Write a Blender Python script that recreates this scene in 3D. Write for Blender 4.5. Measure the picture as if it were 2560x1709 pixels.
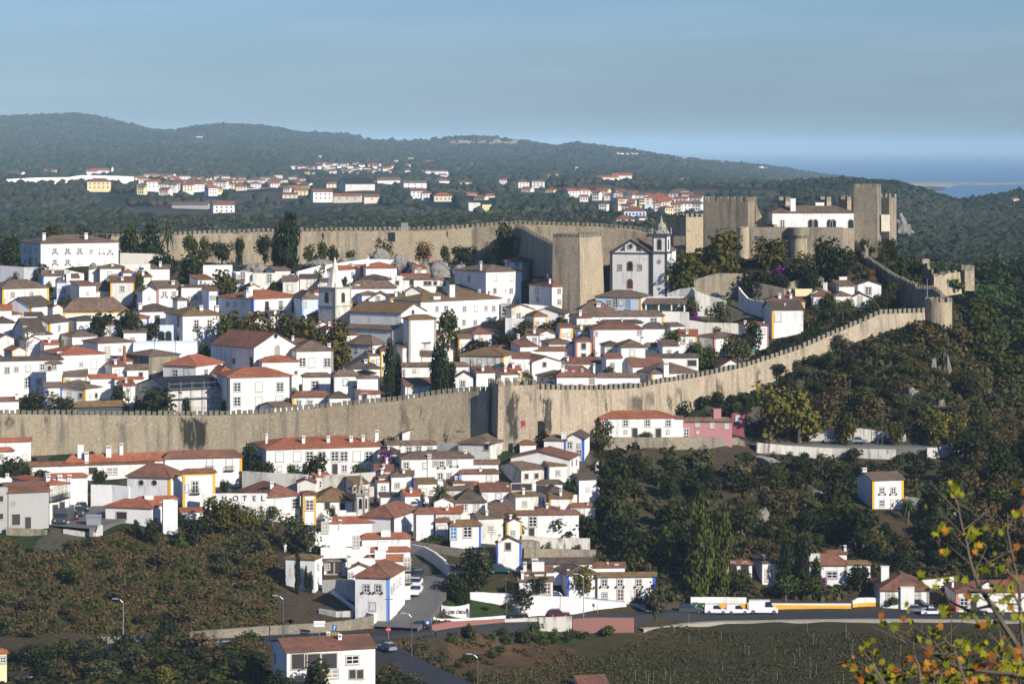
import bpy, math, random
import numpy as np
from mathutils import Vector, Matrix
R = math.radians
random.seed(7); rng = np.random.default_rng(11)
for o in list(bpy.data.objects): bpy.data.objects.remove(o)
S = bpy.context.scene
COL = S.collection
F = 7111.1; HZ = 368.0; CH = 119.0      # focal length in photo pixels, horizon row, camera height above the sea
# ---------------------------------------------------------------- camera
cam = bpy.data.cameras.new('camera'); cam_o = bpy.data.objects.new('camera', cam); COL.objects.link(cam_o)
cam_o.location = (0, 0, CH); cam_o.rotation_euler = (R(90), 0, 0)
cam.sensor_width = 36; cam.lens = 100; cam.shift_y = -(854.5 - HZ) / 2560
cam.clip_start = 1; cam.clip_end = 400000
cam.dof.use_dof = True; cam.dof.focus_distance = 640; cam.dof.aperture_fstop = 5.6
S.camera = cam_o
# ---------------------------------------------------------------- world and sun
SUN_AZ, SUN_EL = R(135), R(27)          # azimuth clockwise from +Y (the viewing direction)
w = bpy.data.worlds.new('World'); S.world = w; w.use_nodes = True
nt = w.node_tree; nt.nodes.clear()
sky = nt.nodes.new('ShaderNodeTexSky'); sky.sky_type = 'NISHITA'; sky.sun_disc = False
sky.sun_elevation = SUN_EL; sky.sun_rotation = SUN_AZ; sky.air_density = 1.2; sky.dust_density = 0.6; sky.ozone_density = 2.6
sky.altitude = 100
bg = nt.nodes.new('ShaderNodeBackground'); bg.inputs[1].default_value = 0.076
wo = nt.nodes.new('ShaderNodeOutputWorld')
tc = nt.nodes.new('ShaderNodeTexCoord'); mp = nt.nodes.new('ShaderNodeMapping'); mp.inputs['Scale'].default_value = (5, 5, 42)
cn = nt.nodes.new('ShaderNodeTexNoise'); cn.inputs['Scale'].default_value = 1.6; cn.inputs['Detail'].default_value = 6; cn.inputs['Roughness'].default_value = .55
cr = nt.nodes.new('ShaderNodeMapRange'); cr.inputs['From Min'].default_value = .42; cr.inputs['From Max'].default_value = .8; cr.inputs['To Max'].default_value = .17
mx = nt.nodes.new('ShaderNodeMix'); mx.data_type = 'RGBA'; mx.inputs['B'].default_value = (5.6, 7.2, 8.8, 1)
L = nt.links.new
tint = nt.nodes.new('ShaderNodeMix'); tint.data_type = 'RGBA'; tint.blend_type = 'MULTIPLY'; tint.inputs['Factor'].default_value = 1
tint.inputs['B'].default_value = (.45, .665, 1.17, 1)
L(tc.outputs['Generated'], mp.inputs[0]); L(mp.outputs[0], cn.inputs['Vector']); L(cn.outputs[0], cr.inputs[0])
L(sky.outputs[0], tint.inputs['A']); L(tint.outputs['Result'], mx.inputs['A']); L(cr.outputs[0], mx.inputs['Factor'])
L(mx.outputs['Result'], bg.inputs[0]); L(bg.outputs[0], wo.inputs[0])
sl = bpy.data.lights.new('sun', 'SUN'); sl.energy = 4.9; sl.angle = R(.53); sl.color = (1, .93, .82)
so = bpy.data.objects.new('sun', sl); COL.objects.link(so)
SV = Vector((math.sin(SUN_AZ) * math.cos(SUN_EL), math.cos(SUN_AZ) * math.cos(SUN_EL), math.sin(SUN_EL)))
so.rotation_euler = SV.to_track_quat('Z', 'Y').to_euler(); so.location = (200, 0, 400)
S.view_settings.view_transform = 'Standard'; S.view_settings.look = 'None'; S.view_settings.exposure = 0.42; S.view_settings.gamma = 1
S.render.engine = 'CYCLES'
cy = S.cycles; cy.use_denoising = True; cy.max_bounces = 4; cy.diffuse_bounces = 2; cy.glossy_bounces = 2; cy.transmission_bounces = 2
cy.volume_bounces = 0; cy.transparent_max_bounces = 6; cy.caustics_reflective = False; cy.caustics_refractive = False
cy.use_adaptive_sampling = True; cy.adaptive_threshold = 0.015

# ---------------------------------------------------------------- materials
class NB:
    def __init__(s, name, rough=.8, spec=.3):
        s.m = bpy.data.materials.new(name); s.m.use_nodes = True; s.t = s.m.node_tree; s.b = s.t.nodes['Principled BSDF']
        s.b.inputs['Roughness'].default_value = rough; s.b.inputs['Specular IOR Level'].default_value = spec
    def n(s, k, **kw):
        x = s.t.nodes.new(k)
        for a, v in kw.items():
            if a in x.inputs.keys(): x.inputs[a].default_value = v
            else: setattr(x, a, v)
        return x
    def l(s, a, b): s.t.links.new(a, b)
    def noise(s, scale, vec='pos', stretch=(1, 1, 1), detail=3, rough=.6):
        if vec == 'pos': v = s.n('ShaderNodeNewGeometry').outputs['Position']
        else: v = s.n('ShaderNodeTexCoord').outputs['Object']
        mp = s.n('ShaderNodeMapping'); mp.inputs['Scale'].default_value = stretch; s.l(v, mp.inputs[0])
        x = s.n('ShaderNodeTexNoise', Scale=scale, Detail=detail, Roughness=rough); s.l(mp.outputs[0], x.inputs['Vector']); return x.outputs[0]
    def rng(s, x, a, b, c=0, d=1):
        r = s.n('ShaderNodeMapRange'); s.l(x, r.inputs[0]); r.inputs[1].default_value = a; r.inputs[2].default_value = b; r.inputs[3].default_value = c; r.inputs[4].default_value = d; return r.outputs[0]
    def ramp(s, x, stops):
        r = s.n('ShaderNodeValToRGB'); e = r.color_ramp.elements
        while len(e) < len(stops): e.new(.5)
        for i, (p, c) in enumerate(stops): e[i].position = p; e[i].color = (*c, 1)
        s.l(x, r.inputs[0]); return r.outputs[0]
    def mix(s, f, a, b, mode='MIX'):
        m = s.n('ShaderNodeMix', data_type='RGBA', blend_type=mode)
        for k, v in (('A', a), ('B', b)):
            if isinstance(v, tuple): m.inputs[k].default_value = (*v, 1)
            else: s.l(v, m.inputs[k])
        if isinstance(f, (int, float)): m.inputs['Factor'].default_value = f
        else: s.l(f, m.inputs['Factor'])
        return m.outputs['Result']
    def math(s, op, a, b=0.):
        m = s.n('ShaderNodeMath', operation=op)
        for i, v in ((0, a), (1, b)):
            if isinstance(v, (int, float)): m.inputs[i].default_value = v
            else: s.l(v, m.inputs[i])
        return m.outputs[0]
    def col(s, c):
        if isinstance(c, tuple): s.b.inputs['Base Color'].default_value = (*c, 1)
        else: s.l(c, s.b.inputs['Base Color'])
        return s.m
    def bump(s, h, strength=.3, dist=.1):
        b = s.n('ShaderNodeBump', Strength=strength, Distance=dist); s.l(h, b.inputs['Height']); s.l(b.outputs[0], s.b.inputs['Normal'])
M = {}
def plain(k, c, rough=.7, var=.0, spec=.3, metal=0):
    b = NB(k, rough, spec); b.b.inputs['Metallic'].default_value = metal
    M[k] = b.col(b.mix(b.rng(b.noise(1.3), .3, .7, 0, var), c, tuple(x * .45 for x in c)) if var else c)
def limewash(k, c, dirt, amt):
    b = NB(k, .85, .2)
    n1 = b.noise(1.1, stretch=(1, 1, .22), detail=5, rough=.7); n2 = b.noise(.16, detail=2)
    f = b.math('MULTIPLY', b.rng(n1, .48, .68, 0, 1), b.rng(n2, .35, .7, 0, amt))
    n3 = b.rng(b.noise(.05, detail=1), .35, .65, 0, .25 if amt < .6 else .4)
    M[k] = b.col(b.mix(f, b.mix(n3, c, tuple(x * y for x, y in zip(c, (.95, .92, .86)))), dirt))
limewash('W', (.73, .715, .68), (.36, .34, .30), .85)
limewash('W2', (.62, .60, .54), (.24, .22, .18), 1.3)
limewash('W3', (.47, .45, .40), (.13, .12, .10), 1.8)
limewash('C', (.66, .60, .47), (.30, .26, .2), .7)
limewash('G', (.36, .36, .34), (.22, .22, .2), .6)
limewash('P', (.42, .20, .20), (.28, .15, .14), .5)
limewash('PD', (.30, .09, .11), (.18, .08, .08), .5)
limewash('PW', (.25, .115, .10), (.16, .13, .08), 1.5)
limewash('YW', (.72, .62, .35), (.4, .34, .2), .5)
limewash('BL', (.50, .58, .72), (.3, .34, .4), .4)
def stone(k, c1, c2, dark, amt, streaks=()):
    c1 = (c1[0]*.96, c1[1]*.97, c1[2]*1.03)
    b = NB(k, .9, .15)
    n = b.noise(2.2, stretch=(1, 1, 1.6), detail=4, rough=.75); big = b.noise(.12, detail=3)
    base = b.mix(b.rng(big, .35, .65), c1, c2)
    base = b.mix(b.rng(n, .47, .60, 0, .55), base, tuple(x * .38 for x in c1))
    bl = b.noise(.35, detail=4, rough=.7); base = b.mix(b.rng(bl, .52, .68, 0, .3), base, dark)
    hi = b.noise(1.6, detail=2); base = b.mix(b.rng(hi, .58, .7, 0, .55), base, tuple(min(x * 1.35, .8) for x in c1))
    st = b.noise(.5, stretch=(1, 1, .1), detail=4)
    base = b.mix(b.rng(st, .50, .68, 0, amt), base, dark)
    if streaks:
        g = b.n('ShaderNodeNewGeometry'); sp = b.n('ShaderNodeSeparateXYZ'); b.l(g.outputs['Position'], sp.inputs[0])
        wob = b.rng(b.noise(.9, stretch=(1, 1, .35), detail=4), .3, .7, -.9, .9)
        xx = b.math('ADD', sp.outputs[0], wob); tot = None
        for (x0, hw, z0, z1, st_) in streaks:
            d = b.math('ABSOLUTE', b.math('SUBTRACT', xx, x0)); m = b.rng(d, hw * .5, hw * 1.25, st_, 0)
            zz = b.math('ADD', sp.outputs[2], b.math('MULTIPLY', wob, -1.2))
            m = b.math('MULTIPLY', m, b.math('MULTIPLY', b.rng(zz, z0 - 1, z0 + .6), b.rng(zz, z1 - .5, z1 + .7, 1, 0)))
            tot = m if tot is None else b.math('MAXIMUM', tot, m)
        base = b.mix(tot, base, tuple(x * .8 for x in (.03, .03, .027)))
    b.bump(n, .5, .12)
    M[k] = b.col(base)
stone('ST', (.43, .345, .225), (.38, .31, .20), (.13, .115, .09), .75)
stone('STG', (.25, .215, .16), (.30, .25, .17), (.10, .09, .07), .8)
stone('RK', (.27, .25, .215), (.19, .17, .13), (.09, .09, .07), .9)
stone('MER', (.22, .20, .145), (.30, .25, .17), (.09, .085, .06), .6)
def tile(k, c1, c2, c3, amt3=.4):
    b = NB(k, .85, .15)
    n = b.noise(3.2, detail=4, rough=.7); big = b.noise(.22, detail=3)
    oc = b.n('ShaderNodeTexCoord').outputs['Object']
    wv = b.n('ShaderNodeTexWave', wave_type='BANDS', bands_direction='DIAGONAL', Scale=.8, Distortion=1.5, Detail=2.); wv.inputs['Detail Scale'].default_value = 3
    mp = b.n('ShaderNodeMapping'); mp.inputs['Scale'].default_value = (1.6, 1.6, .2); b.l(oc, mp.inputs[0]); b.l(mp.outputs[0], wv.inputs['Vector'])
    base = b.mix(b.rng(n, .36, .64), c1, c2); m1 = b.noise(.9, detail=2); base = b.mix(b.rng(m1, .5, .66, 0, .55), base, tuple(x * .5 for x in c1)); base = b.mix(b.rng(m1, .3, .42, .35, 0), base, tuple(x * 1.35 for x in c2))
    base = b.mix(b.rng(big, .46, .62, 0, amt3), base, c3)
    base = b.mix(b.rng(wv.outputs['Fac'], .2, .9, .35, 0), base, tuple(x * .4 for x in c1))
    b.bump(n, .6, .15)
    M[k] = b.col(base)
tile('tB', (.125, .078, .054), (.25, .17, .125), (.10, .085, .05), .6)    # old weathered brown
tile('tM', (.19, .080, .052), (.27, .125, .082), (.12, .075, .045), .7)     # brick red, some lichen
tile('tR', (.32, .105, .052), (.40, .15, .08), (.23, .085, .045), .6)      # orange red
tile('tO', (.15, .10, .045), (.235, .16, .075), (.20, .10, .05), .5)       # mossy
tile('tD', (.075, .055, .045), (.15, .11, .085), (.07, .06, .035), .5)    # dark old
tile('tG', (.020, .021, .026), (.035, .036, .042), (.03, .03, .03), .3)      # dark sheeting
plain('Y', (.66, .36, .035), .8); plain('U', (.035, .115, .55), .8); plain('UL', (.16, .30, .68), .8); plain('K', (.055, .06, .075), .8)
plain('SS', (.34, .31, .25), .85, .5); plain('O', (.55, .2, .06), .8); plain('PK', (.5, .18, .15), .8)
plain('frame', (.38, .35, .29), .8); plain('sash', (.72, .72, .70), .5); plain('shut', (.62, .61, .57), .6)
plain('pane', (.018, .02, .024), .12, spec=.6); plain('door', (.035, .03, .03), .5); plain('wood', (.10, .04, .025), .6)
plain('green', (.02, .07, .045), .5); plain('red', (.30, .03, .035), .5); plain('iron', (.02, .02, .022), .5); plain('bluedoor', (.03, .17, .33), .5)
plain('metal', (.42, .44, .46), .45, metal=.6); plain('grey', (.22, .23, .25), .5); plain('white', (.78, .78, .77), .5); plain('concrete', (.33, .32, .29), .85, .5)
plain('asphalt', (.028, .03, .035), .85, .3); plain('paving', (.13, .125, .115), .85, .4); plain('brick', (.36, .13, .07), .8, .5)
plain('carwhite', (.75, .76, .78), .3, spec=.5); plain('carsilver', (.36, .38, .40), .3, metal=.5); plain('cardark', (.012, .014, .02), .22, spec=.6)
plain('cargreen', (.02, .06, .055), .25, spec=.6); plain('carred', (.13, .015, .03), .25, spec=.6); plain('cargrey', (.09, .10, .115), .3, metal=.4); plain('glass', (.02, .028, .033), .08, spec=.8)
plain('tyre_recess_black', (.012, .012, .012), .8); plain('rim', (.35, .36, .37), .3, metal=.7); plain('lampred', (.4, .01, .01), .3); plain('lamplight', (.7, .7, .66), .2)
plain('greenhouse', (.62, .68, .74), .5); plain('binG', (.03, .10, .035), .5); plain('binY', (.70, .55, .01), .5); plain('binB', (.01, .06, .30), .5)
plain('skin', (.42, .25, .17), .6); plain('clothdark', (.015, .016, .022), .9); plain('clothblue', (.05, .09, .2), .9); plain('clothred', (.3, .04, .04), .9); plain('hair', (.02, .013, .01), .7)
plain('signblue', (.01, .12, .42), .5); plain('signred', (.55, .015, .02), .5); plain('signyellow', (.72, .45, .01), .5); plain('bark', (.13, .10, .075), .9, .5); plain('barkpale', (.33, .29, .23), .9, .5)
plain('pole', (.11, .09, .07), .85); plain('teal', (.02, .22, .20), .6); plain('sand', (.50, .42, .33), .9); plain('mesh', (.55, .52, .46), .85, .3)
def leaf(k, c1, c2, big=0):
    if k in ('lOak', 'lDark', 'lOlive', 'lCyp', 'lPlane', 'lBrown'): c1 = (c1[0]*1.0, c1[1]*.92, c1[2]*.6); c2 = (c2[0]*1.08, c2[1]*1.0, c2[2]*.6)
    b = NB(k, .75, .1); g = b.n('ShaderNodeNewGeometry'); oi = b.n('ShaderNodeObjectInfo')
    c = b.mix(g.outputs['Random Per Island'], c1, c2)
    c = b.mix(b.rng(oi.outputs['Random'], 0, 1, 0, .4), c, tuple(x * .55 for x in c1))
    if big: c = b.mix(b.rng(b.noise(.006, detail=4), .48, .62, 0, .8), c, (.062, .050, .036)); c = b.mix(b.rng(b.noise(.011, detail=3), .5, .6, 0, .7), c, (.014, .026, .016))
    b.col(c); M[k] = b.m
leaf('lOak', (.026, .036, .010), (.058, .068, .018)); leaf('lDark', (.014, .021, .008), (.032, .038, .013)); leaf('lOlive', (.040, .048, .026), (.078, .084, .048))
leaf('lPop', (.038, .048, .008), (.085, .09, .014)); leaf('lYel', (.075, .075, .010), (.155, .125, .016)); leaf('lPlane', (.036, .042, .010), (.09, .075, .017)); leaf('lCyp', (.010, .020, .008), (.024, .034, .012)); leaf('lPine', (.030, .056, .010), (.062, .10, .02))
leaf('lBrown', (.056, .042, .026), (.112, .086, .052)); leaf('lBright', (.035, .056, .010), (.08, .10, .018)); leaf('lPurple', (.08, .012, .09), (.16, .03, .17)); leaf('lVine', (.034, .036, .012), (.075, .068, .024))
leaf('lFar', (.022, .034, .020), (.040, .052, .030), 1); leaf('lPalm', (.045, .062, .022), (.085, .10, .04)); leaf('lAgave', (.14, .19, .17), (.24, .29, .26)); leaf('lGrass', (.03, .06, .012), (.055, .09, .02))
leaf('mapG', (.075, .095, .008), (.24, .23, .012)); leaf('mapO', (.20, .055, .008), (.33, .15, .015)); leaf('lRust', (.12, .05, .02), (.2, .09, .03))

# ---------------------------------------------------------------- projection helpers
def P(px, py, Y): return Vector(((px - 1280) * Y / F, Y, CH + (HZ - py) * Y / F))
def PZ(px, Y, z): return ((px - 1280) * Y / F, Y, CH + z)
# ---------------------------------------------------------------- terrain
CT = [(-500,430,-84),(-300,430,-84),(300,430,-84.5),(800,430,-85),(1280,440,-87),(1800,440,-88),(2500,440,-88),(3000,440,-88),
(-300,487,-86),(0,486,-85.5),(300,486,-85),(450,487,-84.8),(700,492,-84.5),(900,498,-84),(1050,500,-84.5),
(0,474,-86),(300,474,-86),(600,474,-85.5),(900,474,-85.5),(1050,474,-86.5),
(1300,500,-89),(1600,520,-90),(2000,530,-90),(2400,530,-90),(2700,520,-90),(1300,470,-88),(2000,480,-90),(2700,480,-89),
(1700,545,-89),(2100,548,-89),(2500,550,-89.5),(1400,525,-86.5),(1200,515,-85),(1500,525,-87.5),(1250,522,-84.5),
(-200,528,-70.5),(0,527,-70.5),(100,531,-70),(300,535,-70.5),(450,535,-73),(600,530,-75),(740,515,-80),(650,503,-82),(-100,507,-78),(0,507,-78),(300,507,-78.5),(500,507,-79.5),
(200,548,-70),(100,560,-69),(400,555,-69.5),(200,585,-67.5),(450,585,-67),(-100,585,-67.5),(-200,620,-66),(0,620,-66),(450,620,-66),(800,612,-65),(1100,605,-63),(1230,603,-61.5),
(950,545,-76),(970,505,-83.3),(880,560,-73),(1030,548,-75.5),(1160,545,-76),(1270,540,-78.6),(1560,532,-84.5),(1340,532,-82),(1060,522,-80.8),(1040,541,-77),(1150,527,-80.5),
(1330,562,-75.5),(1235,575,-71.3),(1225,590,-65),(1360,585,-67.5),(1430,595,-64.5),(830,565,-71.5),(700,558,-72),(800,588,-66.8),(1020,572,-71),
(1590,618,-62.5),(1760,628,-63),(2100,640,-65.5),(2400,650,-66.5),(2080,633,-69.5),(1600,600,-69),(1600,575,-76),(1800,590,-74),(1800,565,-82),(2200,600,-76),(2200,577,-83),(2450,602,-78),(2450,572,-86),(2000,562,-86.5),(2700,600,-79),(1500,560,-78),(1450,575,-72),
(1500,628,-61.5),(1700,645,-59),(1850,660,-56),(2000,675,-51),(2150,688,-46),(2340,700,-43),(2350,670,-57),(2200,662,-58),(2000,655,-60.5),(2500,680,-66),(2500,658,-68),(2700,680,-68),
(-200,632,-62),(0,632,-62),(450,632,-61.5),(800,625,-60.5),(1050,625,-56),(1050,640,-55.3),(1300,640,-53),(1450,635,-53.5),(1680,655,-52.5),(1820,668,-51.5),
(480,690,-47.2),(200,660,-52.4),(-200,690,-46),(1030,672,-50),(1260,660,-51.5),(1550,690,-48),(1550,706,-44.6),(1890,702,-47.3),(1960,712,-46),(1400,722,-39.3),(1160,708,-43.8),(1250,730,-39.2),(1590,738,-36.3),(1750,733,-38.5),(2170,742,-38),
(180,745,-31),(60,718,-39),(-200,720,-39),(680,708,-41.5),(950,745,-34.5),(600,752,-33),(400,745,-33),
(1780,752,-31),(1850,785,-29.5),(2050,785,-28.5),(2170,785,-28),(2240,800,-30),(0,800,-30),(450,800,-31),(800,800,-32),(1100,800,-31.5),(1400,790,-33),(-300,800,-30),(600,783,-32),(900,783,-32),(1200,780,-33),
(450,850,-38),(1100,850,-38),(1700,850,-38),(2100,850,-38),(2300,830,-44),(-300,850,-38),
(2300,720,-47),(2450,720,-58),(2560,740,-62),(2250,760,-35),(2400,780,-50),(2560,800,-58),(2800,740,-64),
(0,1000,-46),(800,1000,-46),(1600,1000,-45),(2100,1000,-44),(2300,1000,-50),(2600,1000,-55),(0,920,-44),(800,920,-44),(1600,920,-42),(2400,900,-56)]
CT = np.array(CT, float); CT[:, 2] -= 9 * CT[:, 1] / F
def uv(px, Y): return px / 300., 22 * np.log(Y)
_u, _v = uv(CT[:, 0], CT[:, 1]); n_ = len(CT)
_A = np.zeros((n_ + 3, n_ + 3)); _r = np.hypot(_u[:, None] - _u, _v[:, None] - _v)
_A[:n_, :n_] = np.sqrt(_r ** 2 + .15 ** 2) + np.eye(n_) * -.02
_A[:n_, n_] = 1; _A[:n_, n_ + 1] = _u; _A[:n_, n_ + 2] = _v; _A[n_:, :n_] = _A[:n_, n_:].T
_W = np.linalg.solve(_A, np.concatenate([CT[:, 2], [0, 0, 0]]))
def near(px, Y):
    u, v = uv(px, Y); sh = u.shape; u = u.ravel(); v = v.ravel(); out = np.empty(u.size)
    for i in range(0, u.size, 20000):
        r = np.sqrt((u[i:i+20000, None] - _u) ** 2 + (v[i:i+20000, None] - _v) ** 2 + .15 ** 2)
        out[i:i+20000] = r @ _W[:n_] + _W[n_] + _W[n_+1] * u[i:i+20000] + _W[n_+2] * v[i:i+20000]
    return out.reshape(sh)
XN = [-400,0,320,640,960,1280,1440,1600,1760,1920,2080,2240,2400,2560,2900]
FT = {1000:[705,705,690,680,670,665,660,655,640,640,650,690,760,750,750],
1300:[640,632,628,625,620,620,618,620,620,620,640,680,700,690,690],
1700:[590,585,580,575,570,565,560,565,570,570,575,610,640,640,640],
2100:[535,535,528,538,535,530,525,530,540,520,530,560,590,590,590],
2400:[485,485,488,505,498,500,500,500,495,492,500,525,560,550,550],
2800:[450,450,455,472,472,472,458,462,472,470,455,462,512,485,480],
3300:[465,458,462,472,470,470,465,465,475,485,500,520,545,540,520],
4000:[445,440,440,442,442,445,448,452,462,470,490,520,560,560,560],
5000:[398,400,402,408,418,424,428,432,446,462,500,538,545,545,545],
6000:[352,360,368,380,398,404,404,410,428,450,485,515,520,520,520],
7000:[322,328,340,352,372,380,374,388,410,432,462,494,497,497,497],
8000:[300,300,325,322,355,350,365,392,408,424,446,465,476,476,476],
9500:[370,370,380,390,400,400,410,420,430,445,458,456.3,456.1,456.1,456.1],
10800:[458]*15, 12000:[460]*15}
SKY_ = [(-400,290),(0,296),(150,290),(200,288),(250,298),(330,315),(380,328),(440,331),(490,320),(560,315),(640,318),(700,327),(760,336),(870,341),(920,351),(980,354),(1060,353),(1110,348),(1180,345),(1240,347),(1300,354),(1360,366),(1395,371),(1438,362),(1470,366),(1500,370),(1560,377),(1600,384),(1640,392),(1700,402),(1800,409),(1900,418),(1960,426),(2040,440),(2200,460),(2300,470),(2400,476),(2900,480)]
FY = np.array(sorted(FT)); FTab = np.array([FT[k] for k in sorted(FT)], float)
def far(px, Y):
    px = np.asarray(px, float); Y = np.asarray(Y, float); out = np.zeros(px.shape)
    cols = [np.interp(px, XN, FTab[i]) for i in range(len(FY))]
    cols[int(np.where(FY == 8000)[0][0])] = np.interp(px, [a for a, _ in SKY_], [b for _, b in SKY_])
    zs = [-(c - HZ) * y / F for c, y in zip(cols, FY)]
    t = np.interp(np.log(Y), np.log(FY), np.arange(len(FY))); i0 = np.clip(t.astype(int), 0, len(FY) - 2); f = t - i0; f = f * f * (3 - 2 * f) * .6 + f * .4
    Z = np.array(zs); a = np.take_along_axis(Z, i0[None], 0)[0]; b = np.take_along_axis(Z, i0[None] + 1, 0)[0]
    return a + (b - a) * f
def ground(px, Y):
    px = np.clip(np.asarray(px, float), -700, 3300); Y = np.asarray(Y, float); px, Y = np.broadcast_arrays(px, Y)
    zf = far(px, np.maximum(Y, 1000)); zn = near(px, np.clip(Y, 425, 1050))
    t = np.clip((Y - 930) / 100, 0, 1); z = zn * (1 - t) + zf * t
    zc = -1.7 - .2 * Y - 2 * (Y > 5); t = np.clip((Y - 395) / 45, 0, 1); t = t * t * (3 - 2 * t)
    z = zc * (1 - t) + z * t
    return np.maximum(z, -145)
def sstep(x, a, b): t = np.clip((x-a)/(b-a), 0, 1); return t*t*(3-2*t)
def sink(px, Y):
    d = 2.0 * sstep(Y, 618, 632) * (1-sstep(Y, 745, 765)) * (1-sstep(px, 1850, 2000)) * sstep(Y - (px-1350)*.085, 612, 626)
    d2 = 1.2 * sstep(Y, 552, 562) * (1-sstep(Y, 592, 602)) * (1-sstep(px, 1440, 1480))
    return d + d2
def gr_np(px, Y): return ground(px, Y) - sink(np.clip(px, -700, 3300), Y)
def GZ(x, Y):
    return CH + float(ground(np.array([1280 + x * F / Y]), np.array([Y]))[0])
_YS = np.concatenate([np.arange(428, 1000, 1.0), np.geomspace(1000, 9000, 400)])
_cols = {}
def solveY(px, py, lo=428, hi=9000):
    k = int(round(px / 4))
    if k not in _cols: _cols[k] = ground(np.full(_YS.shape, k * 4.), _YS)
    g = _cols[k]; ray = -(py - HZ) * _YS / F; d = g - ray; ok = (_YS >= lo) & (_YS <= hi)
    idx = np.where(ok[1:] & (d[1:] >= 0) & (d[:-1] < 0))[0]
    if len(idx) == 0:
        j = np.argmin(np.abs(np.where(ok, d, 1e9))); return float(_YS[j])
    i = idx[0]; return float(_YS[i] + (_YS[i+1] - _YS[i]) * (-d[i]) / (d[i+1] - d[i] + 1e-9))
# ---------------------------------------------------------------- mesh helpers
def mesh(name, V, Fc, mat, smooth=False):
    me = bpy.data.meshes.new(name); me.from_pydata([tuple(v) for v in V], [], Fc)
    if isinstance(mat, (list, tuple)):
        for m_ in mat: me.materials.append(M[m_])
    else: me.materials.append(M[mat])
    if smooth: me.polygons.foreach_set('use_smooth', [True] * len(me.polygons))
    me.update(); return me
def npmesh(name, V, Fc, mat, nper=4):
    me = bpy.data.meshes.new(name); V = np.asarray(V, np.float32); Fc = np.asarray(Fc, np.int32)
    me.vertices.add(len(V)); me.vertices.foreach_set('co', V.ravel()); me.loops.add(Fc.size); me.loops.foreach_set('vertex_index', Fc.ravel())
    me.polygons.add(len(Fc)); me.polygons.foreach_set('loop_start', np.arange(0, Fc.size, nper, dtype=np.int32))
    me.materials.append(M[mat]); me.update(calc_edges=True); me.validate(); return me
def link(name, data, parent=None, loc=None, rz=0.):
    o = bpy.data.objects.new(name, data); COL.objects.link(o)
    if parent is not None: o.parent = parent
    if loc is not None: o.location = loc
    if rz: o.rotation_euler = (0, 0, rz)
    return o
def tag(o, label, cat, group=None, kind=None):
    o['label'] = label
    if cat: o['category'] = cat
    if group: o['group'] = group
    if kind: o['kind'] = kind
    return o
def thing(name, label, cat, loc, rz=0., group=None):
    o = link(name, None, None, loc, rz); o.empty_display_size = .2; return tag(o, label, cat, group)
class MB:
    def __init__(s): s.v = []; s.f = []
    def add(s, V, Fc):
        n = len(s.v); s.v += [tuple(v) for v in V]; s.f += [tuple(i + n for i in f) for f in Fc]; return s
    def box(s, x0, x1, y0, y1, z0, z1):
        return s.add([(x0,y0,z0),(x1,y0,z0),(x1,y1,z0),(x0,y1,z0),(x0,y0,z1),(x1,y0,z1),(x1,y1,z1),(x0,y1,z1)],
                     [(0,3,2,1),(4,5,6,7),(0,1,5,4),(1,2,6,5),(2,3,7,6),(3,0,4,7)])
    def prism(s, poly, z0, z1):            # counter-clockwise poly in xy
        n = len(poly); return s.add([(x, y, z0) for x, y in poly] + [(x, y, z1) for x, y in poly],
            [tuple(range(n))[::-1], tuple(range(n, 2 * n))] + [(i, (i+1) % n, n + (i+1) % n, n + i) for i in range(n)])
    def cyl(s, c, r0, r1, z0, z1, n=12, ph=0.):
        V = [(c[0] + r * math.cos(ph + 2*math.pi*i/n), c[1] + r * math.sin(ph + 2*math.pi*i/n), z) for r, z in ((r0, z0), (r1, z1)) for i in range(n)]
        return s.add(V, [tuple(range(n))[::-1], tuple(range(n, 2*n))] + [(i, (i+1) % n, n + (i+1) % n, n + i) for i in range(n)])
    def lathe(s, c, prof, n=12, ph=0.):
        V = []; Fc = []
        for r, z in prof: V += [(c[0] + r*math.cos(ph+2*math.pi*i/n), c[1] + r*math.sin(ph+2*math.pi*i/n), z) for i in range(n)]
        for k in range(len(prof) - 1):
            for i in range(n): Fc.append((k*n+i, k*n+(i+1) % n, (k+1)*n+(i+1) % n, (k+1)*n+i))
        Fc.append(tuple(range(n))[::-1]); Fc.append(tuple(range((len(prof)-1)*n, len(prof)*n))); return s.add(V, Fc)
    def tube(s, a, b, r0, r1=None, n=6):
        a = Vector(a); b = Vector(b); r1 = r0 if r1 is None else r1; d = (b - a).normalized(); q = d.to_track_quat('Z', 'Y').to_matrix()
        V = [a + q @ Vector((r0*math.cos(6.2832*i/n), r0*math.sin(6.2832*i/n), 0)) for i in range(n)] + [b + q @ Vector((r1*math.cos(6.2832*i/n), r1*math.sin(6.2832*i/n), 0)) for i in range(n)]
        return s.add(V, [tuple(range(n))[::-1], tuple(range(n, 2*n))] + [(i, (i+1) % n, n+(i+1) % n, n+i) for i in range(n)])
    def make(s, name, mat, parent=None, loc=None, smooth=False, rz=0.):
        return link(name, mesh(name, s.v, s.f, mat, smooth), parent, loc, rz)
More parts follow.
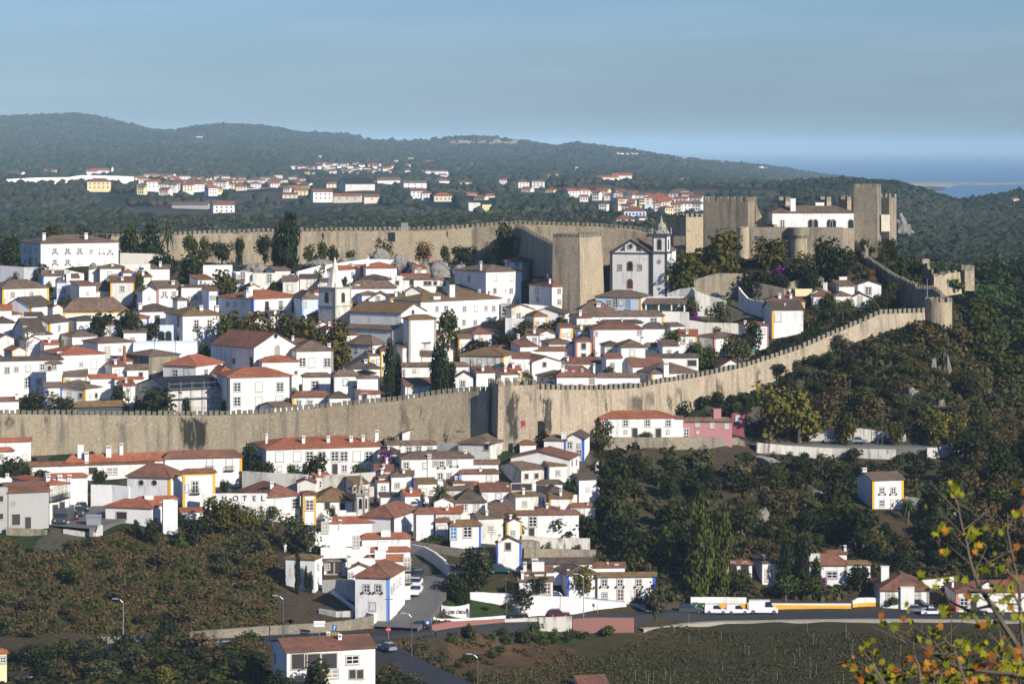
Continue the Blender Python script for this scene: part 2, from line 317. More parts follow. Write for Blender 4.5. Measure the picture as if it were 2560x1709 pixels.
# ---------------------------------------------------------------- ground sheet
def hash_noise(x, y, seed=0):
    """smooth value noise on numpy arrays"""
    r = np.random.default_rng(seed).random((256, 256)); xi = np.floor(x).astype(int); yi = np.floor(y).astype(int); fx = x - xi; fy = y - yi
    fx = fx*fx*(3-2*fx); fy = fy*fy*(3-2*fy); g = lambda i, j: r[i & 255, j & 255]
    return (g(xi, yi)*(1-fx) + g(xi+1, yi)*fx)*(1-fy) + (g(xi, yi+1)*(1-fx) + g(xi+1, yi+1)*fx)*fy
def build_ground():
    Ys = np.concatenate([np.array([-60., -5., 4., 30, 80, 150, 220, 290, 350, 390]), np.arange(420, 860, 1.6), np.arange(860, 1400, 6), np.geomspace(1400, 12000, 330)])
    ks = np.concatenate([np.linspace(-.5, -.2, 30)[:-1], np.linspace(-.2, .2, 460), np.linspace(.2, .5, 30)[1:]])
    Yg, K = np.meshgrid(Ys, ks, indexing='ij'); Yc = np.maximum(Yg, 1); X = K * (np.maximum(Yg, 0) + 45 * np.exp(-np.maximum(Yg, 0) / 100))
    px = np.where(Yg > 200, 1280 + X * F / Yc, 1280 + K * F); Z = gr_np(px, np.maximum(Yg, 1))
    Z = np.where(Yg < 0, -2 + Yg * .05, Z)
    amp = np.clip((Yg - 1000) / 1500, 0, 1)
    nz = (hash_noise(X / 160, Yg / 240, 1) - .5) * 9 + (hash_noise(X / 45, Yg / 70, 2) - .5) * 5 + (hash_noise(X / 14, Yg / 40, 3) - .5) * 5 * (Yg > 3000)
    keep = np.where((Z < -113), .05, 1.)
    Z = Z + nz * amp * keep
    Z = Z + (hash_noise(X / 5, Yg / 5, 4) - .5) * .5 * ((Yg < 1000) & (Yg > 400))
    V = np.stack([X, Yg, Z + CH], -1).reshape(-1, 3); ny, nx = X.shape
    i = np.arange(ny * nx).reshape(ny, nx); Fc = np.stack([i[:-1, :-1], i[:-1, 1:], i[1:, 1:], i[1:, :-1]], -1).reshape(-1, 4)
    # ground cover colours by place
    py = HZ - Z * F / Yc
    C = np.zeros((ny, nx, 3)); n1 = hash_noise(X / 9, Yg / 13, 5); n2 = hash_noise(X / 3, Yg / 4, 6); nn = (.6 * n1 + .4 * n2)[..., None]
    soil = np.array([.070, .050, .036]); scrub = np.array([.045, .043, .022]); grass = np.array([.030, .048, .014]); forest = np.array([.020, .032, .020]); bare = np.array([.34, .27, .20]); pave = np.array([.085, .078, .058])
    C[:] = scrub * (1 - nn) + soil * nn * 1.1
    town = (Yg > 560) & (Yg < 790) & (px < 1480) | (Yg > 640) & (Yg < 745) & (px < 2050) | (Yg > 520) & (Yg < 600) & (px < 640) | (Yg > 525) & (Yg < 600) & (px > 760) & (px < 1480)
    C[town] = (pave * (.7 + .5 * nn))[town]
    gn = hash_noise(X / 6, Yg / 6, 12) > .52; C[town & gn] = (grass * (.5 + .6 * nn))[town & gn]
    vine = (Yg < 541) & (Yg > 425) & (px > 1120); C[vine] = (np.array([.060, .046, .024]) * (1 - nn) + np.array([.042, .042, .016]) * nn)[vine]
    bank = (px > 1120) & (px < 1440) & (Yg > 470) & (Yg < 512); C[bank] = (np.array([.105, .066, .035]) * (.6 + .7 * nn))[bank]
    lawn = (px > 1085) & (px < 1440) & (Yg > 514) & (Yg < 528); C[lawn] = (grass * (.7 + .6 * nn))[lawn]
    f = Yg > 1000; n3 = hash_noise(X / 70, Yg / 190, 7)[..., None]; n4 = hash_noise(X / 25, Yg / 50, 8)[..., None]
    fc = forest * (.55 + 1.0 * n4) ; br = np.array([.075, .055, .045]); t = np.clip((n3 - .62) * 6, 0, 1); fc = fc * (1 - t) + br * t; C[f] = fc[f]
    # fields and bare quarry ground of the far slopes
    def patch(x0, x1, y0, y1, col, ymin, ymax, m=.5):
        w_ = (hash_noise(px / 25, Yg / 60, 9) - .5)
        k = (px + w_ * 30 > x0) & (px + w_ * 30 < x1) & (py + w_ * 8 > y0) & (py + w_ * 8 < y1) & (Yg > ymin) & (Yg < ymax) & (n4[..., 0] > m - .5 + .12)
        C[k] = (np.array(col) * (.75 + .5 * n4))[k]
    patch(1120, 1300, 350, 366, (.40, .31, .23), 6500, 8600); patch(900, 1110, 347, 358, (.36, .31, .22), 6500, 8600); patch(670, 820, 334, 342, (.26, .22, .16), 6500, 8600)
    patch(1300, 1420, 365, 385, (.26, .22, .17), 6000, 8600); patch(380, 470, 335, 350, (.20, .16, .13), 6500, 8600); patch(150, 300, 325, 345, (.10, .09, .07), 6000, 8600)
    patch(430, 700, 498, 520, (.11, .075, .065), 1700, 2500); patch(1110, 1200, 462, 490, (.12, .08, .065), 1700, 2800); patch(1290, 1560, 462, 486, (.10, .072, .05), 1800, 3000)
    patch(1010, 1300, 520, 545, (.09, .075, .06), 1400, 2400); patch(1280, 1500, 525, 552, (.085, .075, .055), 1400, 2400); patch(1560, 1950, 475, 500, (.085, .065, .05), 1800, 3000)
    patch(0, 240, 470, 500, (.075, .055, .045), 1700, 2600); patch(560, 700, 478, 492, (.09, .07, .055), 1900, 2600)
    dune = (Z < -113) & (px > 2200) & (Yg > 8500); C[dune] = (np.array([.42, .34, .27]))
    dune2 = dune & (n4[..., 0] > .5) & (Yg > 9000); C[dune2] = (.16, .17, .12)
    me = npmesh('ground', V, Fc, 'W'); me.materials.clear()
    ca = me.color_attributes.new('cover', 'FLOAT_COLOR', 'POINT'); ca.data.foreach_set('color', np.concatenate([C.reshape(-1, 3), np.ones((ny*nx, 1))], 1).astype(np.float32).ravel())
    b = NB('ground_cover', .95, .1); at = b.n('ShaderNodeAttribute', attribute_name='cover')
    fine = b.noise(.9, detail=4, rough=.7); mid = b.noise(.12, detail=3)
    c = b.mix(b.rng(fine, .35, .65, 0, .6), at.outputs['Color'], b.mix(1., at.outputs['Color'], (.45, .45, .42), 'MULTIPLY'))
    c = b.mix(b.rng(mid, .4, .62, 0, .45), c, b.mix(1., c, (1.35, 1.15, .95), 'MULTIPLY'))
    b.bump(fine, .8, .4); M['ground_cover'] = b.col(c); me.materials.append(M['ground_cover'])
    me.polygons.foreach_set('use_smooth', [True] * len(me.polygons))
    o = link('ground', me); o['kind'] = 'structure'; o['label'] = 'rolling ground from the near plain over the town hill to the far wooded ridges'
build_ground()
b = NB('sea_water', .35, .4); nn_ = b.noise(.003, stretch=(1, .35, 1), detail=4)
M['sea'] = b.col(b.mix(b.rng(nn_, .35, .65), (.018, .075, .16), (.025, .10, .19)))
sea = MB().add([(-30000, 3000, 0), (30000, 3000, 0), (30000, 59500, 0), (-30000, 59500, 0)], [(0, 1, 2, 3)]).make('sea', 'sea'); sea['kind'] = 'structure'; sea['label'] = 'flat hazy blue sea and lagoon reaching the horizon'
# ---------------------------------------------------------------- houses
_wc = {}
WT = {'n': (1.0, 1.35), 'm': (.85, 1.0), 's': (.5, .6), 'b': (1.15, 2.3), 'd': (1.1, 2.1), 'w': (2.0, 1.3), 'x': (1.5, 2.0), 'g': (2.4, 2.3), 'a': (1.5, 2.4), 'r': (1.0, 1.0)}
def win_meshes(t, v):
    k = (t, v)
    if k in _wc: return _wc[k]
    w_, h = WT[t]; a = w_ / 2; b = h / 2; pane = MB(); fr = MB(); sa = MB(); f = .16
    if t == 'r':
        n = 14; ring = [(a*math.cos(6.2832*i/n), a*math.sin(6.2832*i/n)) for i in range(n)]
        pane.add([(x, -.03, z) for x, z in ring], [tuple(range(n))])
        V = [(x*s_, y, z*s_) for s_, y in ((1, -.06), (1.35, -.06), (1.35, 0)) for x, z in ring]
        fr.add(V, [(q*n+i, q*n+(i+1) % n, (q+1)*n+(i+1) % n, (q+1)*n+i) for q in (0, 1) for i in range(n)])
    elif t == 'a':
        pts = [(-a, -b), (a, -b), (a, b - a)] + [(a*math.cos(R(q)), b - a + a*math.sin(R(q))) for q in range(20, 180, 20)] + [(-a, b - a)]
        n = len(pts); pane.add([(x, -.03, z) for x, z in pts], [tuple(range(n))])
        V = [(x*s_, y, z*s_) for s_, y in ((1, -.05), (1.16, -.05)) for x, z in pts]
        fr.add(V, [(i, (i+1) % n, n+(i+1) % n, n+i) for i in range(n)])
    else:
        pane.box(-a, a, -.02, 0, -b, b)
        for x0, x1, z0, z1 in ((-a-f, -a, -b-f, b+f), (a, a+f, -b-f, b+f), (-a, a, b, b+f), (-a, a, -b-f, -b)): fr.box(x0, x1, -.07, 0, z0, z1)
        fr.box(-a-f-.05, a+f+.05, -.14, -.07, -b-f-.02, -b-f+.1)
        q = .055
        if v != 'd':
            sa.box(-q, q, -.045, -.02, -b, b); sa.box(-a, -a+q*1.3, -.045, -.02, -b, b); sa.box(a-q*1.3, a, -.045, -.02, -b, b)
            for z in ((-b+q, 0, b-q) if h < 1.6 else (-b+q, -b/3, b/3, b-q)): sa.box(-a, a, -.045, -.022, z-q, z+q)
        if v == 'c': sa.box(-a+.05, a-.05, -.026, -.021, -b+.05, b-.05)
    r = (mesh('window', pane.v, pane.f, {'d': 'door', 'g': 'green', 'r': 'wood', 'b': 'bluedoor', 'y': 'SS'}.get(v, 'pane')), mesh('frame', fr.v, fr.f, 'frame'), mesh('sash', sa.v, sa.f, 'sash' if v != 'c' else 'shut') if sa.v else None)
    _wc[k] = r; return r
_bal = MB(); _bal.box(-1.0, 1.0, -.55, 0, -1.35, -1.22)
for i in range(11): _bal.box(-1 + i*.2-.02, -1+i*.2+.02, -.55, -.5, -1.2, -.3)
_bal.box(-1, 1, -.56, -.5, -.32, -.26)
BAL = mesh('balcony', _bal.v, _bal.f, 'iron')
_pot = MB(); _pot.box(-.11, .11, -.3, -.1, -.93, -.75)
_pot.lathe((0, -.2), [(.08, -.75), (.17, -.62), (.06, -.5)], 5)
POT = mesh('flower_box', _pot.v, _pot.f, 'lDark')
HOUSES = []
def put_windows(root, ws, Y0, Xc, th, Rl, Ll, zb, k0):
    for wd in ws:
        px, py = wd[0], wd[1]; WPX.append((px, py)); t = wd[2] if len(wd) > 2 else 'n'; v = wd[3] if len(wd) > 3 else rwin.choice(['o', 'o', 'c', 'o'])
        if t == 'd' and len(wd) < 4: v = 'd'
        k = (px - 1280) / F; u = (k*Y0 - Xc) / (math.cos(th) - k*math.sin(th))
        if u >= -.05 or Ll == 0:
            u = min(max(u, .6), max(Rl - .6, .6)); Yw = Y0 + u*math.sin(th); loc = (u, -.004, CH + (HZ-py)*Yw/F - zb); rz = 0.
        else:
            l = (Xc - k*Y0) / (math.sin(th) + k*math.cos(th)); l = min(max(l, .6), max(Ll - .6, .6)); Yw = Y0 + l*math.cos(th); loc = (-.004, l, CH + (HZ-py)*Yw/F - zb); rz = -math.pi/2
        pm, fm, sm = win_meshes(t, v)
        if t == 'd': p = link('door', pm, root, loc, rz)
        else: p = link('window', pm, root, loc, rz)
        link('frame', fm, p)
        if sm: link('sash', sm, p)
        if 'B' in wd[4:]: link('balcony', BAL, p)
        if 'F' in wd[4:]: link('flower_box', POT, p, (-.72, 0, 0)); link('flower_box', POT, p, (.72, 0, 0))
rwin = random.Random(3); WPX = []
def roof_mesh(kind, Rl, Ll, he, rise, ov=.35, t=.16):
    m = MB(); a, b, c, d = -ov, Rl + ov, -ov, Ll + ov; z = he; sl_ = .06
    zo = he - ov * sl_
    if kind in 'hy':
        if Rl >= Ll: i = (Ll/2 + ov) * .9; r0, r1 = (a + i, (c+d)/2), (b - i, (c+d)/2)
        else: i = (Rl/2 + ov) * .9; r0, r1 = ((a+b)/2, c + i), ((a+b)/2, d - i)
        if kind == 'y': r0 = r1 = ((a+b)/2, (c+d)/2)
        V = [(a,c,z),(b,c,z),(b,d,z),(a,d,z),(a,c,z+t),(b,c,z+t),(b,d,z+t),(a,d,z+t),(r0[0],r0[1],z+t+rise),(r1[0]+.001,r1[1]+.001,z+t+rise)]
        Fc = [(0,3,2,1),(0,1,5,4),(1,2,6,5),(2,3,7,6),(3,0,4,7)]
        Fc += [(4,5,9,8),(5,6,9),(6,7,8,9),(7,4,8)] if Rl >= Ll or kind == 'y' else [(4,5,8),(5,6,9,8),(6,7,9),(7,4,8,9)]
        m.add(V, Fc)
        # ridge caps, slightly proud
        for p_, q_ in (((a,c,z+t),V[8]),((a,d,z+t),V[8] if Rl >= Ll else V[9]),((b,c,z+t),V[9] if Rl >= Ll else V[8]),((b,d,z+t),V[9]),(V[8],V[9])):
            if (Vector(p_)-Vector(q_)).length > .3: m.tube(p_, q_, .1, .1, 5)
    elif kind in 'gf':
        if kind == 'g': sec = [(c, z), ((c+d)/2, z+rise), (d, z)]; e0, e1 = a, b; f_ = lambda e, s, zz: (e, s, zz)
        else: sec = [(a, z), ((a+b)/2, z+rise), (b, z)]; e0, e1 = c, d; f_ = lambda e, s, zz: (s, e, zz)
        top = [(s, zz+t) for s, zz in sec]
        V = [f_(e, s, zz) for e in (e0, e1) for s, zz in sec + top]
        q = [(0,3,9,6),(3,4,10,9),(4,5,11,10),(5,2,8,11),(2,1,7,8),(1,0,6,7),(0,1,4,3),(1,2,5,4),(6,9,10,7),(7,10,11,8)]
        m.add(V, q); m.tube(V[4], V[10], .1, .1, 5)
    elif kind == 's':
        m.add([(a,c,z),(b,c,z),(b,d,z+rise),(a,d,z+rise),(a,c,z+t),(b,c,z+t),(b,d,z+rise+t),(a,d,z+rise+t)],[(0,3,2,1),(4,5,6,7),(0,1,5,4),(1,2,6,5),(2,3,7,6),(3,0,4,7)])
    return m
RC = {'B': 'tB', 'M': 'tM', 'R': 'tR', 'O': 'tO', 'D': 'tD', 'G': 'tG'}
def house(label, x0, xc, x1, ye, yr, yb, rf='h', rc='B', w=(), c=(), t=None, m='W', d=8., th=None, Y=None, name='white_house', cat='house', band=None, rear=None, group=None, extra=None):
    Y0 = Y if Y else solveY(xc if xc > x0 else (x0+x1)/2, yb); k0 = (x0-1280)/F; kc = (xc-1280)/F; k1 = (x1-1280)/F
    Xc = kc*Y0
    if th is None:
        if xc <= x0: th = -math.atan((k0+k1)/2) * 1.02; 
        elif xc - x0 <= x1 - xc: th = math.asin(min(max((Xc-k0*Y0)/(d*math.sqrt(1+k0*k0)), .1), .82)) - math.atan(k0)
        else: th = math.acos(min(max((k1*Y0-Xc)/(d*math.sqrt(1+k1*k1)), .1), .82)) - math.atan(k1)
    else: th = R(th)
    Rl = (k1*Y0-Xc) / (math.cos(th)-k1*math.sin(th))
    Ll = d if xc <= x0 else (Xc-k0*Y0)/(math.sin(th)+k0*math.cos(th))
    zb = CH + (HZ-yb)*Y0/F; he = (yb-ye)*Y0/F; zb = min(zb, GZ(Xc, Y0)) if False else zb
    # rise from the ridge row
    cx, cyy = (Rl/2, 0 if rf == 'f' else Ll/2) if rf != 's' else (Rl/2, Ll)
    Yr = Y0 + cx*math.sin(th) + cyy*math.cos(th); zr = CH + (HZ-yr)*Yr/F; span = {'h': min(Rl, Ll), 'y': min(Rl, Ll), 'g': Ll, 'f': Rl, 's': Ll*1.5, 'p': 4}[rf]
    rise = min(max(zr - zb - he - .16, .12*span), .62*span*.5*1.3)
    root = thing(name, label, cat, (Xc, Y0, zb), th, group); HOUSES.append((label, root, Y0, Rl, Ll, he))
    root['label'] = label
    wm = MB(); bot = -4.
    if rf == 'g': wm.add([(0,0,bot),(Rl,0,bot),(Rl,Ll,bot),(0,Ll,bot),(0,0,he),(Rl,0,he),(Rl,Ll,he),(0,Ll,he),(0,Ll/2,he+rise),(Rl,Ll/2,he+rise)],[(0,1,5,4),(1,2,6,9,5),(2,3,7,6),(3,0,4,8,7),(0,3,2,1),(4,5,9,8),(8,9,6,7)])
    elif rf == 'f': wm.add([(0,0,bot),(Rl,0,bot),(Rl,Ll,bot),(0,Ll,bot),(0,0,he),(Rl,0,he),(Rl,Ll,he),(0,Ll,he),(Rl/2,0,he+rise),(Rl/2,Ll,he+rise)],[(0,1,5,8,4),(1,2,6,5),(2,3,7,9,6),(3,0,4,7),(0,3,2,1),(4,8,9,7),(8,5,6,9)])
    elif rf == 's': wm.add([(0,0,bot),(Rl,0,bot),(Rl,Ll,bot),(0,Ll,bot),(0,0,he),(Rl,0,he),(Rl,Ll,he+rise),(0,Ll,he+rise)],[(0,3,2,1),(4,5,6,7),(0,1,5,4),(1,2,6,5),(2,3,7,6),(3,0,4,7)])
    elif rf == 'p':
        q = .25; wm.box(0, Rl, 0, Ll, bot, he-.5); wm.box(0, Rl, 0, q, he-.5, he); wm.box(0, Rl, Ll-q, Ll, he-.5, he); wm.box(0, q, q, Ll-q, he-.5, he); wm.box(Rl-q, Rl, q, Ll-q, he-.5, he)
    else: wm.box(0, Rl, 0, Ll, bot, he)
    wm.make('wall', m, root)
    ro = None
    if rf != 'p': ro = roof_mesh(rf, Rl, Ll, he+.004, rise, .35 if Rl > 5 else .25).make('roof', RC[rc], root)
    if t:
        tm, where = (t, 'lr') if len(t) == 1 or t in ('UL', 'SS', 'PK') else (t[:-1], t[-1]) if t[-1] in 'lrm' else (t, 'lr')
        q = .5 if Rl > 6 else .35
        if 'l' in where or 'm' in where: MB().box(-.03, q, -.03, 0, bot, he-.01).box(-.03, 0, 0, q, bot, he-.01).make('corner_strip', tm, root)
        if 'r' in where or where == 'lr': MB().box(Rl-q, Rl+.03, -.03, 0, bot, he-.01).make('corner_strip', tm, root)
    if band: MB().box(-.045, Rl+.045, -.045, 0, he-.45, he-.02).make('eave_band', band, root)
    put_windows(root, w, Y0, Xc, th, Rl, Ll if xc > x0 else 0, zb, k0)
    for ch in c:
        px, yt = ch[0], ch[1]; wp = ch[2] if len(ch) > 2 else 0; sx = (wp*Y0/F if wp else .85); sy = min(sx, .9); yy = Ll*(ch[3] if len(ch) > 3 else .22)
        k = (px-1280)/F; u = (k*(Y0+yy*math.cos(th)) - Xc + yy*math.sin(th)) / (math.cos(th)-k*math.sin(th)); Yw = Y0+u*math.sin(th)+yy*math.cos(th)
        zt = CH+(HZ-yt)*Yw/F-zb; u = min(max(u, sx/2+.05), Rl-sx/2-.05) if rf != 'p' else u
        cm = MB().box(u-sx/2, u+sx/2, yy-sy/2, yy+sy/2, he-.3 if yy > .5 else bot, zt-.12).box(u-sx/2-.07, u+sx/2+.07, yy-sy/2-.07, yy+sy/2+.07, zt-.12, zt)
        o = cm.make('chimney', 'W' if m not in ('P',) else 'P', ro or root)
        if sx < 1.2: MB().box(u-sx/2+.1, u+sx/2-.1, yy-sy/2-.01-.07, yy+sy/2, zt-.42, zt-.2).make('flue_opening', 'K', o)
    if extra: extra(root, Rl, Ll, he, zb, Y0, th, rise)
    return root
# inside the walls, left part ------------------------------------------------ (photo pixels: left edge, near corner, right edge, eave, ridge, foot)
H = house
H('long white manor on the terrace with flower boxes under every window',52,102,296,609,590,668,'h','B',w=[(137,627,'n','o','F'),(169,627,'n','o','F'),(199,627,'n','o','F'),(228,628,'m'),(254,627,'n','c','F'),(275,628,'m','o','F'),(137,655,'n','o','F'),(169,655,'n','o','F'),(200,655,'n','c'),(62,625,'m'),(76,625,'m'),(91,625,'m'),(62,653,'m'),(76,654,'d'),(91,653,'m')],c=[(109,582),(214,582)],d=14)
H('small white annex tucked against the right end of the terrace manor',296,296,321,614,608,634,'s','M',w=[(299,627,'m')],d=5)
H('long cream stained house with two windows and faded ochre corner',-30,6,122,722,699,764,'h','B',w=[(32,737),(79,735,'m')],m='W2',t='Y',d=9)
H('small white house with cobalt blue corner strip',141,142,178,706,690,737,'h','B',w=[(152,727,'m'),(163,727,'m')],c=[(171,677,11)],t='Ur',m='BL',d=7)
H('half ruined white gable house beside the blue cornered one',181,200,300,729,706,740,'g','B',m='W2',t='Y',d=7)
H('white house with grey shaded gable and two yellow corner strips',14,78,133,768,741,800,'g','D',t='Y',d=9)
H('low lean-to under a dull red roof at the foot of a grey gable',-10,20,78,787,772,806,'s','M',w=[(55,793,'m')],t='Y',d=5)
H('great hall with the widest plain brown roof and yellow banding',150,158,322,780,735,800,'h','B',t='Y',band='Y',d=16)
H('white house whose long dark roof ends behind a round bushy tree',333,349,440,779,759,815,'h','D',w=[(393,800,'b','d')],c=[(334,757,9)],d=9)
H('white house with dark red window shutters and red corner strips',368,393,452,721,701,752,'g','B',w=[(411,735,'n','r','F'),(435,735,'n','r','F')],t='P',c=[(432,701)],d=9)
H('low white house with a small chimney right of the red shuttered one',452,453,522,718,707,750,'h','D',w=[(476,746,'m'),(490,744,'m')],c=[(448,712,5)],d=7)
H('tall white house with mossy olive roof and two wrought iron balconies',414,457,558,790,765,862,'h','O',w=[(491,811,'b','o','B'),(524,811,'b','o','B'),(491,840,'x','c'),(524,840,'x','c'),(445,842,'a'),(446,804,'b','d')],c=[(502,763,9),(541,763,9)],d=12)
H('flat terrace with three white arches beside the olive roofed house',388,389,434,813,805,856,'p','B',w=[(403,840,'a'),(421,840,'a')],m='BL',d=6,name='arcaded_terrace',cat='terrace')
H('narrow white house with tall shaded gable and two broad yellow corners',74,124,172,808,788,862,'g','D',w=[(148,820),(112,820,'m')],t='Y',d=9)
H('white house with a single window set back behind the yellow cornered gable',172,192,262,802,789,832,'h','D',w=[(187,815,'m')],c=[(231,786,10)],d=8)
H('white house at the frame edge under a flat dark roof',-20,-10,37,808,793,850,'h','D',w=[(31,830,'m')],c=[(33,797,4)],d=8)
H('big cream gable house with a long dark roof sweeping down',34,62,112,832,795,885,'g','D',m='W2',d=13,c=[(54,815,9)])
H('small hip roofed pavilion with three windows on its shaded side',153,181,240,842,825,868,'h','B',w=[(158,855,'m'),(170,855,'m'),(179,855,'m')],d=7)
H('white house under a smooth brown hip roof beside the arched greenhouse',207,245,336,858,842,897,'h','B',w=[(268,876,'x','y'),(300,874,'s')],c=[(236,855,11)],d=9)
H('white house with large brick red roof and grey steeple chimney',103,152,262,888,863,945,'h','R',w=[(203,911,'m'),(234,909,'b','c')],c=[(124,880,14)],d=12)
H('old stone walled house under a brown hip roof',314,372,449,891,874,942,'h','B',w=[(386,934,'m')],m='STG',d=9,name='stone_house')
H('long white house with many windows and dark roofs at the frame edge',-40,-38,157,903,886,985,'h','D',w=[(18,925),(41,923,'m'),(71,921),(106,917),(135,917,'m'),(69,956,'b','o'),(97,953)],d=10)
H('little lookout porch jutting from the long white house',114,116,155,910,903,935,'h','B',w=[(124,920,'m','d'),(135,916)],d=4,Y=solveY(30,985)-1.5)
H('white house with orange red hip roof and four tall sash windows',408,490,557,916,886,975,'h','R',w=[(438,936,'b'),(467,934,'b'),(515,934,'x'),(540,934,'x')],d=12)
H('small roof of bright terracotta on the left of a pair',224,226,290,946,926,978,'g','R',d=7)
H('small mossy terracotta hip roof on the right of a pair',286,287,357,948,930,980,'h','R',d=7)
H('white shed with brown roof leaning on the stone walled house',316,318,371,925,904,950,'s','B',w=[(352,936,'m','d')],d=5)
H('little white house with a single yellow corner below a steep dark roof',158,158,217,941,922,960,'s','B',w=[(169,954,'m'),(197,953,'m')],t='Y',d=6)
H('low house with twin brown hips and yellow corners near the wall',122,212,271,972,951,1000,'h','B',w=[(174,986,'m'),(202,988,'m','d'),(240,988,'m','d'),(226,989,'s'),(257,988,'s')],t='Y',d=9,c=[(210,990,9,.05)])
H('long low mossy brown roof just behind the battlements',183,186,321,1018,994,1032,'h','O',d=9,m='K',w=[])
H('white house at the frame edge with ornate chimney behind the battlements',-40,-38,47,1004,982,1040,'h','M',c=[(43,982,8)],d=8)
def scaffold(root, Rl, Ll, he, zb, Y0, th, rise):
    m = MB(); n = int(Rl/2.4)
    for i in range(n+1): x = Rl*i/n; m.tube((x, -1, -3), (x, -1, he+1.6), .045, .045, 4); m.tube((x, -.3, -3), (x, -.3, he+1.6), .045, .045, 4)
    for z in (he-4.2, he-2.1, he+.1, he+1.2): m.tube((0, -1, z), (Rl, -1, z), .045, .045, 4)
    m.make('scaffold_poles', 'metal', root); MB().box(0, Rl, -.95, -.35, he-2.2, he-2.12).box(0, Rl, -.95, -.35, he+0, he+.08).make('scaffold_deck', 'grey', root)
H('building wrapped in scaffold sheeting under a black roof',345,420,563,973,947,1035,'g','G',w=[(535,1000,'m','y'),(470,1000,'m','y')],m='mesh',d=16,extra=scaffold)
H('big white manor with red hip roof and dark corner pilasters',543,570,729,944,918,1032,'h','R',w=[(593,967,'x','o'),(647,967,'x'),(700,967,'x'),(593,1003,'x','o'),(647,1003,'x','c'),(698,1000,'x','c')],t='K',d=11)
H('red roofed wing left of the manor with dark corner pilasters',520,548,590,937,909,975,'h','R',d=9)
H('white church hall with broad gable, dormer niche and round window',527,635,741,871,831,950,'f','M',w=[(689,840,'r'),(693,876,'a','y'),(585,902,'m','d'),(629,905,'b','d')],d=16,th=42,name='church_hall',cat='church')
H('low white chapel apse with curved red roof before the broad gable',642,655,747,905,888,965,'h','R',w=[(740,931,'s','d')],d=8)
H('white house with brown hip roof and three big stone framed windows',716,741,833,878,849,940,'h','B',w=[(756,905,'x'),(779,906,'x'),(818,906,'x')],t='SSr',d=11,c=[(822,858,8)])
H('long white house with cobalt blue frames and three balcony windows',545,632,755,748,730,795,'h','R',w=[(667,765,'b','d','B'),(702,763,'b','o','B'),(734,764,'b','d','B'),(569,760,'m'),(588,760,'m'),(608,761,'m')],c=[(596,727,10),(624,717,13)],t='U',d=14)
H('white house under a steep brown hip roof right of the cobalt framed one',729,755,798,748,718,792,'h','B',w=[(761,761,'n','y')],t='UL',d=10,m='BL')
H('white garden store with straight flat top near the pergola',507,508,581,663,660,702,'p','B',d=6)
H('white terrace house with vine pergola on its roof',579,590,632,682,676,727,'p','B',w=[(607,690,'b'),(597,692,'m')],d=7)
H('long cream stained house with one dark green door',629,632,728,684,680,728,'p','B',w=[(673,696,'b','g')],m='W2',d=7)
H('small white mono pitch house beside the great cypress',662,688,726,678,667,700,'g','B',d=6)
H('walled compound house with bright red hip roof, left half',770,847,950,675,657,700,'h','R',w=[(881,686),(924,682)],d=10,c=[(880,658,11)])
H('walled compound house with bright red hip roof and tall blue capped chimney',905,915,992,670,655,698,'h','R',c=[(919,640,8)],d=9)
H('white house fragment with small red lean roof under the rocks',1030,1037,1066,673,662,700,'s','R',w=[(1048,675,'m')],d=5)
H('white ledge house with long thin red roof edge under the rocks',1002,1004,1073,690,683,708,'s','R',d=5)
H('house with open dark porch below the bright red roofs',897,905,977,699,686,722,'h','D',w=[(946,706,'w','d'),(960,706,'w','d')],d=8)
H('white blank block behind the dark porch house',975,977,1005,690,684,722,'p','B',w=[(993,707,'m','d')],d=6)
H('white house with four dark windows in a row under brown roof',1009,1010,1081,699,690,722,'h','B',w=[(1029,707,'n','d'),(1064,708,'m','d'),(1074,708,'m','d')],d=8)
H('white house with three small windows right of the four windowed one',1080,1081,1123,700,690,722,'h','B',w=[(1088,708,'m','d'),(1110,708,'m','d'),(1105,706,'s')],d=7)
H('broad brown roof with chimney just right of the bell tower spire',872,876,990,721,693,740,'h','B',c=[(894,711,12)],d=10)
H('white house with brown roof and arched door by the spire',887,902,952,738,727,752,'h','B',t='U',d=8)
H('small white gable with one grey window in the middle of dark roofs',922,922,981,748,730,760,'f','B',w=[(945,745,'m')],d=9)
H('dark hip roof peeking over the long six windowed house',1010,1018,1083,738,717,752,'h','B',d=9)
H('long white house with six upper windows and massive white chimney',983,1052,1252,755,731,820,'h','O',w=[(1092,772),(1116,771),(1161,772),(1190,771),(1215,770,'m'),(1234,771),(1160,806),(1188,807),(1225,808),(1247,807,'m')],c=[(1128,712,17),(1090,741,22,.1),(1224,727,6)],d=11)
H('tall white manor with two rows of windows and a flagpole',1137,1215,1303,680,661,760,'h','B',w=[(1237,695),(1279,694),(1237,727),(1278,727),(1248,750,'m'),(1272,751,'m'),(1293,752,'m','g'),(1172,696)],c=[(1162,654,7),(1170,654,7)],d=14)
H('brown lean roof at the foot of the tall white manor',1138,1144,1221,729,710,750,'s','B',d=7)
H('slim white tower house with hip roof and dark wooden balcony',1262,1305,1332,655,642,700,'h','M',w=[(1293,662,'m'),(1270,660,'s'),(1324,668,'n','d','B')],d=8)
H('narrow white house attached right of the slim tower house',1330,1333,1350,664,658,690,'h','M',w=[(1341,676,'n','y')],d=5)
H('brown roofed white house row below the big choir, left one',833,836,895,940,923,1003,'h','B',w=[(864,955,'n','c')],d=8)
H('brown roofed white house row below the big choir, right one',892,893,945,946,927,1003,'g','B',d=7)
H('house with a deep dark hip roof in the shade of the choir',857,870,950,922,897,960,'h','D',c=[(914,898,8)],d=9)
H('white house with dark brown hip between the sacristy and the wall',755,757,826,942,919,990,'h','B',w=[(788,963,'x','o')],d=9)
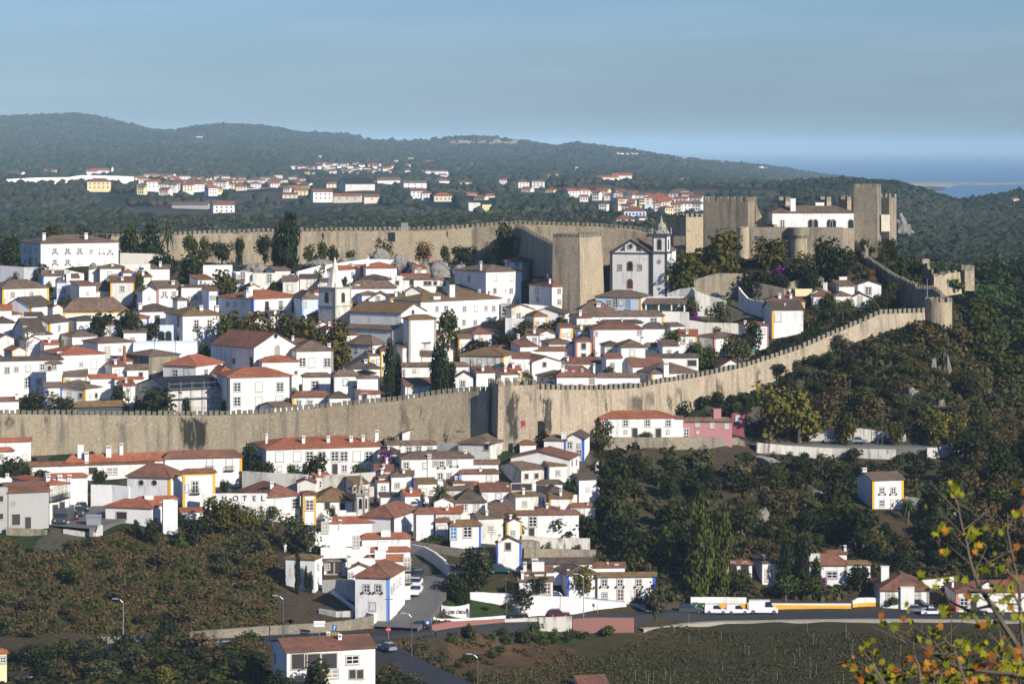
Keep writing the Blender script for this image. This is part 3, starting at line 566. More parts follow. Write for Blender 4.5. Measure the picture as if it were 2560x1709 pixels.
H('small church house with steep brick brown hip and yellow corners',728,731,829,993,961,1018,'h','M',w=[(747,1008),(775,1008),(810,1008,'m')],t='Y',d=9)
H('little white house with crumbling dark hip roof by the wall',818,824,876,995,978,1018,'h','D',w=[(844,1013,'m','o')],d=6)
H('little white cottage with red roof and cone chimney by the wall',878,897,951,986,964,1008,'g','M',w=[(911,995,'d','d'),(934,994,'m'),(884,995,'s'),(892,996,'s')],c=[(903,971,4)],d=7)
H('tiny gable with dark lean roofs just behind the battlements',650,686,737,1018,1003,1036,'g','B',d=6)
H('white house with reddish roof and four shuttered windows left of the gate tower',1000,1013,1103,965,944,995,'g','M',w=[(1026,977,'n','c'),(1043,976,'n','c'),(1058,976,'n','c'),(1086,974,'m','c')],c=[(1091,940,5)],d=8)
H('long low brown roofed house behind the two cypresses',995,997,1170,917,899,968,'h','B',w=[(1036,927,'s'),(1006,935,'d','r'),(1130,962,'d','o')],d=8)
H('stained cream house with mossy red roof and yellow corner',1150,1258,1290,891,868,935,'h','O',w=[(1199,903,'m'),(1246,901),(1180,902,'s')],t='Ym',m='W2',c=[(1275,876,11)],d=10)
H('larger dull red hip roof rising behind the stained cream house',1190,1235,1306,884,861,910,'h','M',d=9)
H('white gable house with brown roof beside the stained cream house',1292,1330,1402,906,890,940,'f','M',w=[(1361,911,'m','d')],d=10)
H('white house with long dark red roof and red corner',1318,1320,1417,877,866,910,'h','M',t='Pr',d=8)
H('white house with pale blue corner and brown roof beside the orange one',1353,1372,1437,860,846,895,'h','B',w=[(1413,869,'n','c')],t='ULr',d=9)
H('narrow white house with orange corner strips and two dark windows',1431,1440,1480,854,843,900,'h','M',w=[(1459,865,'n','d'),(1459,891,'n','d')],t='O',d=8)
H('big white blank house with deep red roof and red corners',1470,1483,1609,823,808,875,'h','M',w=[(1486,834,'m'),(1599,831,'m')],t='Pl',d=10)
H('dark roofed house row behind the deep red roof',1494,1497,1606,808,799,850,'h','D',c=[(1499,794,3),(1555,795,4),(1601,798,4)],d=7)
H('white end house with dark roof right of the deep red roof',1606,1609,1662,821,805,852,'h','D',d=8)
H('long cream house with wide brown roof and yellow corners',1443,1446,1659,791,771,828,'h','B',w=[(1634,805,'x')],t='Y',m='W',d=12)
H('brown hip roof with white dormer behind the long cream house',1443,1450,1535,778,752,800,'h','B',c=[(1496,757,10),(1460,766,4)],d=10)
H('blue grey walled house with yellow corner beneath the church',1489,1602,1625,744,725,785,'h','B',w=[(1522,757,'n'),(1538,757,'b'),(1553,756),(1570,760,'b','b')],t='Ym',m='BL',d=9)
H('hip roofed house with two chimneys and busy shop front by the square tower',1323,1380,1454,717,688,765,'h','M',w=[(1398,728,'n'),(1415,728,'n'),(1446,728,'m'),(1398,755,'n'),(1418,754,'n'),(1443,757,'b','d'),(1342,726),(1344,748,'m','r')],c=[(1374,697,5),(1371,684,5,.6)],t='Ur',d=11)
H('small white house squeezed behind the two chimneyed shop house',1333,1334,1370,697,685,720,'h','B',d=6)
H('white house with one slanting dark roof plane and blue corner',1322,1408,1423,786,766,825,'g','D',d=9)
H('long low white wall house with three chimneys behind the hedge',1310,1312,1432,836,833,850,'p','B',c=[(1400,829,5),(1413,829,5),(1429,829,4)],d=5)
H('dark roofed left wing of the tall chimneyed white house',1501,1512,1555,866,853,905,'h','D',w=[(1523,876,'m','r')],d=7)
H('white house with steep brown hip and tall white chimney in the lower town',1540,1553,1613,868,849,918,'h','B',w=[(1581,882,'n'),(1585,897,'m'),(1572,912,'m')],c=[(1605,840,8)],d=9)
H('white house with plain brown roof right of the tall chimneyed one',1607,1609,1665,867,853,890,'h','B',w=[(1618,873,'s')],d=8)
H('long white blank parapet block in the lower right of the town',1638,1640,1735,871,869,893,'p','B',d=7)
H('low house with long thin dark roof under the blank parapet block',1610,1612,1746,894,884,915,'g','D',w=[(1730,907,'w','d')],d=6)
H('white house with slanting roof and stepped gable before the dark thin roof',1556,1582,1662,917,893,930,'g','M',d=8)
H('house row with brick red roof and four white chimneys behind the wall',1385,1392,1490,942,914,980,'h','M',w=[(1480,953,'n','r')],c=[(1407,912,8),(1415,924,6),(1433,926,6),(1455,922,6),(1488,908,5)],d=10)
H('house row with mottled grey brown roof behind the wall',1487,1489,1600,943,914,980,'h','B',d=10)
H('dark red roof patch with white gable above the four chimneys',1403,1420,1504,910,893,925,'g','M',c=[(1417,891,5)],d=9)
H('white house with mossy hip and pale blue corners by the battlements',1342,1390,1449,946,926,978,'h','O',w=[(1355,951,'m'),(1377,952,'m'),(1417,958,'d','d')],t='UL',d=9)
H('very low dark roof right behind the gate tower battlements',1340,1342,1416,965,955,980,'g','D',d=6)
H('low dark roof with two small windows behind the battlements',1490,1496,1552,960,946,980,'h','B',w=[(1512,967,'n','o'),(1531,967,'n','o')],m='C',d=7)
H('small house with hip roof and bright yellow corners behind the battlements',1536,1552,1608,954,940,974,'h','D',t='Y',d=8)
H('white house with mottled roof and massive white chimney stack behind the wall',1586,1629,1746,934,906,970,'h','B',w=[(1617,944)],c=[(1664,906,13,.0)],t='Yl',d=11)
H('little white gable with brick red roof and blue side by the climbing wall',1779,1800,1859,918,897,938,'f','M',d=9)
H('white two windowed house with rose red corner strips',1847,1863,1921,814,803,862,'h','M',w=[(1881,829,'n'),(1907,829,'n'),(1855,824,'m')],c=[(1852,801,6),(1909,804,4)],t='P',d=8)
H('long low white wing with rose corner left of the two windowed house',1737,1785,1863,846,832,872,'h','B',w=[(1838,856,'m'),(1851,857,'m','d'),(1765,858,'m')],t='P',d=8)
H('white house with yellow corner and triangular tiled gable',1909,1930,2008,775,752,840,'g','D',w=[(1945,793,'x')],t='Yl',c=[(1962,758,4),(1927,765,3)],d=12)
H('plain white gable annex before the yellow cornered triangular house',1945,1948,2002,800,788,835,'f','D',d=6)
H('long dark red roof with two cone chimneys behind the triangular house',1911,1918,2012,753,738,790,'h','M',c=[(1949,733,7),(1977,733,6)],d=10)
H('pale cream flat roofed long house above the triangular house',1975,1988,2048,722,720,740,'p','B',m='YW',c=[(1975,728,5),(2001,731,6),(2029,722,5)],d=7)
H('white cluster house with small hip and arched porch',2030,2034,2078,741,728,780,'h','M',w=[(2055,757,'a','d')],d=9)
H('white cluster house with broad square chimney and sloping gable',2028,2066,2082,735,718,765,'g','B',c=[(2063,706,13)],d=12)
H('white cluster house with wide flat topped chimney on its roof',2066,2098,2136,716,703,748,'g','B',c=[(2111,692,20,.6)],w=[(2088,725,'m')],d=10)
H('white gable house with barred window below the castle path',2127,2145,2203,712,700,748,'f','D',w=[(2171,727,'x','o')],d=11)
H('lower white gable house with grey door at the bottom of the cluster',2112,2122,2183,748,731,764,'f','M',w=[(2150,751,'d','y')],d=10)
H('small mossy roof between the white cluster houses',2078,2090,2128,740,728,765,'h','B',w=[(2085,754,'m','d')],d=8)
# outside the wall, right
H('long white house with fresh orange red roof beneath the town wall',1488,1502,1685,1046,1026,1092,'h','R',w=[(1564,1057),(1619,1057),(1671,1057),(1564,1079,'s','r'),(1670,1079,'s','r'),(1587,1082,'d','d'),(1646,1083,'d','d')],t='PKl',d=8)
H('short white link house between the orange roof and the pink house',1683,1684,1708,1047,1038,1092,'s','M',d=6)
H('pink house with brown roof and three small pale windows',1707,1709,1830,1054,1034,1092,'h','B',w=[(1744,1060,'m','y'),(1780,1063,'m','y'),(1817,1065,'m','y'),(1715,1083,'d','g'),(1744,1080,'s')],m='P',c=[(1793,1021,19,.5)],d=9,name='pink_house')
H('deep rose windowed block in the shade of the big autumn tree',1829,1860,1866,1035,1030,1092,'p','B',w=[(1845,1045,'n')],m='PD',d=8,name='rose_house')
H('white two storey cottage with yellow corners alone on the wooded slope',2143,2181,2259,1201,1179,1272,'g','B',w=[(2205,1226,'n','o','F'),(2233,1226,'n','o','F'),(2205,1257),(2233,1257)],c=[(2152,1169,11,.7)],t='Y',d=8)
# suburb before the wall ------------------------------------------------------
H('white house with orange roof at the frame edge under the wall',-40,-38,77,1106,1094,1162,'g','R',w=[(62,1142,'m')],d=9)
H('lower orange roofed white wing at the frame edge',-50,-48,34,1130,1100,1165,'h','R',w=[(3,1141,'m')],d=8)
H('very long red roofed house with domed skylight strip and grey gable',73,75,382,1166,1131,1195,'g','M',w=[(230,1176,'w','d'),(281,1177,'w','y')],c=[(216,1129,10)],d=11)
H('large orange red hip roof with three chimneys behind the skylight house',161,165,452,1157,1117,1190,'h','R',c=[(201,1111,15,.35),(271,1114,13,.35),(303,1107,9,.5)],d=15)
H('white villa with dark red hip roof, balconies and yellow corner',408,412,605,1147,1117,1205,'h','M',w=[(524,1160,'b','c','B'),(573,1160,'b','c','B')],t='Yr',d=12)
H('white hotel wing with yellow bands and two round windows',318,425,460,1195,1158,1258,'h','M',w=[(353,1206,'r'),(386,1206,'r')],t='Ym',d=10,th=74)
H('white hotel block with yellow surround and iron balcony',455,457,538,1183,1156,1262,'h','M',w=[(488,1217,'b','o','B'),(465,1220,'n')],t='Y',band='Y',d=9)
H('small round ended orange roof behind the flat white block',340,342,442,1252,1225,1275,'h','R',c=[(372,1238,22,.15)],d=9)
H('modern white block with orange hip roof and one slot window',264,380,408,1270,1247,1322,'h','R',w=[(304,1288,'w','d')],d=10,th=76)
H('tall white cube right of the modern orange roofed block',405,408,444,1252,1250,1335,'p','B',d=7)
H('low shed with orange tile strip right of the white cube',450,453,508,1280,1267,1305,'s','R',d=5)
H('unfinished grey concrete building with striped tile roof and yellow shutter',-6,21,122,1232,1210,1328,'g','M',w=[(33,1258,'r','y'),(40,1298,'x','d'),(70,1306,'d','d')],m='G',d=10,name='unfinished_building',cat='building')
H('grey concrete block at the frame edge of the unfinished building',-40,-38,19,1220,1216,1335,'p','M',w=[(2,1246,'m','d'),(2,1290,'m','d')],m='G',d=9,name='concrete_block',cat='building')
H('long white row with balconies running away behind the concrete building',32,124,173,1213,1196,1312,'h','R',w=[(133,1235,'b','y','B'),(143,1232,'b','y','B'),(152,1229,'b','y','B'),(161,1226,'b','y','B'),(138,1275,'d'),(155,1268,'d')],c=[(118,1188,11),(149,1188,11),(173,1187,10)],d=22,th=38)
H('low orange roof with glazed ridge light behind the white row',111,113,216,1195,1170,1250,'h','R',c=[(118,1182,11,.05),(149,1186,11,.05),(173,1186,10,.05)],d=10)
H('white flat fronted block over a grey garage wall',172,174,219,1198,1196,1278,'p','R',m='W',d=8)
H('little white rooftop building with solar panel at the frame edge',-30,-28,30,1196,1193,1225,'p','B',c=[(18,1183,8)],d=6)
H('long white mansion with red hip roof, four chimneys and eight windows',632,666,950,1124,1095,1188,'h','R',w=[(699,1141,'x'),(743,1140,'x','c'),(774,1140,'x'),(805,1140,'x'),(837,1140,'x'),(860,1140,'x'),(892,1140,'x'),(922,1140,'x'),(699,1171,'m'),(740,1173,'d','g'),(861,1170,'n'),(923,1171,'n'),(837,1172,'d')],c=[(758,1089,8),(820,1089,8),(877,1089,8),(907,1087,8),(666,1083,5,.5)],d=13)
H('second red roof peak rising behind the four chimneyed mansion',735,737,905,1110,1081,1140,'h','R',d=11,Y=solveY(800,1188)+15)
H('hotel building with dark red hip roof and white chimney',598,668,750,1244,1205,1296,'h','M',w=[(696,1260,'x','c'),(739,1258,'x','o')],c=[(678,1203,9)],d=12)
H('narrow stair tower with bright yellow surround and little hip roof',752,758,790,1238,1228,1300,'h','M',w=[(774,1262,'x','r')],t='Y',d=5)
H('white house with mossy dark hip roof beside the bell turret',778,789,881,1254,1217,1282,'h','O',w=[(818,1264,'n','d'),(856,1265,'n','d')],d=10)
H('low tiled lean-to on the terrace right of the bell turret',949,952,1014,1241,1231,1262,'s','D',d=4)
H('white chapel with brown roof and dark corner pilasters',905,983,1046,1295,1256,1358,'h','M',w=[(1013,1328,'x','c')],t='K',d=13,name='chapel',cat='chapel')
H('taller square chapel end with curved hip roof',1033,1036,1089,1285,1262,1352,'h','M',t='K',d=8,name='chapel',cat='chapel')
H('small white house with dark corner right of the chapel',1087,1089,1124,1305,1292,1352,'h','M',w=[(1104,1325,'x','c')],t='Kr',d=8)
H('white cottage with steep mossy hip and sky blue corner',1123,1126,1202,1315,1287,1370,'h','O',w=[(1169,1329,'x','o'),(1128,1332,'b','b')],c=[(1136,1289,4)],t='Ur',d=10)
H('tall white stepped terrace unit with blank upper block, leftmost',845,846,866,1276,1275,1325,'p','B',d=6)
H('tall white stepped terrace unit with blank upper block, middle',866,867,891,1281,1280,1325,'p','B',d=6)
H('tall white stepped terrace unit with blank upper block, rightmost',892,893,917,1285,1284,1340,'p','B',d=6)
H('terrace unit with long orange roof behind the blank white blocks',808,812,970,1308,1290,1345,'h','R',c=[(800,1288,7,.05),(825,1292,8,.05),(850,1298,8,.05)],d=7)
H('white terrace courtyard with glass windbreak, upper one',770,772,900,1330,1329,1378,'p','B',w=[(812,1318,'d','y')],d=7)
H('terrace unit with orange roof and wide white chimney, upper one',902,905,1026,1347,1331,1372,'h','R',c=[(964,1324,24,.2)],d=8)
H('white terrace courtyard with glass windbreak, middle one',800,802,925,1370,1369,1412,'p','B',w=[(890,1354,'d','y')],d=7)
H('terrace unit with orange roof and wide white chimney, middle one',920,922,1026,1379,1357,1400,'h','R',c=[(957,1352,25,.2)],d=8)
H('white terrace courtyard with glass windbreak, lower one',860,862,938,1398,1397,1440,'p','B',d=6)
H('terrace unit with orange roof and wide white chimney, lowest one',912,915,1026,1403,1380,1430,'h','R',c=[(950,1375,27,.2)],d=8)
H('white house under a mossy yellow hip roof beside slim cypresses',714,787,805,1399,1384,1480,'h','O',w=[(795,1417,'m','r'),(795,1449,'s','r')],d=11,th=74)
H('low white garden house with three arched openings',808,810,864,1405,1396,1438,'g','B',w=[(812,1416,'m'),(826,1418,'b','d'),(845,1418,'b','d')],d=5)
H('small white gable with brick framed door above the stone garden wall',866,869,930,1425,1408,1452,'f','B',w=[(876,1438,'m','r')],c=[(866,1386,9,.5)],d=7)
H('two storey white house with pyramid roof and sky blue corners at the junction',888,973,1012,1445,1402,1557,'h','M',w=[(917,1470,'n','o','F'),(946,1470,'n','o','F'),(932,1515,'n','c'),(979,1475,'m'),(985,1466,'m'),(993,1459,'m'),(1000,1452,'m')],t='ULm',d=13,th=78)
H('white balcony row climbing the street behind the pyramid roofed house',1008,1009,1026,1385,1384,1500,'p','R',w=[(1016,1440,'b','y','B'),(1020,1410,'b','y','B')],d=18,th=8)
def balustrade(root, Rl, Ll, he, zb, Y0, th, rise):
    q = Rl*.42; b_ = MB().box(.2, q+.6, -1.2, 0, he-4.6, he-4.4)
    for i in range(24): x = .3 + i*(q+.2)/24; b_.box(x, x+.1, -1.18, -1.06, he-4.4, he-3.6)
    b_.box(.2, q+.6, -1.22, -1.02, he-3.6, he-3.5); b_.make('balustrade', 'YW', root)
H('big white house with brown red gable roof and yellow balustrade in front',682,717,938,1630,1598,1735,'g','M',w=[(748,1652,'g','d'),(781,1652,'g','d'),(823,1651,'g','d'),(881,1648,'w','o'),(881,1684,'n','d'),(900,1684,'n','d'),(688,1642,'n'),(830,1683,'w','y')],c=[(820,1578,9,.75),(849,1584,9,.35)],d=10,extra=balustrade)
H('cream house corner with orange roof at the lower frame edge',-60,-58,17,1636,1608,1720,'h','R',w=[(8,1648,'m')],m='YW',d=9)
H('cream chimneyed roof just rising over the bottom frame edge',10,12,165,1716,1704,1760,'h','R',m='YW',c=[(69,1692,30,.3)],d=9,Y=462)
H('pale tiled gable just rising over the bottom frame edge',1425,1450,1522,1716,1697,1760,'g','M',m='C',d=8,Y=470)
H('white gable house with yellow edge close under the town wall',1004,1006,1127,1083,1059,1115,'f','M',w=[(1084,1074,'n','d'),(1089,1093,'m'),(1110,1092,'m','d')],t='Yr',c=[(1088,1052,9,.3)],d=12)
H('white house with dark hip roof and three small windows left of the gate street',936,938,1093,1113,1093,1140,'h','B',w=[(1022,1124),(1035,1124,'m'),(1047,1122),(1075,1122,'m')],c=[(915,1075,9,.7)],d=10)
H('small white house with orange corner left of the gate tower foot',1148,1178,1198,1079,1066,1106,'h','B',w=[(1188,1088,'m'),(1156,1086,'d','y')],t='O',d=8)
H('large house with wavy brown hip roof, loggia and blue corner',1146,1226,1303,1111,1081,1155,'h','B',w=[(1216,1116,'n','d'),(1252,1116,'n','c'),(1283,1118,'n'),(1248,1148,'g','o'),(1266,1147,'w','o')],t='ULr',c=[(1163,1120,7,.1)],m='W2',d=13,th=70)
H('low dark roofs trailing right from the wavy roofed house',1296,1300,1340,1112,1099,1130,'h','M',d=9)
H('long white house with mottled roof, tall chimney and flowered windows',995,1004,1183,1147,1127,1212,'h','B',w=[(1016,1163,'n','o','F'),(1063,1163,'m','c'),(1088,1158,'m'),(1104,1160,'n','o','F'),(1123,1155,'m'),(1136,1156,'n','c','F'),(1101,1190,'n','o','F'),(1123,1188,'m','r')],c=[(1073,1135,9,.02),(1163,1124,7,.3)],d=10)
H('brown roof sliding down right of the tall chimneyed long house',1179,1181,1246,1160,1135,1180,'g','B',d=9)
H('huge blank white gable wall with a narrow red roof',1277,1425,1448,1148,1123,1202,'g','M',w=[(1430,1157,'m','d'),(1441,1155,'m','d'),(1443,1176,'s','d')],c=[(1424,1142,7,.1)],m='W',d=9)
H('white house with wide cobalt corner and massive chimney',1360,1414,1420,1101,1086,1140,'h','B',t='Um',c=[(1403,1086,18,.1)],d=8)
H('white gabled house with broad cobalt blue corner at the slope edge',1414,1460,1474,1098,1077,1150,'g','D',w=[(1424,1112),(1447,1113,'s'),(1448,1132)],t='Um',d=8)
H('white gable with grey stains and patched brown roof below the blank gable',1248,1303,1361,1175,1152,1210,'g','B',w=[(1316,1190,'m','d'),(1341,1189,'m','d')],c=[(1305,1172,7,.1)],m='W2',d=9)
H('low white house with rusty red roof and small central chimney',1146,1148,1247,1184,1171,1210,'h','M',w=[(1223,1194,'n','c')],t='ULl',c=[(1201,1166,6)],d=7)
H('steep ribbed red lean roof over a white shed',1140,1142,1196,1219,1192,1232,'s','R',d=7)
H('white cottage with dark red roof and yellow corner above the courtyard',1195,1204,1274,1228,1206,1262,'g','M',w=[(1209,1242,'m'),(1247,1241)],t='Yr',c=[(1271,1213,5)],d=9)
H('white house with big dark mottled roof beside the palm',1130,1138,1213,1257,1222,1302,'h','D',w=[(1161,1267,'n','r'),(1191,1266,'n','y')],d=10)
H('white house with open dark loggia and thin pillars',1276,1278,1340,1209,1208,1245,'p','B',w=[(1291,1217,'w','d'),(1317,1217,'w','d')],d=7)
H('dark hip roofed cottage with two ochre corners',1335,1367,1423,1235,1211,1270,'h','D',w=[(1356,1250,'m')],t='Y',d=9)
H('small dark roof stacked behind the ochre cornered cottage',1343,1345,1406,1210,1197,1235,'h','D',w=[(1350,1220,'w','d')],d=7)
H('very long low brick red roof over a white house with one window',1214,1216,1447,1288,1262,1335,'h','M',w=[(1332,1303,'x','o'),(1329,1328,'n','d')],d=10)
H('little white house with two toned roof right of the ochre cornered cottage',1425,1427,1488,1268,1250,1295,'g','M',w=[(1455,1277,'m'),(1437,1278,'m')],c=[(1469,1253,4)],d=7)
H('tall narrow white gable house with cobalt blue corners and one window',1240,1243,1303,1359,1341,1422,'f','B',w=[(1270,1365,'n','d')],t='U',c=[(1249,1333,8,.1)],d=8)
H('rough stone shed with brown lean roof before the cobalt cornered gable',1185,1190,1278,1386,1368,1405,'s','B',m='STG',d=6,name='stone_shed',cat='shed')
H('long low mossy brown roof at the foot of the orchard walls',1347,1350,1480,1410,1393,1432,'g','D',d=7)
H('second low brown roof with cone chimney at the foot of the orchard walls',1462,1466,1562,1418,1405,1435,'g','M',c=[(1519,1405,4),(1541,1409,10)],d=7)
H('white inn with mossy golden roof and three upper windows by the car park',1492,1494,1638,1442,1421,1500,'g','O',w=[(1511,1456,'n','o','F'),(1550,1456,'n','o','F'),(1597,1456,'n','o','F'),(1512,1487,'m'),(1551,1486,'d','r'),(1595,1487,'d','r')],t='Ur',d=9)
H('white left wing of the inn with cobalt corner and dark roof',1384,1418,1494,1438,1412,1497,'h','B',c=[(1420,1422,5)],t='Um',d=9)
H('small white house with low brown roof and one arched door near the car park',1296,1298,1382,1453,1432,1482,'g','B',w=[(1368,1470,'d','r'),(1352,1471,'d','r')],c=[(1306,1425,7)],d=8)
H('long narrow white gable strip with two box chimneys',1303,1305,1381,1432,1413,1450,'s','M',c=[(1337,1396,15,.3),(1352,1404,16,.3),(1312,1404,8,.2)],m='W2',d=8)
H('low roadside shed with tile roof beside the climbing street',1117,1121,1165,1424,1410,1447,'s','M',m='W',d=5)
H('white house with scalloped porch deep among the dark trees',1813,1815,1880,1411,1398,1460,'h','M',w=[(1832,1420,'a','d'),(1862,1420,'a','d')],d=9)
H('white house with bay window half hidden by cypresses',1876,1906,1938,1408,1390,1460,'h','D',w=[(1921,1437,'b','y')],c=[(1910,1386,5)],d=10)
H('white villa with swooping dark red roof and white dormer',2018,2024,2117,1413,1364,1470,'h','M',w=[(2080,1436,'w','o'),(2036,1392,'w','c')],c=[],t='SSr',d=11)
H('upper red roofed block of the swooping roofed villa',2066,2068,2117,1385,1363,1410,'g','M',c=[(2113,1362,6,.4)],d=6,Y=solveY(2060,1470)+8)
H('white wing with ochre brown hip right of the swooping roofed villa',2104,2106,2176,1411,1392,1452,'h','O',w=[(2128,1423,'x','c')],d=9)
H('white villa with broad brown hip roof, curved parapet and big square chimney',2178,2200,2323,1476,1430,1518,'h','M',w=[(2226,1487,'x','y'),(2292,1488,'x','y'),(2260,1497,'b','c')],c=[(2212,1414,20,.5),(2268,1466,34,.0)],t='SSr',d=13)
H('long white house with brick red base and brown roof behind the autumn branches',2362,2390,2620,1480,1453,1530,'h','M',w=[(2410,1507,'x','o'),(2434,1513,'d','d'),(2540,1508,'n')],c=[(2380,1448,5,.4)],t='PKl',d=11)
H('white gable standing above the brick red based house',2433,2434,2512,1478,1449,1500,'f','M',d=9,Y=solveY(2390,1530)+1.5)
H('brown red roof on the far right behind the autumn branches',2505,2510,2640,1462,1428,1490,'h','M',d=10)
# small houses wedged between the larger ones ----------------------------------
WP0 = list(WPX)
def filler(poly, n, seed, place):
    rg = random.Random(seed); k = t_ = 0; xs = [p[0] for p in poly]; ys = [p[1] for p in poly]
    while k < n and t_ < n*80:
        t_ += 1; px = rg.uniform(min(xs), max(xs)); py = rg.uniform(min(ys), max(ys)); c = False; j = len(poly)-1
        for i in range(len(poly)):
            if (poly[i][1] > py) != (poly[j][1] > py) and px < (poly[j][0]-poly[i][0])*(py-poly[i][1])/(poly[j][1]-poly[i][1])+poly[i][0]: c = not c
            j = i
        if not c: continue
        Y = solveY(px, py); x = (px-1280)*Y/F; s = F/Y; wd = rg.uniform(3.6, 6.5)
        if any((x-(o[1].location.x+.5*o[3]*math.cos(o[1].rotation_euler.z)-.5*o[4]*math.sin(o[1].rotation_euler.z)))**2+(Y-(o[1].location.y+.5*o[4]))**2 < (wd*.5+.42*(o[3]+o[4])/2+.2)**2 for o in HOUSES): continue
        h = rg.uniform(2.6, 4.6); w_ = wd*s; rc = rg.choice('BBDMMBOR'); rf = rg.choice('hggsf'); sx = rg.choice([0, .25, .35]); x0 = px-w_/2; xc = x0+w_*sx; ye = py-h*s
        if any(x0-4 < a < px+w_/2+4 and ye-1.6*s < b < py for a, b in WP0): continue
        nm = {'B': 'brown', 'D': 'dark', 'M': 'dull red', 'O': 'mossy', 'R': 'orange'}[rc]
        ws = [(xc+(px+w_/2-xc)*q, ye+(py-ye)*.42, rg.choice('mmns')) for q in rg.choice([(.5,), (.3, .7), (.4,), ()])]
        house(f'small white house with {nm} roof wedged in {place}', x0, xc, px+w_/2, ye, ye-rg.uniform(.9, 1.5)*s, py, rf, rc, w=ws, c=[(px, ye-rg.uniform(1.4, 2.)*s, 6)] if rg.random() < .45 else [], d=rg.uniform(4, 6.5), t=rg.choice([None]*7+['Y', 'Y', 'U']), m=rg.choice(['W', 'W', 'W2']), group='small houses wedged in '+place)
        k += 1
    return k
_a = filler([(0,715),(250,690),(560,735),(730,735),(1000,735),(1300,775),(1480,800),(1640,820),(1740,880),(1700,925),(1500,965),(1200,985),(900,1000),(560,1025),(0,1015)], 95, 5, 'the walled town')
_b = filler([(960,1150),(1250,1130),(1400,1120),(1470,1200),(1470,1330),(1300,1390),(1130,1330),(960,1260),(770,1290),(760,1250)], 34, 6, 'the suburb below the wall')
print('FILL', _a, _b)
# ---------------------------------------------------------------- battlemented walls and towers
_mc = {}
def merlon_mesh(w_, d_, h, cap=0):
    k = (round(w_, 2), round(d_, 2), round(h, 2), cap)
    if k not in _mc:
        m = MB().box(-w_/2, w_/2, -d_/2, d_/2, -.05, h - (.12 if cap else 0))
        if cap: m.box(-w_/2-.03, w_/2+.03, -d_/2-.03, d_/2+.03, h-.12, h)
        _mc[k] = mesh('merlon', m.v, m.f, 'MER')
    return _mc[k]
def batt_wall(label, pts, pitch, mw, mh=1.15, thick=1.9, parapet=0., side=0, mat='ST', name='town_wall', base=None, cat='wall', depth=None):
    """pts: (photo column, photo row of the wall top, distance); side 0: merlons on the near edge, 1: on the far edge"""
    W_ = [P(*p) for p in pts]; L0 = W_[0].copy(); root = thing(name, label, cat, L0); root['kind'] = 'thing'; m = MB(); path = []
    for a, b_ in zip(W_[:-1], W_[1:]):
        n = max(1, int((b_-a).length / 5)); path += [a.lerp(b_, i/n) for i in range(n)]
    path.append(W_[-1]); N = len(path); V = []; pth = []
    for i, p in enumerate(path):
        t = (path[min(i+1, N-1)] - path[max(i-1, 0)]); t.z = 0; t.normalize(); nrm = Vector((t.y, -t.x, 0))
        if nrm.y > 0: nrm = -nrm
        gz = GZ(p.x, p.y) - 3 if depth is None else p.z - depth
        q = p - nrm*thick
        V += [p + nrm*.6 + Vector((0, 0, gz-p.z)), p, q, Vector((q.x, q.y, gz)), ]
        pth.append((p, nrm, t))
    path = pth
    V = [Vector(v) - L0 for v in V]; Fc = []
    for i in range(N-1):
        a = i*4; c = a+4; Fc += [(a, a+1, c+1, c), (a+1, a+2, c+2, c+1), (a+2, a+3, c+3, c+2), (a+3, a, c, c+3)]
    Fc += [(0, 3, 2, 1), ((N-1)*4, (N-1)*4+1, (N-1)*4+2, (N-1)*4+3)]
    m.add(V, Fc).make('wall', mat, root)
    off = .32 if not side else thick-.32
    if parapet:
        pm = MB(); V = []
        for p, nrm, t in path:
            a = p - nrm*(off-.3); b_ = p - nrm*(off+.3); V += [a-L0, b_-L0, b_-L0+Vector((0, 0, parapet)), a-L0+Vector((0, 0, parapet))]
        Fc = []
        for i in range(N-1):
            a = i*4; c = a+4; Fc += [(a, c, c+3, a+3), (a+3, c+3, c+2, a+2), (a+2, c+2, c+1, a+1)]
        pm.add(V, Fc + [(0, 1, 2, 3), (4*N-4, 4*N-3, 4*N-2, 4*N-1)]).make('parapet', mat, root)
    if pitch:
        me = merlon_mesh(mw, .6, mh, 1); s = pitch*.5; r_ = random.Random(5)
        for (p, nrm, t), (q, n2, t2) in zip(path[:-1], path[1:]):
            l = (q-p).length
            while s < l:
                c = p.lerp(q, s/l) - nrm*off; o = link('merlon', me, root, c - L0 + Vector((0, 0, parapet - .08)), math.atan2(t.y, t.x)); o.scale = (r_.uniform(.9, 1.08), 1, r_.uniform(.84, 1.08)); s += pitch
            s -= l
    return root
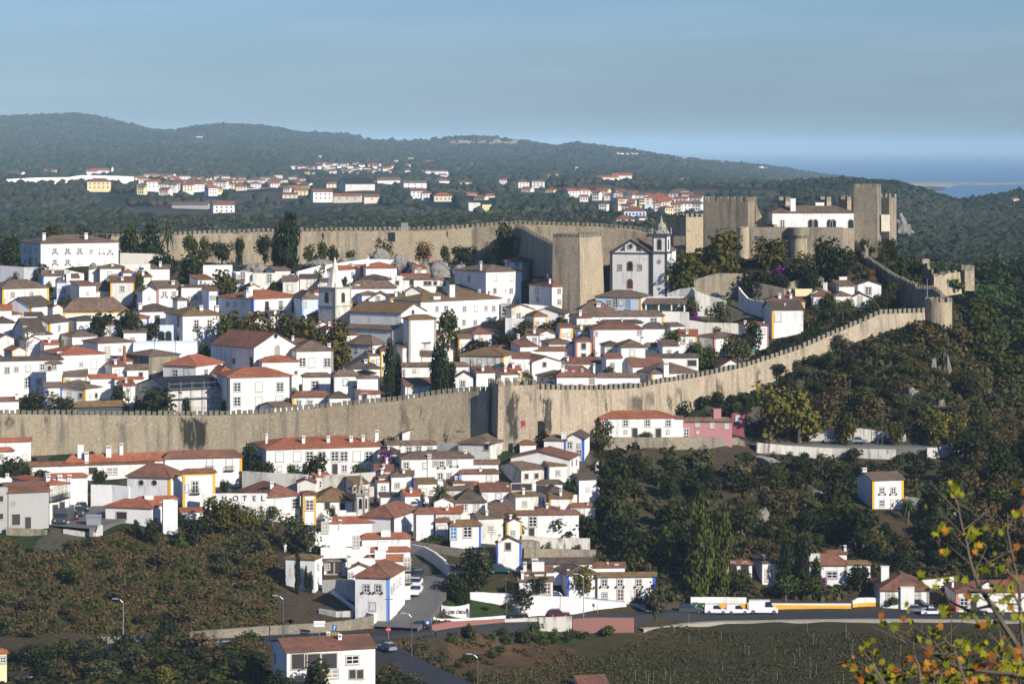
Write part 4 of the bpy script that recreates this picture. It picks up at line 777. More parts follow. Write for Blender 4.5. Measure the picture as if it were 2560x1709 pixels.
def tower(parent, L0, x0, xc, x1, yt, yb, Y, th=None, d=6., mat='ST', mer=(1.3, .8, 1.1), part='tower', bot=3., skirt=0.):
    k0 = (x0-1280)/F; kc = (xc-1280)/F; k1 = (x1-1280)/F; Xc = kc*Y
    th = R(th) if th is not None else math.asin(min(max((Xc-k0*Y)/d, .08), .8)) - math.atan(k0)
    Rl = (k1*Y-Xc)/(math.cos(th)-k1*math.sin(th)); Ll = (Xc-k0*Y)/(math.sin(th)+k0*math.cos(th)) if xc > x0 else d
    zt = CH+(HZ-yt)*Y/F; zb = CH+(HZ-yb)*Y/F - bot; h = zt-zb
    m = MB(); q = .6
    m.add([(-skirt,-skirt,0),(Rl+skirt,-skirt,0),(Rl+skirt,Ll,0),(-skirt,Ll,0),(0,0,h-.9),(Rl,0,h-.9),(Rl,Ll,h-.9),(0,Ll,h-.9)],[(0,3,2,1),(4,5,6,7),(0,1,5,4),(1,2,6,5),(2,3,7,6),(3,0,4,7)])
    m.box(0, Rl, 0, q, h-.9, h).box(0, Rl, Ll-q, Ll, h-.9, h).box(0, q, q, Ll-q, h-.9, h).box(Rl-q, Rl, q, Ll-q, h-.9, h)
    o = m.make(part, mat, parent, Vector((Xc, Y, zb)) - L0, rz=th)
    if mer:
        pit, mw, mh = mer
        for Le, fx, ang in ((Rl, lambda s: (s, q/2), 0), (Rl, lambda s: (s, Ll-q/2), 0), (Ll, lambda s: (q/2, s), math.pi/2), (Ll, lambda s: (Rl-q/2, s), math.pi/2)):
            n = max(2, round(Le/pit)); me = merlon_mesh(mw, .58 if ang else .6, mh, 0)
            rngs = range(n) if ang == 0 else range(1, n-1)
            for i in rngs:
                s = mw/2 + (Le-mw)*i/(n-1); x, y = fx(s); link('merlon', me, o, (x, y, h-.01), ang)
    return o, th, Rl, Ll, h
def round_tower(parent, L0, xa, xb, yt, yb, Y, mat='ST', mer=True, part='round_tower', skirt=1.04, bot=3.):
    r = (xb-xa)/2*Y/F; c = P((xa+xb)/2, yt, Y+r); zb = CH+(HZ-yb)*Y/F-bot; h = c.z-zb
    m = MB().lathe((0, 0), [(r*skirt, 0), (r, h*.5), (r, h), (r-.6, h), (r-.6, h-1)], 28)
    o = m.make(part, mat, parent, Vector((c.x, c.y, zb))-L0)
    if mer:
        n = max(6, int(6.2832*r/1.9)); me = merlon_mesh(1.15, .6, 1.0, 0)
        for i in range(n):
            a = 6.2832*(i+.5)/n; link('merlon', me, o, ((r-.33)*math.cos(a), (r-.33)*math.sin(a), h-.01), a+math.pi/2)
    return o
Z3 = Vector((0, 0, 0))
s_ = lambda px, Y, w_, y0, y1, k: ((px-1280)*Y/F, w_, CH+(HZ-y1)*Y/F, CH+(HZ-y0)*Y/F, k)
stone('STW', (.44, .355, .23), (.39, .315, .20), (.15, .13, .10), .8, streaks=[s_(473, 616, 1.5, 1050, 1120, .95), s_(500, 616, 1.5, 1048, 1120, .95), s_(28, 620, 1.4, 1045, 1058, .8), s_(123, 620, .5, 1048, 1056, .8), s_(308, 620, .7, 1058, 1075, .35), s_(1052, 606, .7, 1022, 1045, .5), s_(1010, 607, .8, 1024, 1065, .5)])
stone('STE', (.44, .355, .24), (.36, .29, .20), (.15, .13, .10), .8, streaks=[s_(1367, 608, .9, 993, 1075, .9), s_(1517, 624, .35, 998, 1028, .8), s_(1590, 632, 1.6, 990, 1026, .75), s_(1625, 636, 1., 982, 1005, .6), s_(1674, 642, .5, 990, 1024, .7), s_(1700, 645, .6, 972, 1000, .55), s_(1798, 655, .6, 955, 1020, .7), s_(1897, 665, .4, 925, 960, .6)])
stone('STT', (.45, .355, .235), (.37, .30, .21), (.15, .13, .10), .8, streaks=[s_(1282, 596, 1.1, 988, 1100, .9), s_(1325, 598, .35, 985, 1005, .7)])
batt_wall('long sandstone town wall left of the gate tower, streaked black in two places', [(-90,1035,618),(0,1035,617.5),(250,1037,617),(512,1039,616),(660,1034,614),(800,1020,612),(900,1010,610),(1000,1001,608),(1100,985,606),(1180,978,604),(1222,977,602.5)], 1.24, .82, 1.05, mat='STW')
gt = thing('gate_tower', 'square gate tower with a dark left flank and a red shuttered window', 'tower', P(1246, 1095, 598))
L0 = gt.location.copy(); o, th, Rl, Ll, h = tower(gt, L0, 1220, 1246, 1341, 964, 1100, 598, d=8, mat='STT', mer=(1.75, .95, 1.0), skirt=.35)
MB().box(5.0, 5.85, -.34, .2, 5.9, 7.0).make('shutter', 'red', o); MB().box(4.85, 6.0, -.4, .2, 5.55, 5.8).make('sill', 'SS', o)
ew = batt_wall('sandstone town wall right of the gate tower, climbing to the round tower', [(1338,973,605),(1400,974,611),(1480,974,620),(1540,973,626),(1600,969,632),(1660,956,639),(1745,943,649),(1860,918,661),(1930,896,668),(2000,873,675),(2080,838,682),(2140,812,688),(2202,785,692),(2312,781,702)], 1.68, 1.0, 1.2, mat='STE')
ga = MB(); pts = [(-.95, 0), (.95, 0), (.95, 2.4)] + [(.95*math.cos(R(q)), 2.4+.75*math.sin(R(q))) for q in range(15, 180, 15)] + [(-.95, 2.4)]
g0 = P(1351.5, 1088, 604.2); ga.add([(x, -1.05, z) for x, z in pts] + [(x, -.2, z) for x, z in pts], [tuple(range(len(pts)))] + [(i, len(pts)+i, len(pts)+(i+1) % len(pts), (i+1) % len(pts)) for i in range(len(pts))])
ga.make('gateway', 'tyre_recess_black', ew, g0 - ew.location)  # flat black face: shade of a deep gate recess put into the colour
rt = thing('round_tower', 'round battlemented tower with two flagpoles at the bend of the wall', 'tower', P(2346, 812, 702)); o = round_tower(rt, rt.location, 2312, 2380, 754, 812, 700, mat='ST')
for px in (2318, 2371):
    a = P(px, 750, 704); MB().tube((0, 0, 0), (0, 0, 5.2), .09, .05).make('flagpole', 'metal', rt, a - rt.location)
bw = batt_wall('far town wall running along the crest behind the roofs', [(432,592,800),(520,587,801),(640,584,801),(800,581,801),(1000,579,801),(1080,578,801),(1180,572,801),(1240,566,799),(1285,564,798),(1320,565,797),(1400,567,795),(1500,571,792),(1580,577,789),(1640,588,786),(1684,596,783)], 1.37, .82, 1.05, parapet=.35, side=1, mat='ST', thick=2.4)
batt_wall('overgrown stretch of far town wall behind the trees at the left', [(150,596,800),(240,592,800),(330,592,800),(400,592,800),(434,593,800)], 1.4, .82, 1.0, side=1, mat='ST')
batt_wall('stepped cross wall dropping behind the square tower', [(1286,567,797),(1310,575,780),(1335,590,762),(1360,602,748),(1384,615,736)], 2.0, 1.1, 1.1, mat='ST', thick=1.4)
st = thing('square_tower', 'massive square tower with worn battlements left of the pedimented church', 'tower', P(1449, 765, 722))
tower(st, st.location, 1382, 1449, 1505, 594, 770, 722, th=62, mat='ST', mer=(1.15, .8, 1.0), skirt=.6)
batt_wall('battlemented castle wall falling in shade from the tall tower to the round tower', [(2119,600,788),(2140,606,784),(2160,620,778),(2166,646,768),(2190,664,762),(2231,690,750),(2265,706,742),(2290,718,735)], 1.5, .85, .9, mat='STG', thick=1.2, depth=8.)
batt_wall('broken outer wall stubs on the slope right of the castle', [(2296,650,790),(2312,662,786),(2335,690,780),(2370,684,785),(2400,680,790)], 3.4, 1.4, .8, mat='ST', thick=1.2, depth=6., name='ruined_wall')
r2 = thing('ruined_tower', 'small ruined stone tower standing at the end of the outer wall', 'tower', P(2420, 700, 790)); tower(r2, r2.location, 2402, 2412, 2436, 676, 700, 790, d=4, mat='ST', mer=(2.2, 1., 1.4))
r3 = thing('ruined_tower', 'broken stone turret at the upper end of the outer wall', 'tower', P(2316, 670, 788)); tower(r3, r3.location, 2307, 2310, 2324, 648, 675, 789, d=3, mat='ST', mer=None)
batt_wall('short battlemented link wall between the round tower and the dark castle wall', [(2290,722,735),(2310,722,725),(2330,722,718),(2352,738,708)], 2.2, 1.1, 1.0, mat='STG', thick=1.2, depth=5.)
# castle
cs = thing('castle', 'medieval castle on the crest with square keep, turrets and curtain wall', 'castle', P(1980, 640, 775)); L0 = cs.location.copy()
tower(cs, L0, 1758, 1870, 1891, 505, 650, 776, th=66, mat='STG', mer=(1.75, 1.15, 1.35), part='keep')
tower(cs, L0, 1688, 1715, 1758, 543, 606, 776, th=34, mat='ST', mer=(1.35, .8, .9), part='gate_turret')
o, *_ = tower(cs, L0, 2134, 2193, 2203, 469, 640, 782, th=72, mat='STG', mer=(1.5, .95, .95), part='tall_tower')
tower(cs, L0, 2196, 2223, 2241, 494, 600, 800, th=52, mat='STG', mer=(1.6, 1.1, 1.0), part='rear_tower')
MB().box(0, 2.4, 0, 3, -4.6, 0).make('pale_turret', 'C', cs, P(2203, 537, 785) - L0)
for xa, xb, yt in ((1943, 1975, 503), (2047, 2078, 502), (2098, 2128, 502)): tower(cs, L0, xa, (xa+xb)//2+5, xb, yt, 560, 803, th=45, mat='ST', mer=(1.9, 1.1, 1.15), part='turret_stub')
def wallseg(parent, L0, a, b_, Ya, Yb, mat, part='curtain_wall', th=1.4):
    """a, b_: (column, top row, bottom row)"""
    A = P(a[0], a[1], Ya); B_ = P(b_[0], b_[1], Yb); t = (B_-A); t.z = 0; t.normalize(); n = Vector((-t.y, t.x, 0))*th
    A2 = P(a[0], a[2], Ya); B2 = P(b_[0], b_[2], Yb)
    V = [A, B_, B_+n, A+n, A2, B2, B2+n, A2+n]; return MB().add([Vector(v)-L0 for v in V], [(0,1,2,3),(4,7,6,5),(0,4,5,1),(1,5,6,2),(2,6,7,3),(3,7,4,0)]).make(part, mat, parent)
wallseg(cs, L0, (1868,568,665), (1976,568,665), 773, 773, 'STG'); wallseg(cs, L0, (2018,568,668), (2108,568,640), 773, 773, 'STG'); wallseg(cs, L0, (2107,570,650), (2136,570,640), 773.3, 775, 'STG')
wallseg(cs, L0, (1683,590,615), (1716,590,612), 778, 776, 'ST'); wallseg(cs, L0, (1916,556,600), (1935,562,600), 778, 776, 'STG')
v = MB(); q = [P(1889, 503, 781), P(1897, 525, 781), P(1907, 545, 781), P(1925, 560, 781), P(1925, 640, 781), P(1889, 640, 781)]; v.add([p-L0 for p in q] + [p-L0+Vector((0, 1.6, 0)) for p in q], [tuple(range(6))[::-1], tuple(range(6, 12))] + [(i, (i+1) % 6, 6+(i+1) % 6, 6+i) for i in range(6)]); v.make('broken_wall', 'ST', cs)
round_tower(cs, L0, 1842, 1873, 567, 660, 771, mat='ST', mer=False, part='round_turret', skirt=1.1)
o = round_tower(cs, L0, 1977, 2018, 587, 665, 770, mat='ST', mer=False, part='round_turret', skirt=1.06)
r_ = 21.5*770/F; h_ = o.data.vertices[28*2].co.z; MB().lathe((0, 0), [(r_, h_-.9), (r_+.45, h_-.1), (r_+.45, h_+2), (r_-.3, h_+2), (r_-.3, h_+1)], 28).make('crown', 'STG', o)
for px, py in ((1890, 595), (1962, 595)): MB().box(-.4, .4, -.08, .2, -.5, .5).make('loophole', 'K', cs, P(px, py, 773) - L0)
house('long white palace with brown roof built into the castle between keep and tall tower', 1917, 1931, 2134, 532, 515, 575, 'h', 'B', w=[(1956,560,'d','o'),(1925,556,'m','o'),(2027,560,'a'),(2038,560,'a'),(2074,560,'a'),(2083,560,'a'),(2127,560,'a')], c=[(1982,496,13,.1),(2049,506,22,.8)], d=9, Y=777, name='palace', cat='palace')
# Church with the dark framed pediment
def santiago(root, Rl, Ll, he, zb, Y0, th, rise):
    e = lambda n, m_, mat, par=root: m_.make(n, mat, par)
    MB().box(-.07, 0, Ll-.7, Ll+.02, -3, he).box(-.07, 0, 0, .75, -3, he).make('corner_strip', 'K', root)
    MB().box(-.12, 0, -.0, Ll, he-.3, he+.1).make('cornice', 'K', root)
    m = MB(); mid = Ll/2
    for s in (1, -1):
        y0 = mid+s*(mid+.3); m.add([(-.16, y0, he), (-.16, mid, he+rise+.1), (-.16, mid, he+rise-.45), (-.16, y0-s*1.2, he)] + [(.1, y0, he), (.1, mid, he+rise+.1), (.1, mid, he+rise-.45), (.1, y0-s*1.2, he)], [(0,1,2,3) if s < 0 else (3,2,1,0), (0,4,5,1), (3,2,6,7)])
    m.make('gable_frame', 'K', root)
    m = MB()
    for s in (1, -1):
        V = [(mid+s*1.55, he+.55), (mid+s*(mid-2.6), he+.55), (mid+s*1.55, he+rise*.62)]
        m.add([(-.05, y, z) for y, z in V], [(0, 1, 2)])
    m.make('pediment_panel', 'K', root)
    n = 16; w_ = link('round_window', mesh('round_window', [(-.1, mid+.5*math.cos(6.283*i/n), he+rise*.5+.5*math.sin(6.283*i/n)) for i in range(n)], [tuple(range(n))], 'pane'), root)
    V = [(x, mid+r_*math.cos(6.283*i/n), he+rise*.5+r_*math.sin(6.283*i/n)) for r_, x in ((.5, -.14), (.8, -.14), (.8, 0)) for i in range(n)]
    link('frame', mesh('frame', V, [(q*n+i, q*n+(i+1) % n, (q+1)*n+(i+1) % n, (q+1)*n+i) for q in (0, 1) for i in range(n)], 'frame'), w_)
    # bell tower
    a = 4.1; bt = MB().box(-.15, a, -a, -.0, -3, he+.1).make('bell_tower', 'W', root)
    MB().box(-.22, .35, -.5, .0, -3, he).box(-.22, .35, -a-.07, -a+.45, -3, he).box(a-.45, a+.06, -a-.07, -a+.4, -3, he).make('corner_strip', 'K', bt)
    MB().box(-.4, a+.25, -a-.25, .0, he, he+.45).make('cornice', 'K', bt)
    h2 = he+4.4; m = MB(); m.box(.1, a-.2, -a+.15, -.25, he+.45, h2); m.make('belfry', 'W', bt)
    m = MB()
    for x in (.03, a-.45):
        for y in (-a+.08, -.55): m.box(x, x+.35, y, y+.35, he+.46, h2-.02)
    m.make('corner_strip', 'K', bt)
    pts = [(-.5, -1.3), (.5, -1.3), (.5, .8)] + [(.5*math.cos(R(q)), .8+.5*math.sin(R(q))) for q in range(20, 180, 20)] + [(-.5, .8)]
    zc = (he+h2)/2+.1
    MB().add([(.06, -a/2+y, zc+z) for y, z in pts], [tuple(range(len(pts)))[::-1]]).add([(a/2+x, -a+.11, zc+z) for x, z in pts], [tuple(range(len(pts)))]).make('bell_opening', 'door', bt)
    f_ = [(x*1.4, z*1.2) for x, z in pts]
    MB().add([(.075, -a/2+y, zc+z) for y, z in f_], [tuple(range(len(f_)))[::-1]]).add([(a/2+x, -a+.125, zc+z) for x, z in f_], [tuple(range(len(f_)))]).make('frame', 'SS', bt)
    MB().box(-.35, a+.2, -a-.2, .1, h2, h2+.7).make('cornice', 'K', bt)
    c = (a/2-.05, -a/2); MB().lathe(c, [(2.2, h2+.7), (1.9, h2+1.3), (1.2, h2+1.7), (1.35, h2+2.3), (1.1, h2+3.), (.5, h2+3.5), (.28, h2+4), (.35, h2+4.3), (.1, h2+4.8), (.2, h2+5), (.02, h2+5.4)], 8, .39).make('dome', 'SS', bt)
    for x, y in ((0, -a), (a-.1, -a), (0, -.1), (a-.1, -.1)): MB().lathe((x, y), [(.3, h2+.7), (.15, h2+1.3), (.25, h2+1.6), (.03, h2+2.3)], 6).make('finial', 'SS', bt)
    n = 16; MB().add([(-.2, -a/2+.6*math.cos(6.283*i/n), he-2.2+.6*math.sin(6.283*i/n)) for i in range(n)], [tuple(range(n))[::-1]]).make('clock', 'SS', bt)
house('white church with dark framed pediment, round window and domed bell tower', 1525, 1629, 1690, 633, 594, 729, 'g', 'B', w=[(1550,668,'n','o'),(1600,668,'n','o'),(1575,665,'a','o'),(1575,709,'a','r')], d=16, th=71, Y=738, name='church', cat='church', extra=santiago)
# Big parish church: nave, aisles, choir and slender steepled tower as one building
pc = None
def choir(root, Rl, Ll, he, zb, Y0, th, rise):
    global pc; pc = (root, th, Rl, Ll, he, zb, Y0)
Yc = solveY(1022, 905)
root = house('large white parish church with long mossy roofs, stone corners and pointed bell tower', 1008, 1022, 1090, 799, 786, 905, 'h', 'O', w=[(1058,878,'n','y')], t='SS', d=7, th=22, Y=Yc, name='parish_church', cat='church', extra=choir)
cl, ct = math.cos(pc[1]), math.sin(pc[1])
def sub(x0, xc, x1, ye, yr, yb, Y, rf, rc, d, th, nm, **kw):
    n0 = len(HOUSES); r = house('x', x0, xc, x1, ye, yr, yb, rf, rc, d=d, th=th, Y=Y, name='tmp', **kw); HOUSES.pop()
    bpy.context.view_layer.update()
    for ch in list(r.children):
        nmc = {'wall': nm, 'roof': nm+'_roof'}.get(ch.name.split('.')[0])
        if nmc: ch.name = nmc; ch.data.name = nmc
        T = root.matrix_world.inverted() @ r.matrix_world @ ch.matrix_local
        ch.parent = root; ch.matrix_parent_inverse = Matrix.Identity(4); ch.matrix_local = T
    bpy.data.objects.remove(r)
bpy.context.view_layer.update()
sub(875, 1003, 1065, 784, 758, 850, Yc+6, 'f', 'O', 20, 58, 'nave', w=[(1032,780,'r')])
sub(862, 981, 1110, 826, 787, 905, Yc+3.5, 'f', 'B', 20, 56, 'aisle', t='SS', w=[(1019,868,'b','d')])
sub(868, 930, 962, 863, 836, 905, Yc-1, 'h', 'B', 9, 56, 'sacristy', t='SSm', w=[(893,875,'s','r'),(924,877,'s','r')])
def steeple():
    Y = Yc+17; k0, kc, k1 = ((p-1280)/F for p in (799, 838, 878)); a = 5.6; th = R(50); Xc = kc*Y; zb = CH+(HZ-860)*Y/F-2; h = CH+(HZ-722)*Y/F-zb
    M0 = root.matrix_world.inverted(); e = link('bell_tower', None, root); base = MB().box(0, a, 0, a, 0, h); bt = mesh('bell_tower', base.v, base.f, 'W2'); bpy.data.objects.remove(e)
    bt = link('bell_tower', bt, root); bt.matrix_local = M0 @ Matrix.Translation((Xc, Y, zb)) @ Matrix.Rotation(th, 4, 'Z')
    MB().box(-.2, a+.2, -.2, a+.2, h, h+.3).box(-.12, a+.12, -.12, a+.12, h-4.4, h-4.15).make('cornice', 'SS', bt)
    MB().box(-.05, .45, -.05, .45, 0, h-.01).box(a-.4, a+.04, -.04, .3, h-10, h-.01).make('corner_stones', 'SS', bt)
    c = a/2; zt = (722-645)*Y/F
    MB().lathe((c, c), [(2.15, h+.3), (1.75, h+1.6), (.9, h+zt*.6), (.12, h+zt)], 8, .39).make('spire', 'W2', bt); MB().tube((c, c, h+zt-.1), (c, c, h+zt+1.1), .05).make('cross', 'iron', bt)
    for x, y in ((.2, .2), (a-.2, .2), (.2, a-.2), (a-.2, a-.2)): MB().lathe((x, y), [(.25, h+.3), (.1, h+.7), (.2, h+1), (.02, h+1.5)], 6).make('finial', 'SS', bt)
    pts = [(-.6, -1.2), (.6, -1.2), (.6, .6)] + [(.6*math.cos(R(q)), .6+.6*math.sin(R(q))) for q in range(20, 180, 20)] + [(-.6, .6)]; zc = h-2.2
    MB().add([(c+x, -.03, zc+z) for x, z in pts], [tuple(range(len(pts)))]).add([(-.03, c+x, zc+z) for x, z in pts], [tuple(range(len(pts)))[::-1]]).make('bell_opening', 'door', bt)
    MB().add([(c+x*1.25, -.015, zc+z*1.12) for x, z in pts], [tuple(range(len(pts)))]).add([(-.015, c+x*1.25, zc+z*1.12) for x, z in pts], [tuple(range(len(pts)))[::-1]]).make('frame', 'frame', bt)
steeple()
# little hexagonal bell turret of the suburb
Y = 562; a0 = P(902, 1285, Y); tr = thing('bell_turret', 'pale hexagonal bell turret with tall arched openings and stone finials', 'turret', a0)
MB().cyl((0, 0), 1.45, 1.45, -3, 3.9, 6).make('shaft', 'W2', tr); m = MB()
for i in range(6): a = 6.2832*i/6; m.cyl((1.45*math.cos(a), 1.45*math.sin(a)), .22, .22, -3, 3.9, 5)
m.make('corner_stones', 'SS', tr); MB().cyl((0, 0), 1.85, 1.85, 3.9, 4.2, 6).cyl((0, 0), 1.0, .8, 4.2, 5.4, 6).make('cornice', 'SS', tr)
MB().lathe((0, 0), [(.9, 5.4), (.4, 5.8), (.5, 6.2), (.15, 6.8), (.3, 7.1), (.03, 8)], 6).make('pinnacle', 'SS', tr)
for i in range(6): a = 6.2832*i/6; MB().lathe((1.6*math.cos(a), 1.6*math.sin(a)), [(.2, 4.2), (.1, 4.8), (.2, 5), (.02, 5.6)], 5).make('finial', 'SS', tr)
for i in range(6):
    a = 6.2832*(i+.5)/6; o = MB().add([(1.28, y, z) for y, z in ((-.32, 1.2), (.32, 1.2), (.32, 2.9), (.2, 3.2), (0, 3.35), (-.2, 3.2), (-.32, 2.9))], [tuple(range(7))]).make('opening', 'pane', tr); o.rotation_euler = (0, 0, a)
# ---------------------------------------------------------------- garden and retaining walls
def gwall(label, pts, mat='W', thick=.5, name='garden_wall', base=None, Ys=None, cope=None, band=None):
    """pts: (column, top row, foot row)"""
    if Ys == 'road': Ys = [solveY(p[0], float(np.interp(p[0], [1040, 1120, 1260, 1400, 1560, 1700], [1573, 1560, 1547, 1541, 1535, 1532])))-5.6 for p in pts]
    Y = Ys or [solveY(p[0], p[2]) for p in pts]; A = [P(p[0], p[1], y) for p, y in zip(pts, Y)]; L0 = A[0].copy(); root = thing(name, label, 'wall', L0); root['kind'] = 'thing'; V = []; Fc = []; N = len(A); C_ = []; B_ = []
    for i, a in enumerate(A):
        t = A[min(i+1, N-1)]-A[max(i-1, 0)]; t.z = 0; t.normalize(); n = Vector((-t.y, t.x, 0))*thick; zb = min(P(pts[i][0], pts[i][2], Y[i]).z, GZ(a.x, a.y))-2.5
        V += [Vector((a.x, a.y, zb))-L0, a-L0, a+n-L0, Vector((a.x+n.x, a.y+n.y, zb))-L0]
        u = n.normalized()*.06; C_ += [a-u-L0, a-u-L0+Vector((0, 0, .1)), a+n+u-L0+Vector((0, 0, .1)), a+n+u-L0]
        zf = P(pts[i][0], pts[i][2], Y[i]).z; B_ += [Vector((a.x, a.y, zb))-u*.4-L0, Vector((a.x, a.y, zf+.75))-u*.4-L0]
    for i in range(N-1): a = 4*i; c = a+4; Fc += [(a, c, c+1, a+1), (a+1, c+1, c+2, a+2), (a+2, c+2, c+3, a+3)]
    Fc += [(0, 1, 2, 3), (4*N-4, 4*N-1, 4*N-2, 4*N-3)]
    MB().add(V, Fc).make('wall', mat, root)
    if cope: MB().add(C_, Fc + [(4*i+3, 4*i+7, 4*i+4, 4*i) for i in range(N-1)]).make('coping', cope, root)
    if band: MB().add(B_, [(2*i, 2*i+2, 2*i+3, 2*i+1) for i in range(N-1)]).make('base_band', band, root)
    return root
gwall('long curving white terrace wall below the four chimneyed mansion', [(605,1177,1215),(668,1181,1222),(745,1184,1226),(790,1190,1232),(860,1184,1232),(930,1180,1228),(968,1176,1215)], 'W3')
gwall('tall blank white hotel garden wall above the car park', [(227,1211,1258),(280,1212,1259),(322,1216,1262)], 'W')
gwall('stained broken low wall at the edge of the car park terrace', [(158,1322,1334),(205,1328,1339),(240,1330,1342),(247,1312,1340),(257,1312,1338)], 'W3')
gwall('white terrace parapet beside the open sided red pavilion', [(915,1209,1232),(965,1208,1230),(1012,1208,1230),(1075,1200,1228),(1100,1212,1238)], 'W2')
gwall('grey wall running up the left side of the climbing street', [(1028,1360,1382),(1060,1366,1392),(1085,1380,1412),(1108,1398,1432),(1120,1420,1452)], 'W2')
gwall('old stone garden wall under the chapel', [(1026,1352,1370),(1070,1358,1378),(1115,1366,1384),(1160,1372,1392)], 'STG')
gwall('rough stone wall below the white terrace of the junction house', [(806,1450,1478),(840,1448,1485),(870,1448,1500),(890,1452,1508)], 'W3')
gwall('low white capped wall stepping down to the junction house', [(800,1460,1468),(830,1476,1484),(860,1500,1508),(890,1522,1532),(935,1535,1560)], 'W')
gwall('stained stone retaining wall left of the junction', [(640,1566,1588),(720,1561,1583),(800,1557,1580),(870,1550,1576),(935,1537,1570)], 'STG')
gwall('stone retaining wall behind the guard rail at the left', [(243,1592,1608),(300,1590,1606),(362,1586,1604)], 'STG')
gwall('second stone retaining wall behind the guard rail, further right', [(475,1578,1596),(560,1572,1594),(642,1566,1588)], 'STG')
gwall('long white retaining wall of the car park', [(1205,1482,1504),(1265,1484,1514),(1305,1490,1532),(1340,1489,1534),(1420,1492,1534),(1490,1499,1524),(1530,1503,1518),(1566,1506,1515)], 'W', cope='W2')
gwall('short white car park wall behind the round bush', [(1175,1480,1500),(1210,1480,1506),(1262,1485,1512)], 'W')
gwall('low white kerb wall bordering the lawn beneath the town sign', [(1082,1540,1550),(1100,1546,1552),(1160,1546,1552),(1240,1540,1548),(1330,1532,1541),(1380,1530,1538)], 'W')
gwall('crumbling rose plastered wall along the road, left half', [(1080,1562,1595),(1120,1554,1594),(1190,1550,1588),(1262,1547,1568)], 'PW', Ys='road', thick=.6)
gwall('ochre stretch of the crumbling roadside wall between the rose halves', [(1262,1547,1568),(1340,1543,1560),(1430,1540,1552)], 'W3', Ys='road', thick=.6)
gwall('crumbling rose plastered wall along the road, right half', [(1432,1546,1588),(1490,1543,1572),(1585,1544,1562)], 'PW', Ys='road', thick=.6)
gwall('white wall with yellow base behind the recycling bins', [(1727,1492,1516),(1800,1492,1516),(1866,1493,1517)], 'W', band='Y')
gwall('low white wall with yellow base along the straight road', [(1868,1507,1519),(1990,1508,1521),(2128,1508,1522)], 'W', band='Y')
gwall('short curved white wall with yellow base beside the parapet villa', [(2132,1502,1518),(2145,1494,1516),(2170,1493,1515),(2198,1494,1515)], 'W', band='Y')
gwall('lichen stained stone wall with path in front of the orange roofed house', [(1500,1092,1120),(1640,1093,1122),(1760,1092,1124),(1845,1094,1112),(1862,1104,1118)], 'STG')
gwall('white lime stained retaining wall under the parked cars street', [(1892,1106,1130),(1980,1114,1138),(2080,1120,1144),(2180,1122,1146),(2240,1123,1148)], 'W3')
gwall('last white stretch of the street retaining wall behind bushes', [(2318,1119,1146),(2360,1117,1142),(2412,1115,1135)], 'W3')
gwall('scalloped white wall behind the three parked cars', [(2022,1090,1104),(2045,1080,1104),(2085,1073,1104),(2150,1070,1104),(2200,1077,1104),(2220,1084,1104),(2265,1086,1103)], 'W3')
gwall('white garden wall beside the palms of the lone cottage', [(2262,1241,1262),(2300,1246,1272),(2330,1260,1290),(2400,1266,1295)], 'W3')
gwall('white stained orchard wall above the stone terraces', [(1305,1338,1370),(1380,1344,1372),(1475,1345,1372)], 'W3')
gwall('lower stone terrace wall of the orchard', [(1310,1370,1395),(1400,1372,1396),(1490,1374,1398)], 'STG')
gwall('square block of grey stone wall right of the cobalt gable', [(1303,1352,1392),(1350,1353,1394)], 'STG', thick=3)
gwall('white wall plunging down the right edge of the old suburb', [(1488,1160,1200),(1491,1150,1215),(1486,1200,1222)], 'W3')
gwall('patched stone wall with courtyard below the dark hip roofs', [(1272,1242,1258),(1335,1240,1258)], 'C')
gwall('pale wall at the lower right of the ochre cornered cottage', [(1428,1236,1252),(1478,1237,1252),(1500,1216,1245)], 'W2')
gwall('long white back wall of the walled compound under the rocks', [(744,679,715),(800,664,700),(860,656,690),(915,648,682),(960,648,680),(1020,652,682),(1038,656,690),(1060,672,700)], 'W')
gwall('white terrace wall below the boulders beside the manor', [(222,676,700),(260,668,694),(300,660,690),(372,660,684),(420,662,684)], 'W2')
gwall('stained stone and plaster wall behind the manor garden', [(300,632,660),(380,634,662),(420,638,655),(500,636,650)], 'W3')
gwall('white front garden wall of the terrace manor', [(0,664,700),(60,668,705),(135,668,705),(210,684,700)], 'W')
gwall('white arcaded garden wall behind the clipped hedge', [(1263,795,820),(1340,797,822),(1420,797,820)], 'W')
gwall('white wall with a big bougainvillea mound above it', [(1252,757,780),(1310,760,785),(1360,764,782),(1395,768,785)], 'W')
gwall('grey curving stair wall below the church square', [(1668,733,752),(1700,722,758),(1730,718,765),(1737,727,770),(1775,740,772),(1815,752,778)], 'W2')
gwall('tall white buttress wall curving down beside the castle trees', [(1846,718,752),(1856,732,756),(1868,745,762),(1880,750,768),(1906,753,780)], 'W')
gwall('long grey white wall below the porch house', [(1655,778,822),(1700,779,825),(1722,780,828)], 'W2')
gwall('shaded white wall stepping right toward the stained one', [(1722,800,836),(1762,806,840)], 'W2')
gwall('lichen stained low white wall above the low wing', [(1763,806,832),(1846,808,832)], 'W3')
gwall('white boundary wall at the foot of the lower town trees', [(1612,872,890),(1640,878,895)], 'W')
gwall('honey stone retaining wall beneath the plane trees', [(1735,700,745),(1775,688,740),(1800,683,728),(1862,684,722),(1880,705,745),(1960,722,760)], 'STG', thick=1)
gwall('low rubble wall above the lane near the castle', [(1960,712,735),(2010,694,715),(2060,690,712)], 'STG')
gwall('low stone garden wall facing the guard rail bank', [(797,1521,1530),(840,1528,1540),(885,1526,1540)], 'W3')
gwall('white wall at the right behind the autumn branches', [(2300,1450,1478),(2350,1446,1478),(2390,1440,1470)], 'W2')
